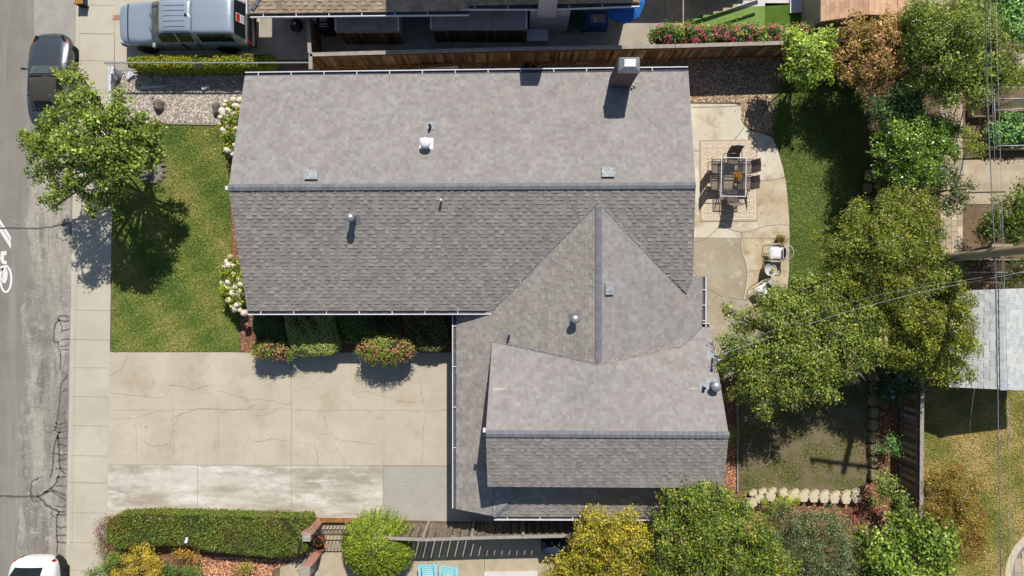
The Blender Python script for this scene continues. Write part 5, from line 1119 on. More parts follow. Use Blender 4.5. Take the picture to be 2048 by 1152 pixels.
# ------------------------------------------------------------------ north neighbour
M['tan_roof'] = mk('tan_shingle', (255, 255, 255), (232, 232, 232), 2, tint=True, rough=.95, fine=.08, fsc=90)
M['lav_siding'] = mk('pale_siding', (186, 180, 182), (176, 170, 172), 3)
nh = thing('house', "north neighbour's house, brown shingle roof edge and siding along the top edge", 'house', (0, 10.8, 0))
tanp = [s2l(c) for c in ((178, 158, 132), (166, 146, 122), (186, 164, 136), (158, 140, 118), (172, 156, 136))]
na, nb_, nc, nd = P(500, 27, 2.6), P(938, 22.5, 2.6), P(923, 13.5, 2.6), P(1278, 8, 2.6)
zNN = lambda x, y: 2.6 + .35 * (y - 10.62)
r1 = [na, nb_, Vector((nb_.x, 13.6, 0)), Vector((na.x + .0, 13.6, 0))]; r2 = [Vector((nb_.x + .0, nc.y, 0)), nd, Vector((nd.x, 13.6, 0)), Vector((nb_.x + .0, 13.6, 0))]
sh = MB(); dk = MB()
for q, s_ in ((r1, 41), (r2, 42)):
    deck(dk, [fz(zNN, p) for p in q]); shingles(sh, q, zNN, (0, 1), pal_=tanp, seed=s_)
ro = sh.build('roof', M['tan_roof'], nh, local=False); dk.build('roof_deck', M['gutter_in'], ro, local=False)
cpx = MB(); ridge_caps(cpx, Vector((na.x + .1, na.y + .15, 2.68)), Vector((na.x + .75, na.y + .9, 2.93)), w_=.1); cpx.build('ridge_cap', M['cap'], nh, local=False)
gutter('gutter', na, nb_, (0, -1), nh); gutter('gutter', Vector((nc.x, nc.y, zNN(0, nc.y))), P(1076, 11.5, 2.73), (0, -1), nh); gutter('gutter', P(1112, 11, 2.73), Vector((nd.x, nd.y, zNN(0, nd.y))), (0, -1), nh)
gutter('gutter', na + Vector((.0, 0, 0)), na + Vector((0, 1.6, 0)), (-1, 0), nh, step=5)
wl = MB(); wl.box((-4.5, 14.7, 1.25), (10.4, 6.6, 2.5)); wl.box((3.6, 15.2, 1.25), (2.8, 5.8, 2.5)); wl.box((1.5, 12.6, 1.3), (1.55, 3.6, 2.6)); wl.box((.4, 15.4, 4.2), (9.0, 6.6, 2.9)); wl.build('wall', M['lav_siding'], nh, local=False)
sd_ = MB()
for k in range(12): sd_.box((1.5, 10.79, .15 + k * .2), (1.57, .02, .19))
sd_.build('siding', M['lav_siding'], nh, local=False)
mb = MB(); mb.box((.45, 15.4, 5.7), (9.4, 6.9, .16)); mb.build('upper_roof', M['cap'], nh, local=False)
mb = MB(); mb.box((1.35, 11.0, 4.2), (.68, .75, 4.0)); 
for k in range(20): mb.box((1.35, 11.0, 2.3 + k * .19), (.695, .765, .165))
mb.build('chimney', M['lav_siding'], nh, local=False)
# lean-to sheds against the boundary
M['shed_roof'] = mk('shed_roof_felt', (172, 156, 148), (158, 143, 136), 2, rough=.95, fine=.08, layers=[((110, 98, 92), 1.4, .5, .7, .5)])
def leanto(label, x0, x1, y0, yb, h):
    a = P(x0, y0, h); b = P(x1, y0, h); c = P(x0, yb, 0); yf = P(0, yb, 0).y; t = thing('lean_to_shed', label, 'shed', ((a.x + b.x) / 2, yf, 0))
    mb = MB(); mb.add([(a.x, yf - .02, h), (b.x, yf - .02, h), (b.x, yf + 1.2, h + .18), (a.x, yf + 1.2, h + .18)] + [(a.x, yf - .02, h - .05), (b.x, yf - .02, h - .05), (b.x, yf + 1.2, h + .13), (a.x, yf + 1.2, h + .13)], [(0, 1, 2, 3), (7, 6, 5, 4), (0, 4, 5, 1), (1, 5, 6, 2), (2, 6, 7, 3), (3, 7, 4, 0)]); mb.build('roof', M['shed_roof'], t, local=False)
    mb = MB(); mb.box(((a.x + b.x) / 2, yf - .05, h - .04), (b.x - a.x, .05, .1)); mb.build('fascia', M['rail_wood'], t, local=False)
    for x in (a.x, b.x): mb = MB(); mb.beam((x, yf - .02, h + .01), (x, yf + 1.2, h + .19), .06, .06); mb.build('edge_trim', M['white'], t, local=False)
    mb = MB(); n = int((b.x - a.x) / .15)
    for k in range(n): f = rnd.uniform(.4, 1.1); mb.cur = (f, f, f); mb.box((a.x + .04 + (k + .5) * (b.x - a.x - .08) / n, yf + .03, h / 2 - .04), (.13, .02, h - .1))
    mb.build('front_boards', M['fence'], t, local=False)
    for x in (a.x + .04, b.x - .04): mb = MB(); mb.box((x, yf + .62, h / 2), (.03, 1.15, h)); mb.build('side_wall', M['lav_siding'], t, local=False)
    return t
leanto('brown flat roofed lean-to shed beside the black rubbish bin', 672, 797, 61, 90, 1.65); leanto('longer brown flat roofed lean-to shed next to the pale siding wall', 862, 1053, 59, 86, 1.65)
t = thing('rubbish_bin', 'black wheeled rubbish bin with white markings in the shaded side passage', 'bin', (P(660, 62, 0).x, P(660, 62, 0).y, 0))
mb = MB(); mb.box((0, 0, .48), (.5, .5, .96), taper=1.12); mb.build('body', M['plastic'], t, bevel=.03); mb = MB(); mb.box((0, 0, 1.0), (.58, .6, .06)); mb.build('lid', M['plastic'], t, bevel=.02)
mb = MB(); [mb.box((x, y, 1.034), (.08, .05, .006)) for x in (-.1, 0, .1) for y in (.12, .04)]; mb.box((0, -.1, 1.034), (.3, .04, .006)); mb.box((0, -.2, 1.034), (.34, .03, .006)); mb.build('lid_marking', M['sign_white'], t)
M['ball'] = M['black_metal']
t = thing('kettle_grill', 'round black kettle grill on the shaded concrete pad behind the pickup', 'grill', (P(602, 62, 0).x, P(602, 62, 0).y, 0))
mb = MB(); mb.lathe((0, 0, .6), [(.02, -.25), (.22, -.15), (.29, 0), (.24, .14), (.1, .22), (.01, .24)], 20); mb.build('bowl', M['black_metal'], t); mb = MB(); mb.lathe((0, 0, .84), [(.05, 0), (.05, .04), (.01, .05)], 10); mb.build('handle', M['white'], t)
for a_ in (0, 2.1, 4.2): mb = MB(); mb.tube([(0.12 * math.cos(a_), .12 * math.sin(a_), .4), (.26 * math.cos(a_), .26 * math.sin(a_), 0)], .012, 5); mb.build('leg', M['black_metal'], t)
mb = MB(); mb.box((0, 0, 0), (.84, .46, .5)); mb.box((0, 0, .27), (.88, .5, .05)); o = mb.build('storage_box', M['off_white'], bevel=.02); q = P(1074, 74, .3); o.location = (q.x, q.y, .26); tag(o, 'white storage box against the pale siding wall', 'storage box')
M['green_plastic'] = mk('green_plastic', (60, 110, 92), (52, 98, 82), 5, rough=.5)
g1 = adirondack('dark green plastic chair in the shade beside the siding wall', 'green_plastic'); q = P(1152, 44, .4); g1.location = (q.x, q.y, 0); g1.rotation_euler = (0, 0, math.pi)
M['blue_tarp'] = mk('blue_cover', (40, 96, 156), (32, 82, 138), 4, rough=.6)
t = thing('covered_grill', 'barbecue under a bright blue cover beside the green chair', 'grill', (P(1190, 50, 0).x, P(1190, 50, 0).y, 0))
mb = MB(); mb.loft([[Vector((x, y, z)) for x, y in ((-.5 * k, -.3 * k), (.5 * k, -.3 * k), (.5 * k, .3 * k), (-.5 * k, .3 * k))] for k, z in ((1, 0), (.98, .7), (.9, .8), (.88, .82))]); mb.build('cover', M['blue_tarp'], t, bevel=.04)
mb = MB(); mb.box((.02, -.05, .84), (.6, .34, .04)); mb.build('hot_plate', M['shed_roof'], t); mb = MB(); mb.lathe((-.1, -.1, .86), [(.05, 0), (.05, .06), (.01, .07)], 10); mb.build('jar', M['sign_white'], t)
M['umb_blue'] = mk('blue_canvas', (36, 104, 176), (30, 92, 160), 3, rough=.8)
t = thing('patio_umbrella', 'bright blue patio umbrella cut off by the top edge', 'umbrella', (P(1250, 2, 2.2).x, P(1250, 2, 2.2).y, 0))
mb = MB(); n = 8; rr_ = .82; mb.add([(0, 0, 2.45)] + [(rr_ * math.cos(2 * math.pi * k / n), rr_ * math.sin(2 * math.pi * k / n), 2.05) for k in range(n)] + [(0, 0, 2.43)] + [(rr_ * math.cos(2 * math.pi * k / n), rr_ * math.sin(2 * math.pi * k / n), 1.97) for k in range(n)], [(0, 1 + k, 1 + (k + 1) % n) for k in range(n)] + [(1 + k, 10 + k, 10 + (k + 1) % n, 1 + (k + 1) % n) for k in range(n)])
mb.build('canopy', M['umb_blue'], t); mb = MB(); mb.tube([(0, 0, 0), (0, 0, 2.45)], .02, 8); mb.build('pole', M['white'], t)
# tan roofed shed at top right
M['beige_roof'] = mk('beige_roof_panel', (255, 255, 255), (240, 240, 240), 2, tint=True, rough=.9, fine=.05)
bt = [s2l(c) for c in ((204, 166, 138), (196, 158, 130), (210, 172, 142), (192, 152, 124))]
t = thing('garden_shed', 'beige tiled garden shed with gable end at the top edge', 'shed', (P(1690, 30, 0).x, 11.8, 0))
gl_, gr_, gm = P(1641, 43, 2.0), P(1818, 33, 2.0), P(1738, 29, 2.75)
mb = MB(); dk = MB()
zl = plane_of(gl_, gm, gm + Vector((0, 1, 0))); zr = plane_of(gr_, gm, gm + Vector((0, 1, 0)))
ql = [gl_, gm, gm + Vector((0, 4, 0)), gl_ + Vector((0, 4, 0))]; qr = [gm, gr_, gr_ + Vector((0, 4, 0)), gm + Vector((0, 4, 0))]
shingles(mb, ql, zl, (1, 0), row=.15, tab=(.3, .45), pal_=bt, seed=51, t_lo=.006, t_hi=.012); shingles(mb, qr, zr, (-1, 0), row=.15, tab=(.3, .45), pal_=bt, seed=52, t_lo=.006, t_hi=.012)
ro = mb.build('roof', M['beige_roof'], t, local=False); deck(dk, [fz(zl, p) for p in ql]); deck(dk, [fz(zr, p) for p in qr]); dk.build('roof_deck', M['shed_roof'], ro, local=False)
M['shed_wall'] = mk('shed_wall', (150, 146, 134), (140, 136, 124), 3)
mb = MB(); x0, x1, y0 = gl_.x + .06, gr_.x - .08, gl_.y + .1; mb.add([(x0, y0, 0), (x1, y0, 0), (x1, y0, 1.9), (gm.x, y0, 2.6), (x0, y0, 1.9), (x0, y0 + 3.8, 0), (x1, y0 + 3.8, 0), (x1, y0 + 3.8, 1.9), (gm.x, y0 + 3.8, 2.6), (x0, y0 + 3.8, 1.9)], [(0, 1, 2, 3, 4), (5, 9, 8, 7, 6), (0, 4, 9, 5), (1, 6, 7, 2)]); wo = mb.build('wall', M['shed_wall'], t, local=False)
mb = MB(); mb.box((gm.x - .1, y0 - .012, 1.9), (.5, .02, .22)); mb.build('gable_vent', M['off_white'], t, local=False)
mb = MB(); mb.prism([tuple(P(x, y, .1).xy) for x, y in ((1580, -60), (1606, -60), (1606, 24), (1580, 26))], 0, .1); o = mb.build('step_slab', M['off_white']); tag(o, 'pale grey slab left of the beige garden shed', 'slab')
# ------------------------------------------------------------------ east neighbour: white shingle shed, stone patio, vegetable garden
M['ridge_pale'] = mk('pale_ridge_shingle', (186, 190, 190), (172, 176, 178), 6, rough=.95, tint=True)
M['pale_shingle'] = mk('pale_grey_shingle', (255, 255, 255), (242, 242, 242), 2, tint=True, rough=.95, fine=.06, fsc=90, layers=[((238, 238, 236), 1, .5, .7, .4)])
ws_ = [s2l(c) for c in ((190, 193, 189), (182, 186, 182), (195, 197, 193), (174, 179, 176), (187, 190, 186))]
t = thing('garden_shed', 'shed with pale grey shingle roof behind the tree beside the right edge', 'shed', tuple(P(1990, 770, 0)))
e0_ = P(1920, 582, 2.3); e1_ = P(1897, 774, 2.3); r0_ = P(2004, 578, 2.95); r1_ = P(2007, 779, 2.95); f0_ = P(2110, 575, 2.3); f1_ = P(2120, 785, 2.3); e0_ = Vector((e1_.x, e0_.y, 2.3))
zl = plane_of(e0_, r0_, r1_); zr = plane_of(f0_, r0_, r1_); mb = MB(); dk = MB()
shingles(mb, [e0_, e1_, r1_, r0_], zl, (1, 0), row=.18, tab=(.16, .34), pal_=ws_, seed=61, t_hi=.02); shingles(mb, [r0_, r1_, f1_, f0_], zr, (-1, 0), row=.14, tab=(.16, .34), pal_=ws_, seed=62, t_hi=.02)
ro = mb.build('roof', M['pale_shingle'], t, local=False); deck(dk, [fz(zl, p) for p in (e0_, e1_, r1_, r0_)]); deck(dk, [fz(zr, p) for p in (r0_, r1_, f1_, f0_)]); dk.build('roof_deck', M['flash'], ro, local=False)
mb = MB(); mb.box(((e1_.x + f1_.x) / 2, (e0_.y + e1_.y) / 2, 1.1), (f1_.x - e1_.x - .4, abs(e0_.y - e1_.y) - .4, 2.2)); mb.build('wall', M['shed_wall'], t, local=False)
mb = MB(); ridge_caps(mb, r0_ + Vector((0, 0, .01)), r1_ + Vector((0, 0, .01)), w_=.13); mb.build('ridge_cap', M['ridge_pale'], t, local=False)
M['paver'] = mk('paver', (255, 255, 255), (236, 236, 236), 3, tint=True, rough=.9, fine=.08)
pv_ = [s2l(c) for c in ((190, 174, 150), (176, 160, 138), (198, 182, 154), (170, 162, 148), (204, 180, 148))]
def pavers(name, x0, x1, y0, y1, s_=.24, z=.02, inside=None):
    mb = MB(); a = P(x0, y1); b = P(x1, y0); nx_ = int((b.x - a.x) / s_); ny_ = int((b.y - a.y) / s_)
    for i in range(nx_):
        j = 0
        while j < ny_:
            l_ = rnd.choice((1, 1, 2)); cx_, cy_ = a.x + (i + .5) * s_, a.y + (j + l_ / 2) * s_; k = rnd.uniform(.9, 1.08); mb.cur = tuple(v * k for v in rnd.choice(pv_))
            if inside is None or inside(cx_, cy_): mb.box((cx_, cy_, z - .02), (s_ - .012, s_ * l_ - .012, .04))
            j += l_
    o = mb.build(name, M['paver']); o['kind'] = 'structure'; return o
pavers('paver_path', 1880, 1926, 120, 520)
pavers('paver_floor', 1960, 2140, 15, 40); pavers('paver_floor', 2030, 2140, 100, 140)
pc = P(2110, 1150); pavers('stone_patio', 2000, 2220, 1060, 1300, .3, .03, inside=lambda x, y: (x - pc.x) ** 2 + (y - pc.y) ** 2 < 1.72 ** 2)
mb = MB(); rg = [(pc.x + 1.98 * math.cos(a), pc.y + 1.98 * math.sin(a), 0) for a in [i * math.pi / 20 for i in range(41)]]; mb.ribbon(rg, .3, .024); o = mb.build('stone_patio_edge', M['block']); o['kind'] = 'structure'
mb = MB(); rg = [(pc.x + 1.77 * math.cos(a), pc.y + 1.77 * math.sin(a), 0) for a in [i * math.pi / 20 for i in range(41)]]; mb.ribbon(rg, .12, .028); o = mb.build('stone_patio_edge', M['lead']); o['kind'] = 'structure'
yard('garden_concrete', [(1926, 320), (2300, 318), (2300, 408), (1926, 408)], .0, 'pave_aggr', thick=.02)
yard('garden_soil', [(1840, -100), (2300, -100), (2300, 318), (1840, 318)], -.006, 'soil', thick=.02)
M['trellis_pipe'] = mk('grey_pipe', (168, 168, 170), (148, 148, 152), 8, rough=.5, metal=.3)
t = thing('pipe_trellis', 'grey pipe frame over the vegetable beds at the right edge', 'trellis', tuple(P(1975, 300, 0)))
zt = 1.9
for a, b in ((P(1986, 140, zt), P(1992, 293, zt)), (P(1988, 174, zt), P(2100, 176, zt)), (P(1989, 198, zt), P(2100, 196, zt)), (P(1990, 221, zt), P(2100, 214, zt)), (P(1992, 292, zt), P(2100, 290, zt)), (P(1992, 292, zt), P(1992, 292, zt) * 1 + Vector((0, 0, -zt))), (P(1986, 140, zt), P(1986, 140, zt) + Vector((0, 0, -zt))), (P(1989, 198, zt), P(1989, 198, zt) + Vector((0, 0, -zt)))):
    mb = MB(); mb.tube([a, b], .025, 6); mb.build('pipe', M['trellis_pipe'], t, local=False)
M['green_mesh'] = mk('green_wire_mesh', (70, 130, 104), (60, 116, 92), 8, rough=.6)
t = thing('tomato_cage', 'green wire mesh cage standing under the pipe frame', 'plant cage', tuple(P(2010, 200, 0))); mb = MB()
for k in range(7): z = .2 + k * .2; mb.tube([P(1990, 215) + Vector((0, 0, z)), P(2100, 212) + Vector((0, 0, z))], .009, 4)
for k in range(14): q = P(1990 + k * 8, 214.5); mb.tube([q, q + Vector((0, 0, 1.5))], .009, 4)
mb.build('mesh', M['green_mesh'], t, local=False)
def raised_bed(label, x0, y0, x1, y1, h, m='rail_wood'):
    a, b = P(x0, y1, 0), P(x1, y0, 0); t = thing('raised_bed', label, 'raised bed', (a.x, a.y, 0)); cx_, cy_ = (a.x + b.x) / 2, (a.y + b.y) / 2; w_, d = b.x - a.x, b.y - a.y
    for c, s_ in (((cx_, a.y, h / 2), (w_, .05, h)), ((cx_, b.y, h / 2), (w_, .05, h)), ((a.x, cy_, h / 2), (.05, d - .06, h)), ((b.x, cy_, h / 2), (.05, d - .06, h))): mb = MB(); mb.box(c, s_); mb.build('side_board', M[m], t, local=False)
    mb = MB(); mb.box((cx_, cy_, h * .4), (w_ - .06, d - .06, h * .8)); mb.build('soil', M['potsoil'], t, local=False); return t
raised_bed('timber raised bed with leafy crops below the pipe frame', 1962, 250, 2150, 300, .35); raised_bed('timber raised bed between the paver path and the pipe frame', 1935, 205, 1975, 236, .35); raised_bed('timber raised bed under the tomato cage', 1990, 225, 2150, 238, .3); raised_bed('dark raised bed below the utility pole with pots beside it', 1885, 520, 2150, 545, .4, 'cap_grey')
for i, (x, y, c) in enumerate(((1985, 520, 'black_pipe'), (2010, 522, 'black_pipe'), (1948, 524, 'clay'))): pot(('black nursery pot left in the row under the utility pole', 'black nursery pot nearest the right edge under the utility pole', 'clay nursery pot below the utility pole')[i], x, y, .15, .3, m=c, pal_=((110, 120, 60), (90, 100, 46)), seed=70 + i, fz_=1.1, n=60)

# stair of the north deck: stands just beyond the top edge, its stepped shade falls on the paving
t = thing('outdoor_staircase', 'beige stepped staircase with handrail whose stepped shadow falls on the paving', 'staircase', (9.0, 12.9, 0))
for k in range(7): mb = MB(); mb.box((10.05 - k * .385, 12.9, (.18 * (k + 1)) / 2), (.385, 1.1, .18 * (k + 1))); mb.build('step', M['stucco'], t, local=False)
for dz, h_ in ((.34, .16), (.95, .12)): mb = MB(); mb.beam((10.5, 12.42, dz), (7.4, 12.42, 1.35 + dz), .06, h_); mb.build('handrail', M['off_white'], t, local=False)
mb = MB(); mb.box((6.3, 13.1, 1.3), (2.4, 1.4, .14)); mb.build('landing', M['stucco'], t, local=False)
for x in (5.3, 7.2): mb = MB(); mb.box((x, 12.6, .6), (.1, .1, 1.2)); mb.build('post', M['off_white'], t, local=False)
mb = MB(); mb.box((P(235, 35).x, P(0, 35).y, .004), (.4, .2, .03)); o = mb.build('brick_edging', M['brick']); tag(o, 'short strip of pink brick edging in front of the pickup', 'edging')
mb = MB(); mb.prism([(-.07, -.12), (.05, -.12), (.09, .1), (0, .12)], 0, .01); o = mb.build('paper_scrap', M['sign_white']); o.location = P(372, 1080, .93); tag(o, 'small white paper scrap lying on the long front hedge', 'paper')
# ------------------------------------------------------------------ plants
G1 = ((122, 140, 52), (104, 124, 44), (140, 154, 62), (88, 108, 38))
GD = ((70, 92, 36), (58, 80, 32), (86, 108, 44), (98, 118, 50))
GY = ((132, 142, 46), (116, 130, 42), (100, 116, 38), (154, 152, 56), (84, 102, 36))
GG = ((96, 122, 56), (112, 138, 60), (82, 104, 46), (134, 154, 76))
LEAFK = 1.3
def T(*a, **k): return plant(*a, **k)
T('street_tree', 'leafy green street tree overhanging the kerb, stone ring at its foot', 'tree', P(306, 342, 0),
  [E(195, 285, 4.4, 1.15), E(118, 292, 3.9, .8), E(75, 272, 3.6, .45), E(108, 250, 3.7, .45), E(160, 215, 3.9, .55), E(143, 165, 3.5, .3), E(118, 147, 3.3, .16), E(148, 136, 3.3, .12), E(168, 178, 3.5, .28), E(192, 195, 3.8, .3), E(105, 385, 3.6, .35), E(88, 340, 3.6, .4), E(150, 350, 3.8, .6), E(215, 395, 3.6, .38),
   E(188, 428, 3.3, .2), E(238, 245, 4.0, .6), E(285, 265, 3.7, .5), E(272, 325, 3.8, .55), E(225, 345, 4.2, .65), E(306, 290, 3.4, .3), E(290, 235, 3.4, .2), E(92, 402, 3.4, .18), E(52, 285, 3.4, .2), E(48, 272, 3.4, .12), E(235, 185, 3.4, .22), E(245, 205, 3.5, .25), E(314, 245, 3.2, .16), E(325, 262, 3.2, .16),
   E(230, 430, 3.3, .18), E(178, 400, 3.4, .25), E(250, 380, 3.4, .3), E(312, 310, 3.2, .28), E(160, 150, 3.4, .15), E(70, 310, 3.5, .22), E(110, 415, 3.3, .1), E(100, 225, 3.5, .2), E(128, 200, 3.5, .25), E(303, 326, 3.2, .25)],
  dens=256, size=0.109, palette=G1, seed=3, trunk=.12, sig=.09, per=9, bark=M['pale_bark'], ar=.62, inner=.2, twigs=3)
LEAFK = 1.2
T('lime_tree', 'bright lime green leafy tree at the end of the long board fence', 'tree', P(1600, 130, 0), [E(1612, 112, 2.5, .85), E(1590, 90, 2.5, .5), E(1640, 95, 2.6, .55), E(1630, 145, 2.3, .6), E(1595, 140, 2.3, .5), E(1604, 165, 2.0, .3)], dens=405, size=0.109, palette=((164, 184, 72), (146, 172, 58), (184, 200, 92), (118, 146, 50)), seed=5, trunk=.08, ar=.6, sig=.09)
T('bronze_tree', 'tree with bronze brown foliage below the beige garden shed', 'tree', P(1720, 150, 0), [E(1745, 110, 2.7, 1.1), E(1700, 75, 2.4, .7), E(1780, 75, 2.6, .8), E(1695, 130, 2.3, .7), E(1800, 110, 2.4, .6), E(1745, 160, 2.3, .7), E(1770, 140, 2.4, .7), E(1720, 55, 2.1, .45), E(1780, 48, 2.2, .4)], dens=405, size=0.084, palette=((184, 146, 96), (158, 132, 74), (164, 152, 70), (202, 160, 110), (136, 128, 56), (146, 110, 72)), seed=6, sig=.09, ar=.6)
T('tall_green_tree', 'tall feathery green tree under the overhead wires at the top right', 'tree', P(1850, 175, 0), [E(1900, 95, 4.1, 1.3), E(1860, 55, 3.7, .9), E(1850, 140, 3.5, .8), E(1950, 60, 3.7, 1.0), E(1955, 140, 3.6, .9), E(1910, 170, 3.5, .8), E(1845, 100, 3.5, .7), E(1990, 110, 3.9, .7), E(1885, 190, 3.7, .5), E(1830, 30, 3.3, .6), E(1925, 15, 3.3, .7), E(2000, 160, 3.6, .5), E(1940, 185, 3.8, .6)], dens=446, size=0.101, palette=((116, 138, 50), (98, 122, 42), (138, 154, 60), (80, 104, 38), (154, 158, 74)), seed=7, sig=.1, ar=.36, per=11)
T('bright_shrub', 'pale bright green shrub in the top right corner', 'shrub', P(1990, 40, 0), [E(2012, 25, 1.8, .7), E(2040, 60, 1.7, .6), E(1990, -10, 1.8, .6), E(2060, 10, 1.8, .7)], dens=351, size=0.134, palette=((144, 182, 104), (122, 164, 86), (164, 196, 122), (98, 138, 70)), seed=8, ar=.7)
T('dark_shrub_tree', 'dark green small leaved tree between the bronze tree and the glossy tree', 'tree', P(1775, 225, 0), [E(1790, 200, 2.8, .7), E(1765, 225, 2.6, .6), E(1820, 225, 2.7, .6), E(1790, 245, 2.5, .6), E(1845, 175, 2.5, .5)], dens=432, size=0.076, palette=((78, 108, 54), (62, 90, 44), (96, 128, 64), (50, 76, 40)), seed=9)
T('glossy_tree', 'round tree with shiny bright green leaves beside the back lawn', 'tree', P(1790, 320, 0), [E(1800, 300, 3.0, .95), E(1835, 270, 2.9, .75), E(1780, 345, 2.6, .6), E(1825, 345, 2.7, .8), E(1865, 300, 2.7, .7), E(1850, 255, 2.7, .6), E(1895, 270, 2.5, .45), E(1778, 285, 2.6, .5), E(1905, 305, 2.3, .3)], dens=446, size=0.088, palette=((112, 142, 46), (92, 122, 38), (142, 166, 60), (72, 102, 34)), seed=10, mat=M['gloss_leaf'], ar=.55, sig=.08)
T('grey_green_tree', 'thin grey green tree reaching over the paver path', 'tree', P(1850, 390, 0), [E(1880, 365, 2.3, .45), E(1915, 385, 2.3, .4), E(1935, 370, 2.2, .22), E(1870, 400, 2.2, .4), E(1900, 415, 2.1, .35), E(1925, 405, 2.1, .25), E(1905, 350, 2.3, .3)], dens=256, size=0.092, palette=((110, 122, 76), (90, 104, 60), (132, 140, 92), (74, 88, 52)), seed=11, sig=.09, ar=.5, twigs=5)
LEAFK = 1.22
T('yellow_green_tree', 'large yellow green tree spreading over the end of the back lawn', 'tree', P(1760, 520, 0),
  [E(1760, 490, 4.2, 1.3), E(1700, 500, 3.9, .85), E(1660, 520, 3.6, .5), E(1700, 440, 3.7, .45), E(1715, 420, 3.6, .35), E(1790, 420, 4, .65), E(1830, 430, 3.9, .7), E(1800, 395, 3.6, .35), E(1850, 470, 3.9, .65), E(1830, 520, 4.1, .9), E(1870, 560, 3.9, .7), E(1770, 560, 4.0, .9), E(1690, 560, 3.7, .75), E(1735, 600, 3.8, .6), E(1790, 615, 3.7, .7), E(1755, 655, 3.6, .55), E(1830, 590, 3.9, .6), E(1645, 478, 3.3, .3), E(1850, 405, 3.6, .3), E(1900, 600, 3.6, .55)],
  dens=446, size=0.088, palette=GY, seed=12, trunk=.16, sig=.09, ar=.42, per=11)
T('yellow_green_tree', 'yellow green tree in front of the pale grey shed roof', 'tree', P(1850, 660, 0),
  [E(1880, 660, 4.1, 1.0), E(1910, 610, 3.9, .6), E(1925, 700, 3.8, .5), E(1910, 735, 3.6, .45), E(1850, 700, 3.9, .8), E(1820, 640, 4.0, .8), E(1940, 745, 3.3, .22), E(1870, 745, 3.5, .5), E(1890, 560, 3.7, .5), E(1800, 700, 3.6, .6), E(1930, 660, 3.7, .4)],
  dens=446, size=0.092, palette=((140, 144, 44), (122, 132, 40), (104, 118, 36), (158, 156, 54), (86, 104, 34)), seed=13, trunk=.14, sig=.09, ar=.42, per=11)
T('twiggy_tree', 'large twiggy green tree overhanging the patio and the house corner', 'tree', P(1590, 690, 0),
  [E(1590, 650, 3.9, 1.0), E(1640, 600, 3.7, .8), E(1540, 620, 3.7, .75), E(1565, 592, 3.4, .35), E(1485, 640, 3.3, .4), E(1455, 622, 3.1, .2), E(1500, 700, 3.5, .7), E(1455, 690, 3.3, .4), E(1460, 740, 3.3, .45), E(1510, 760, 3.5, .75), E(1560, 720, 3.8, .9), E(1620, 720, 3.8, .9), E(1680, 680, 3.8, .8), E(1720, 640, 3.7, .7), E(1580, 790, 3.5, .65), E(1640, 775, 3.5, .6), E(1530, 810, 3.3, .45), E(1600, 582, 3.4, .35), E(1700, 730, 3.6, .6), E(1740, 700, 3.6, .6), E(1470, 790, 3.1, .3), E(1690, 590, 3.5, .5)],
  dens=364, size=0.088, palette=((124, 142, 56), (104, 124, 48), (142, 156, 66), (84, 104, 40), (150, 152, 60)), seed=14, trunk=.17, sig=.1, ar=.55, bark=M['pale_bark'], twigs=9)
T('dark_flowering_shrub', 'shaded dark shrub dotted with pale blue white flowers by the back fence', 'shrub', P(1780, 770, 0), [E(1780, 740, 1.7, .8), E(1755, 775, 1.6, .5), E(1810, 770, 1.6, .55), E(1785, 785, 1.5, .45)], dens=446, size=0.076, palette=((58, 86, 40), (48, 72, 34), (72, 98, 46)), seed=15)
def flowers(t, clumps, n, size, palette, seed, name='flowers', ar=.9, low=.0, kf=1.04, dots=6, sg=.035):
    rs = np.random.RandomState(seed); PO = []; NO = []
    per = max(1, n // len(clumps))
    for c, r_ in clumps:
        d = rs.normal(size=(per * 4, 3)); d /= np.linalg.norm(d, axis=1, keepdims=True); d = d[d[:, 2] > low][:per]; p = np.array(c) + d * np.array(r_) * kf
        PO.append(np.repeat(p, dots, 0) + rs.normal(size=(len(p) * dots, 3)) * sg); NO.append(np.repeat(d, dots, 0) + rs.normal(size=(len(p) * dots, 3)) * .4 + np.array([0, 0, .5]))
    PO = np.concatenate(PO); NO = np.concatenate(NO); m = len(PO)
    o = leaves_mesh(name, PO, NO, size * rs.uniform(.7, 1.3, m), size * ar * rs.uniform(.8, 1.2, m), pal(rs, m, palette, .12), M['petal'], t); o['kind'] = 'stuff'; return o
M['petal'] = mk('petal', (255, 255, 255), (248, 248, 248), tint=True, rough=.7, trans=.25)
t = bpy.data.objects['dark_flowering_shrub']; flowers(t, [E(1775, 765, 1.7, .6), E(1790, 745, 1.7, .6)], 26, .05, ((210, 214, 236), (196, 204, 230)), 16)
T('yellow_tree', 'yellow leaved tree at the bottom edge beside the courtyard', 'tree', P(1190, 1100, 0), [E(1215, 1065, 3.5, .8), E(1250, 1040, 3.3, .5), E(1265, 1085, 3.5, .75), E(1190, 1040, 3.3, .5), E(1180, 1095, 3.4, .75), E(1225, 1125, 3.5, .8), E(1130, 1135, 2.8, .55), E(1110, 1150, 2.6, .5), E(1160, 1150, 3, .6), E(1280, 1130, 3.3, .6), E(1172, 1055, 3.1, .35), E(1220, 1170, 3.3, .7)], dens=446, size=0.088, palette=((178, 166, 50), (160, 152, 46), (144, 144, 44), (192, 172, 58), (114, 124, 40), (166, 140, 62)), seed=17, sig=.085, ar=.45, per=11)
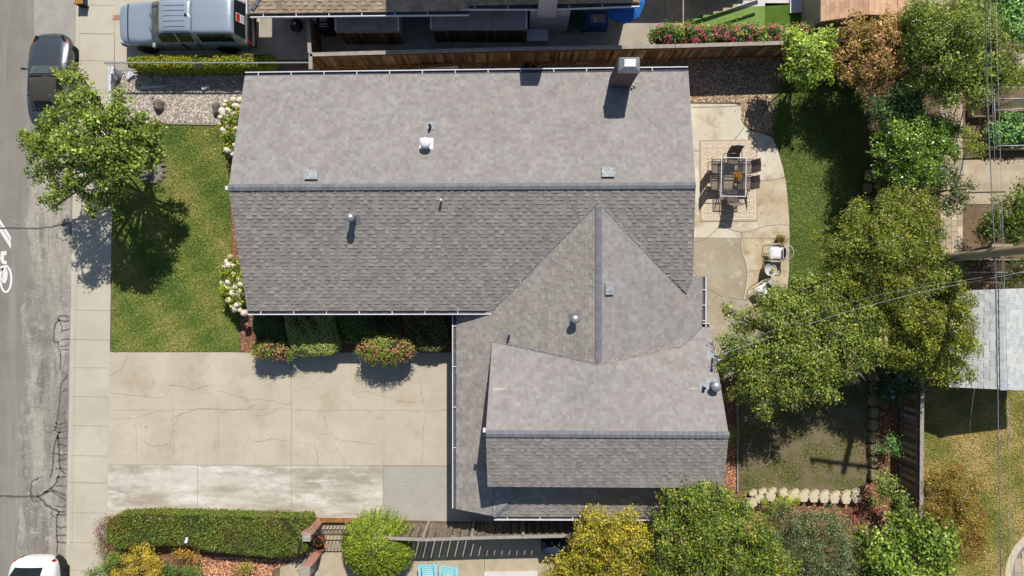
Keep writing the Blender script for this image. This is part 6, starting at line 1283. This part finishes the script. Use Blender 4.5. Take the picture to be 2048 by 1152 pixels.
T('olive_green_tree', 'large mixed green tree at the bottom covering the corner of the garage roof', 'tree', P(1420, 1085, 0),
  [E(1370, 1010, 4.1, .75), E(1340, 1035, 3.8, .6), E(1400, 1000, 3.9, .6), E(1440, 1010, 4.0, .7), E(1430, 1060, 4.3, 1.0), E(1360, 1080, 4.1, .9), E(1490, 1060, 4.0, .9), E(1530, 1100, 3.7, .8), E(1470, 1120, 4.1, .9), E(1400, 1130, 4.1, .9), E(1330, 1130, 3.8, .7), E(1560, 1140, 3.4, .6), E(1350, 985, 3.6, .3), E(1475, 1020, 3.6, .45), E(1430, 1180, 3.9, 1.0), E(1520, 1170, 3.6, .8), E(1405, 978, 3.4, .25)],
  dens=446, size=0.092, palette=((106, 128, 44), (88, 112, 38), (136, 148, 50), (72, 96, 34), (162, 162, 64), (116, 134, 54)), seed=18, trunk=.16, sig=.09, ar=.42, per=11)
T('grey_leaved_tree', 'grey green small leaved tree below the row of tan edging blocks', 'tree', P(1620, 1100, 0), [E(1590, 1050, 2.9, .8), E(1640, 1050, 2.9, .75), E(1680, 1065, 2.7, .6), E(1610, 1105, 3.0, .9), E(1670, 1115, 2.8, .8), E(1560, 1030, 2.7, .5), E(1620, 1150, 2.9, .8), E(1720, 1090, 2.4, .5), E(1550, 1080, 2.8, .6), E(1680, 1160, 2.7, .8)], dens=459, size=0.067, palette=((112, 124, 78), (94, 108, 64), (132, 142, 96), (78, 92, 52)), seed=19, sig=.08, ar=.45, per=12)
T('lime_shrub', 'small lime green shrub hugging the tan edging blocks', 'shrub', P(1555, 1005, 0), [E(1540, 1003, .42, .4, .2, .35), E(1575, 1000, .45, .45, .22, .35), E(1560, 1010, .4, .6, .25, .3)], dens=567, size=0.050, palette=((168, 176, 58), (148, 160, 48), (186, 190, 72)), seed=20, limbs=True, trunk=.02, sig=.04)
T('broadleaf_vine', 'bright broadleaf tree with scattered leaves at the bottom right', 'tree', P(1790, 1110, 0), [E(1760, 1110, 3.0, .75), E(1800, 1140, 3.1, .8), E(1840, 1060, 2.9, .55), E(1815, 1035, 2.7, .4), E(1860, 1100, 3.0, .7), E(1900, 1075, 2.6, .4), E(1780, 1075, 2.8, .5), E(1740, 1150, 2.7, .6), E(1880, 1145, 2.8, .5), E(1720, 1070, 2.4, .3), E(1787, 1040, 2.6, .3), E(1850, 1170, 2.8, .7)], dens=169, size=0.122, palette=((126, 150, 52), (108, 134, 46), (146, 166, 66), (84, 108, 38)), seed=21, sig=.14, ar=.72, per=6)
T('rusty_shrub', 'rusty olive feathery shrub on the dry lawn right of the board fence', 'shrub', P(1900, 1010, 0), [E(1880, 960, 1.6, .6), E(1910, 940, 1.5, .4), E(1915, 1000, 1.7, .65), E(1870, 1010, 1.6, .5), E(1935, 1050, 1.7, .6), E(1900, 1060, 1.6, .6), E(1955, 1090, 1.5, .45), E(1945, 980, 1.4, .4), E(1920, 1100, 1.5, .5), E(1955, 1030, 1.4, .4), E(1860, 965, 1.4, .4), E(1940, 1060, 1.5, .5)], dens=567, size=0.084, palette=((160, 138, 58), (138, 130, 50), (176, 138, 70), (118, 120, 46), (148, 108, 58)), seed=22, sig=.1, ar=.3, per=12)
T('leafy_shrub', 'green and yellow leafy shrub on the mulch by the foot of the board fence', 'shrub', P(1770, 985, 0), [E(1770, 965, 1.3, .4), E(1785, 995, 1.3, .4), E(1760, 990, 1.2, .3), E(1795, 1015, 1.2, .3), E(1762, 950, 1.2, .25)], dens=338, size=0.084, palette=((128, 152, 74), (108, 134, 62), (168, 172, 84), (88, 112, 52)), seed=23, trunk=.03)
T('small_shrub', 'small fresh green shrub between the block column and the board fence', 'shrub', P(1772, 893, 0), [E(1776, 886, .7, .28), E(1765, 893, .6, .22), E(1786, 895, .6, .25)], dens=405, size=0.076, palette=((104, 148, 82), (84, 126, 68), (130, 170, 100)), seed=24, trunk=.02)
T('garden_tree', 'green tree over the vegetable garden at the right edge', 'tree', P(2010, 450, 0), [E(2020, 430, 2.9, .8), E(1985, 455, 2.6, .5), E(2040, 390, 2.6, .45), E(2040, 470, 2.8, .6), E(1970, 470, 2.4, .35), E(2070, 430, 2.8, .7)], dens=405, size=0.092, palette=((108, 130, 48), (90, 112, 42), (128, 146, 58), (70, 92, 34)), seed=25, ar=.5)
T('corner_shrub', 'small green shrub squeezed between the garage wall and the mulch bed', 'shrub', P(1462, 870, 0), [E(1460, 868, .6, .22), E(1464, 885, .5, .18), E(1462, 858, .6, .2)], dens=446, size=0.059, palette=((112, 148, 58), (92, 126, 48)), seed=26, trunk=.02)
T('pole_shrub', 'dark green shrub below the raised bed under the utility pole', 'shrub', P(1930, 560, 0), [E(1900, 545, 1.2, .45), E(2020, 555, 1.0, .4), E(2045, 540, 1.1, .4)], dens=378, size=0.076, palette=((92, 110, 48), (74, 92, 40)), seed=27, trunk=.03)
T('veg_patch', 'leafy crops filling the bed under the pipe frame', 'crops', P(2010, 265, 0), [E(1990, 262, .5, .35, .3, .25), E(2015, 255, .5, .4, .35, .3), E(2040, 270, .5, .45, .35, .3), E(2005, 280, .5, .35, .25, .25), E(2025, 240, .5, .4, .25, .3)], dens=405, size=0.101, palette=((116, 164, 92), (96, 140, 70), (138, 180, 104), (110, 138, 56)), seed=28, trunk=.02, ar=.7)
T('fruit_bush', 'yellow green bush between the paver path and the raised beds', 'shrub', P(1945, 290, 0), [E(1945, 300, 1.2, .35), E(1930, 275, 1.2, .3), E(1955, 170, 1.2, .3), E(2035, 150, 1.3, .4), E(2020, 165, 1.3, .3)], dens=351, size=0.084, palette=((158, 170, 62), (136, 152, 52), (112, 132, 48)), seed=29, trunk=.02)
LEAFK = 1.3
# spiky red flax
M['flax'] = mk('flax_leaf', (150, 92, 84), (120, 76, 70), 8, rough=.6)
t = thing('red_flax', 'spiky red flax plant on the mulch below the edging blocks', 'plant', tuple(P(1706, 1026))); mb = MB()
for k in range(34):
    a = rnd.uniform(0, 6.28); l_ = rnd.uniform(.3, .6); q = Vector((math.cos(a), math.sin(a), 0)); s_ = Vector((-q.y, q.x, 0)) * .018; mb.add([s_, -s_, q * l_ * .5 - s_ * .8 + Vector((0, 0, l_ * .75)), q * l_ * .5 + s_ * .8 + Vector((0, 0, l_ * .75)), q * l_ + Vector((0, 0, l_ * .8))], [(0, 1, 2, 3), (3, 2, 4)])
mb.build('blades', M['flax'], t)
# clipped hedges and bushes in front
hedge('box_hedge', 'neatly clipped square green hedge against the front of the house', 'hedge', [(567, 626), (663, 624), (668, 650), (674, 690), (668, 705), (655, 711), (600, 712), (588, 706), (578, 690), (570, 655)], 1.05, 1500, .06, ((168, 180, 98), (150, 164, 86), (182, 192, 110)), 31, rnd_top=.16)
hedge('yellow_hedge', 'bright yellow green clipped hedge beside the pickup', 'hedge', [(254, 116), (285, 112), (540, 107), (544, 118), (535, 133), (270, 136), (255, 128)], .95, 1500, .07, ((172, 178, 40), (146, 158, 36), (190, 192, 60), (116, 132, 34)), 32, sig=.06)
hedge('front_hedge', 'long clipped green hedge along the lower side of the driveway', 'hedge', [(215, 1045), (232, 1031), (290, 1028), (420, 1031), (540, 1035), (618, 1036), (622, 1060), (612, 1100), (600, 1112), (545, 1116), (480, 1110), (400, 1100), (385, 1094), (330, 1091), (290, 1097), (232, 1098), (212, 1080)], .85, 1100, .085, ((104, 138, 46), (86, 118, 38), (128, 154, 54), (98, 130, 42), (72, 100, 34), (150, 124, 66)), 33, ar=.35)
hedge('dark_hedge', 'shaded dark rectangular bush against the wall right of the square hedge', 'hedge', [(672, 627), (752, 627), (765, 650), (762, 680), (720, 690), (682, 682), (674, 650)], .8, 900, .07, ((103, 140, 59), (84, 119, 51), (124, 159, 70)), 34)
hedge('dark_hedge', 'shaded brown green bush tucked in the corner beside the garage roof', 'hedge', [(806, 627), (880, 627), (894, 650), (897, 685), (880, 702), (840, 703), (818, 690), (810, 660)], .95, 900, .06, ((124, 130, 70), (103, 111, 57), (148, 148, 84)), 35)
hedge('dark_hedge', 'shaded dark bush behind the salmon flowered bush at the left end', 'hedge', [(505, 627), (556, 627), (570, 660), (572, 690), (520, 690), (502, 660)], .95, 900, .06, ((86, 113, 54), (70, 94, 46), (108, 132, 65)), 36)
sal = ((222, 150, 116), (214, 132, 104), (226, 168, 130), (196, 116, 96))
cl = [E(545, 700, .85, .7, .42, .5), E(520, 700, .8, .4, .35, .45), E(568, 703, .8, .35, .35, .45)]
t = plant('salmon_flower_bush', 'smaller salmon flowered bush at the left end of the driveway edge', 'bush', P(548, 690, 0), cl, dens=810, size=0.050, palette=((118, 138, 52), (98, 118, 44), (138, 150, 60)), seed=37, sig=.05, per=7, core=True, trunk=.04, group='salmon flowered bushes')
flowers(t, cl, 150, .045, sal, 38, dots=4, sg=.022)
cl = [E(772, 697, 1.05, 1.0, .6, .65), E(745, 697, 1.0, .6, .5, .6), E(800, 700, 1.0, .6, .5, .6)]
t = plant('salmon_flower_bush', 'larger round salmon flowered bush overhanging the driveway', 'bush', P(780, 688, 0), cl, dens=810, size=0.050, palette=((122, 140, 52), (102, 120, 44), (142, 152, 60)), seed=39, sig=.05, per=7, core=True, trunk=.05, group='salmon flowered bushes')
flowers(t, cl, 330, .045, sal, 40, dots=4, sg=.022)
cl = [E(770, 655, .7, .5, .5, .5), E(742, 640, .7, .4, .4, .4)]
plant('dark_rounded_shrub', 'small dark rounded shrub behind the larger salmon flowered bush', 'shrub', P(770, 655, 0), cl, dens=567, size=0.050, palette=((78, 120, 60), (62, 99, 49)), seed=41, core=True, trunk=.03)
# hydrangeas: each bloom is its own part
M['bloom'] = mk('white_bloom', (246, 238, 222), (236, 224, 204), 30, rough=.9, bump=1, bsc=60, trans=.1)
def bloom_mesh():
    bm = bmesh.new(); bmesh.ops.create_icosphere(bm, subdivisions=3, radius=1)
    for v in bm.verts: c = v.co; k = 1 + .1 * math.sin(c.x * 11) * math.sin(c.y * 12 + c.z * 9); v.co = Vector((c.x * k, c.y * k, c.z * 1.25 * k))
    me = bpy.data.meshes.new('bloom'); bm.to_mesh(me); bm.free(); me.materials.append(M['bloom'])
    for p in me.polygons: p.use_smooth = True
    return me
BM_ = []
for c_ in ((246, 238, 222), (240, 226, 198), (206, 184, 140)):
    me = bloom_mesh(); me.materials[0] = mk('bloom_petals', c_, tuple(v * .94 for v in c_), 30, rough=.9, bump=1, bsc=60, trans=.1); BM_.append(me)
def hydrangea(label, base, clumps, spots, seed, zc):
    t = plant('white_hydrangea', label, 'hydrangea', base, clumps, dens=567, size=0.092, palette=((138, 152, 44), (116, 134, 40), (160, 168, 56), (90, 108, 34)), seed=seed, sig=.07, per=6, ar=.65, trunk=.03, group='white hydrangeas by the front wall')
    rs = random.Random(seed)
    for (x, y) in spots:
        z = zc + rs.uniform(-.12, .1); p = P(x, y, z); o = bpy.data.objects.new('bloom', BM_[rs.choice((0, 0, 0, 1, 1, 2) if rs.random() < .5 else (0, 1))]); C.objects.link(o); s_ = rs.uniform(.08, .15)
        o.parent = t; o.location = p - t.location; o.scale = (s_, s_, s_ * 1.05); o.rotation_euler = (rs.uniform(-.9, .3), rs.uniform(-.8, .1), rs.uniform(0, 3))
hydrangea('white hydrangea clump at the upper left corner of the house', P(475, 255), [E(470, 215, .85, .28), E(462, 245, .85, .35), E(465, 275, .85, .35), E(468, 300, .8, .28), E(475, 235, .9, .3)],
          [(452, 204), (467, 200), (481, 200), (476, 215), (468, 212), (455, 219), (444, 222), (461, 224), (472, 213), (447, 228), (459, 232), (441, 235), (467, 205), (471, 230), (482, 226), (440, 248), (453, 247), (466, 250), (474, 242), (470, 258), (468, 253), (456, 256), (448, 260), (453, 269), (472, 257), (462, 282), (471, 270), (455, 301), (465, 308), (470, 291), (474, 240), (480, 214), (463, 242), (451, 211)], 51, 1.0)
hydrangea('white hydrangea clump at the lower left corner of the house', P(480, 570), [E(468, 530, .85, .25), E(460, 550, .85, .35), E(465, 580, .85, .38), E(472, 605, .85, .3), E(476, 560, .9, .3)],
          [(461, 514), (456, 523), (449, 534), (457, 531), (466, 531), (459, 538), (469, 547), (441, 554), (457, 555), (478, 559), (443, 565), (456, 565), (452, 575), (461, 574), (473, 573), (482, 569), (453, 587), (465, 586), (480, 581), (475, 585), (479, 589), (478, 596), (459, 600), (476, 603), (479, 608), (464, 612), (471, 618), (480, 620), (489, 626), (451, 574), (473, 610)], 52, 1.0)
# oleander along the fence
cl = [E(1325 + i * 27, 72 + (i % 2) * 5, 1.3, .5, .42, .5) for i in range(11)]
t = plant('oleander_hedge', 'pink flowering oleander hedge behind the long board fence', 'hedge', P(1460, 85, 0), cl, dens=513, size=0.092, palette=((104, 130, 50), (86, 112, 42), (128, 150, 62)), seed=55, sig=.08, ar=.35, core=True, trunk=.05)
flowers(t, cl, 330, .06, ((232, 92, 134), (222, 72, 120), (240, 130, 156), (210, 60, 110)), 56, dots=5)
# arching weeping bush in the courtyard
t = thing('weeping_shrub', 'bright green mop headed shrub between the iron gate and the board fence', 'shrub', tuple(P(745, 1085))); rs = np.random.RandomState(60)
c = P(752, 1098, 1.4); c.z = 0; n = 2100; A = rs.uniform(0, 2 * math.pi, n); RR = np.sqrt(rs.rand(n)) * 1.2; SL_ = rs.uniform(.16, .38, n); PO = []; NO = []; TI = []
hh = lambda r: 1.95 - .8 * (r / 1.3) ** 2.2
tb = pal(rs, n, ((134, 150, 38), (114, 132, 34), (152, 166, 52), (84, 104, 28)))
lift = rs.uniform(-.12, .1, n)
for k in range(9):
    f = k / 8; r_ = RR + SL_ * f; wv = .5 + .5 * f
    PO.append(np.stack([c.x + r_ * np.cos(A) * 1.05, c.y + r_ * np.sin(A), hh(r_) + lift + .1 * math.sin(f * 3) - .08 * f], 1) + rs.normal(size=(n, 3)) * .012 * (2 - f))
    NO.append(np.stack([np.cos(A) * .4, np.sin(A) * .4, np.ones(n)], 1) + rs.normal(size=(n, 3)) * .5); TI.append(tb)
PO = np.concatenate(PO); NO = np.concatenate(NO); TI = np.clip(np.concatenate(TI), 0, .9)
leaves_mesh('foliage', PO, NO, np.full(len(PO), .09), np.full(len(PO), .04), TI, M['leaf'], t)
mb = MB()
for k in range(70): a = rnd.uniform(0, 6.28); r_ = rnd.uniform(.5, 1.15); q = Vector((math.cos(a), math.sin(a), 0)); mb.tube(catmull([Vector((c.x, c.y, .1)), c + q * r_ * .3 + Vector((0, 0, 1.3)), c + q * r_ * .7 + Vector((0, 0, 1.4)), c + q * r_ + Vector((0, 0, 1.0))], 3), .01, 4, .004)
mb.build('stems', M['bark'], t, local=False); mb = MB(); mb.tube([c, c + Vector((0, 0, .6))], .06, 8); mb.build('trunk', M['bark'], t, local=False)
# bed plants at the bottom left
T('yellow_shrub', 'yellow feathery shrub at the bottom left below the long hedge', 'shrub', P(295, 1120, 0), [E(285, 1112, .9, .5, .45, .45), E(305, 1130, .9, .45), E(265, 1130, .8, .4), E(240, 1152, .7, .45), E(310, 1152, .8, .4)], dens=567, size=0.059, palette=((196, 172, 56), (176, 156, 50), (206, 186, 76), (150, 138, 46)), seed=61, sig=.07, ar=.35, trunk=.03)
T('green_shrub', 'low green shrub left of the yellow feathery shrub', 'shrub', P(245, 1120, 0), [E(240, 1115, .5, .35, .3, .3), E(225, 1130, .5, .3), E(200, 1148, .4, .3), E(180, 1152, .35, .22)], dens=567, size=0.059, palette=((104, 132, 46), (86, 112, 40), (124, 150, 56)), seed=62, trunk=.02)
T('orange_shrub', 'small yellow orange shrub under the hedge in the bottom bed', 'shrub', P(370, 1112, 0), [E(360, 1108, .5, .3, .25, .25), E(385, 1116, .5, .35, .22, .25)], dens=446, size=0.067, palette=((190, 160, 60), (160, 140, 50), (200, 130, 70)), seed=63, trunk=.02, ar=.35)
T('green_shrub', 'green shrub at the bottom edge right of the yellow feathery shrub', 'shrub', P(360, 1145, 0), [E(350, 1140, .5, .4, .3, .3), E(385, 1148, .5, .4, .28, .3), E(330, 1152, .5, .3)], dens=567, size=0.059, palette=((96, 132, 52), (80, 112, 44)), seed=64, trunk=.02)
T('grass_clump', 'small yellow green clump on the mulch near the stone pier', 'shrub', P(490, 1140, 0), [E(485, 1140, .35, .25, .2, .2), E(498, 1132, .35, .2)], dens=446, size=0.059, palette=((168, 166, 56), (140, 146, 48)), seed=65, trunk=.015)
T('dry_ground_cover', 'dry brown purple trailing plant spilling onto the pavement by the hedge', 'shrub', P(212, 1090, 0), [E(207, 1050, .3, .25, .3, .2), E(203, 1075, .3, .2, .35, .2), E(207, 1100, .3, .2, .35, .2), E(213, 1125, .3, .2, .35, .2), E(222, 1040, .35, .3, .2, .2)], dens=567, size=0.050, palette=((150, 124, 96), (128, 108, 80), (166, 138, 112), (120, 120, 64)), seed=66, trunk=.02)
t = bpy.data.objects['dry_ground_cover']; flowers(t, [E(200, 1050, .4, .2), E(196, 1066, .35, .12)], 14, .04, ((206, 96, 186), (190, 80, 170)), 67)
# grass: real blades over the lawns, too many to count
def grass(name, pix, n, palette, seed, z=.015, h=.05, holes=None, w_=.02):
    pts = [P(x, y) for x, y in pix]; xs = [p.x for p in pts]; ys = [p.y for p in pts]; rs = np.random.RandomState(seed)
    X = rs.uniform(min(xs), max(xs), n); Y = rs.uniform(min(ys), max(ys), n); ins = np.zeros(n, bool); m = len(pts)
    for i in range(m):
        x1, y1 = pts[i].x, pts[i].y; x2, y2 = pts[(i + 1) % m].x, pts[(i + 1) % m].y
        ins ^= ((y1 > Y) != (y2 > Y)) & (X < (x2 - x1) * (Y - y1) / (y2 - y1 + 1e-12) + x1)
    if holes is not None: ins &= holes(X, Y, rs)
    X, Y = X[ins], Y[ins]; k = len(X)
    # age patches: yellowish where the field is high
    f = .5 + .28 * np.sin(X * 1.1 + seed) * np.sin(Y * .9 + 1) + .22 * np.sin(X * 2.7 + Y * 1.9) + .12 * np.sin(Y * 6.1 - X * 3.3); f = np.clip(f + rs.normal(size=k) * .22, 0, 1)
    p = np.array([s2l(c) for c in palette]) * 1.5; q = f * (len(p) - 1); i0 = np.clip(q.astype(int), 0, len(p) - 2); fr_ = (q - i0)[:, None]
    T_ = (p[i0] * (1 - fr_) + p[i0 + 1] * fr_) * (1 + rs.uniform(-.3, .3, (k, 1)))
    PO = np.stack([X, Y, np.full(k, z + h * .4)], 1); NO = rs.normal(size=(k, 3)) * np.array([.55, .55, .1]) + np.array([0, 0, .8])
    o = leaves_mesh(name, PO, NO, h * rs.uniform(.8, 1.9, k), w_ * rs.uniform(.7, 1.4, k), T_, M['leaf'], None); return tag(o, None, None, None, 'stuff')
tag(grass('grass', [(227, 249), (452, 249), (459, 330), (460, 400), (463, 470), (464, 540), (470, 590), (478, 650), (481, 703), (225, 703)], 120000, ((86, 114, 44), (112, 132, 56), (138, 144, 70), (162, 154, 92)), 71), 'mown grass on the front lawn', 'grass')
tag(grass('grass', [(1545, 165), (1728, 165), (1736, 400), (1738, 620), (1560, 700), (1480, 700), (1560, 640), (1574, 580), (1578, 540), (1579, 480), (1578, 430), (1574, 385), (1567, 340), (1556, 300), (1542, 270)], 90000, ((92, 112, 48), (108, 126, 58), (128, 142, 72)), 72), 'mown grass on the back lawn', 'grass')
tag(grass('grass', [(1476, 700), (1733, 640), (1735, 950), (1712, 980), (1500, 985), (1476, 980)], 60000, ((96, 106, 52), (124, 126, 72), (140, 128, 84)), 73, holes=lambda X, Y, rs: (np.sin(X * 2.3) * np.sin(Y * 2.9 + X) + rs.normal(size=len(X)) * .35) > .25), 'patchy grass on the worn lawn', 'grass')
tag(grass('grass', [(1840, 700), (2080, 700), (2080, 1200), (1840, 1200)], 110000, ((112, 124, 52), (144, 142, 72), (170, 156, 94), (190, 168, 116)), 74, holes=lambda X, Y, rs: ((X - pc.x) ** 2 + (Y - pc.y) ** 2) > 2.15 ** 2), 'dry grass on the neighbouring lawn', 'grass')
# pebbles: real stones over the beds
def pebbles(name, pix, n, palette, seed, s_, z=.012, lab=''):
    pts = [P(x, y) for x, y in pix]; xs = [p.x for p in pts]; ys = [p.y for p in pts]; rs = np.random.RandomState(seed); m = len(pts)
    X = rs.uniform(min(xs), max(xs), n); Y = rs.uniform(min(ys), max(ys), n); ins = np.zeros(n, bool)
    for i in range(m):
        x1, y1 = pts[i].x, pts[i].y; x2, y2 = pts[(i + 1) % m].x, pts[(i + 1) % m].y
        ins ^= ((y1 > Y) != (y2 > Y)) & (X < (x2 - x1) * (Y - y1) / (y2 - y1 + 1e-12) + x1)
    X, Y = X[ins], Y[ins]; k = len(X); base = np.array([[-1, -.8, 0], [1, -.7, 0], [.9, .9, 0], [-.9, .8, 0], [-.5, -.4, .8], [.5, -.4, .75], [.45, .45, .8], [-.45, .4, .8]])
    a = rs.uniform(0, 6.28, k); S = s_ * rs.uniform(.5, 1.3, k); v = base[None] * S[:, None, None] * np.array([1, .7, .6]); ca, sa = np.cos(a)[:, None], np.sin(a)[:, None]
    vx = v[:, :, 0] * ca - v[:, :, 1] * sa + X[:, None]; vy = v[:, :, 0] * sa + v[:, :, 1] * ca + Y[:, None]; vz = v[:, :, 2] + z; V_ = np.stack([vx, vy, vz], 2).reshape(-1, 3)
    fb = np.array([[4, 5, 6, 7], [0, 1, 5, 4], [1, 2, 6, 5], [2, 3, 7, 6], [3, 0, 4, 7]]); Fc = (fb[None] + (np.arange(k) * 8)[:, None, None]).reshape(-1); nf = k * 5
    me = bpy.data.meshes.new(name); me.vertices.add(len(V_)); me.vertices.foreach_set('co', V_.astype(np.float32).ravel()); me.loops.add(nf * 4); me.loops.foreach_set('vertex_index', Fc.astype(np.int32)); me.polygons.add(nf)
    me.polygons.foreach_set('loop_start', np.arange(0, nf * 4, 4, dtype=np.int32)); me.polygons.foreach_set('loop_total', np.full(nf, 4, dtype=np.int32)); me.update(calc_edges=True)
    T_ = np.repeat(pal(rs, k, palette, .2), 5, 0); at = me.attributes.new('tint', 'FLOAT_COLOR', 'FACE'); at.data.foreach_set('color', np.concatenate([T_, np.ones((nf, 1))], 1).astype(np.float32).ravel())
    me.materials.append(M['stone']); o = bpy.data.objects.new(name, me); C.objects.link(o); return tag(o, lab, 'pebbles', None, 'stuff')
M['stone'] = mk('loose_stone', (255, 255, 255), (240, 240, 240), 3, tint=True, rough=.85)
pebbles('pebbles', [(232, 150), (488, 150), (484, 215), (452, 246), (330, 245), (232, 245)], 14000, ((172, 166, 157), (150, 142, 130), (128, 120, 111), (188, 182, 172), (156, 137, 117), (108, 105, 103)), 81, .042, lab='loose grey and cream pebbles in the front bed')
pebbles('gravel', [(1375, 114), (1562, 114), (1562, 180), (1545, 268), (1520, 264), (1502, 258), (1490, 248), (1482, 238), (1482, 204), (1375, 204)], 9000, ((176, 150, 122), (146, 124, 100), (196, 174, 146), (120, 104, 88)), 82, .034, lab='loose brown gravel beside the patio')
pebbles('gravel', [(780, 134), (1375, 116), (1375, 150), (780, 156)], 7000, ((150, 130, 106), (126, 108, 88), (170, 150, 126), (104, 90, 76)), 83, .034, lab='loose brown gravel between the house and the long fence')
pebbles('bark_chips', [(1476, 986), (1716, 986), (1752, 955), (1752, 780), (1794, 780), (1794, 1080), (1476, 1080)], 12000, ((158, 108, 80), (132, 88, 66), (182, 134, 106), (104, 70, 54)), 84, .035, lab='bark chips on the back bed')
pebbles('bark_chips', [(1450, 850), (1471, 850), (1471, 986), (1446, 986)], 1500, ((158, 108, 80), (132, 88, 66), (186, 140, 110), (104, 70, 54)), 85, .035, lab='bark chips beside the garage wall')
pebbles('bark_chips', [(386, 1110), (545, 1118), (600, 1112), (548, 1140), (520, 1200), (386, 1200)], 5000, ((190, 140, 106), (160, 112, 84), (206, 160, 124), (120, 84, 64)), 86, .035, lab='bark chips in the bottom bed')
pebbles('bark_chips', [(452, 350), (462, 400), (468, 600), (482, 660), (484, 703), (505, 703), (505, 620), (470, 400), (458, 350)], 2500, ((160, 112, 84), (132, 90, 68), (182, 136, 106), (104, 72, 56)), 87, .03, lab='bark chips along the front wall')
# fallen leaves
rs = np.random.RandomState(90)
def scatter(name, lab, regions, n, size, palette, z, seed):
    rs = np.random.RandomState(seed); PO = []
    for (x0, y0, x1, y1) in regions:
        for _ in range(n): PO.append(tuple(P(rs.uniform(x0, x1), rs.uniform(y0, y1), z)))
    PO = np.array(PO); k = len(PO); NO = rs.normal(size=(k, 3)) * .3 + np.array([0, 0, 1.]); o = leaves_mesh(name, PO, NO, size * rs.uniform(.7, 1.3, k), size * .6 * rs.uniform(.7, 1.2, k), pal(rs, k, palette), M['leaf'], None); return tag(o, lab, 'leaves', None, 'stuff')
scatter('fallen_leaves', 'scattered yellow leaves on the lawns, paths and road', [(228, 250, 450, 700), (1580, 300, 1730, 600), (1480, 840, 1730, 985), (1500, 600, 1570, 700), (20, 200, 130, 1100), (1390, 210, 1570, 600), (1850, 860, 2040, 1150)], 22, .07, ((206, 170, 80), (190, 140, 70), (220, 200, 120), (160, 110, 60)), .05, 91)

T('hanging_fern', 'round green hanging fern in front of the blue umbrella', 'potted plant', P(1236, 46, 0), [E(1238, 28, 1.7, .42, .42, .35)], dens=702, size=0.076, palette=((104, 124, 50), (86, 106, 42), (124, 142, 60)), seed=93, trunk=.02, ar=.3)

# each edging block and stone is told apart by its place in its row
ORD = ['first', 'second', 'third', 'fourth', 'fifth', 'sixth', 'seventh', 'eighth', 'ninth', 'tenth', 'eleventh', 'twelfth', 'thirteenth', 'fourteenth']
for g_, key, fmt in ((GB_, lambda o: o.location.x, '%s tan edging block from the left in the row below the worn lawn'),
                     ('back course of edging blocks', lambda o: o.location.x, '%s low tan block from the left in the back course below the worn lawn'),
                     ('edging blocks along the back fence bed', lambda o: o.location.y, '%s mossy edging block from the bottom in the column by the back fence bed'),
                     ('edging blocks beside the back lawn', lambda o: o.location.y, '%s shaded edging block from the bottom in the column beside the back lawn'),
                     ('stones ringing the street tree', lambda o: -math.atan2(o.location.x - P(306, 342).x, -(o.location.y - P(306, 342).y)), '%s rough stone clockwise from the top in the ring round the street tree')):
    for i_, o in enumerate(sorted([o for o in C.objects if o.get('group') == g_], key=key)): o['label'] = fmt % ORD[i_]
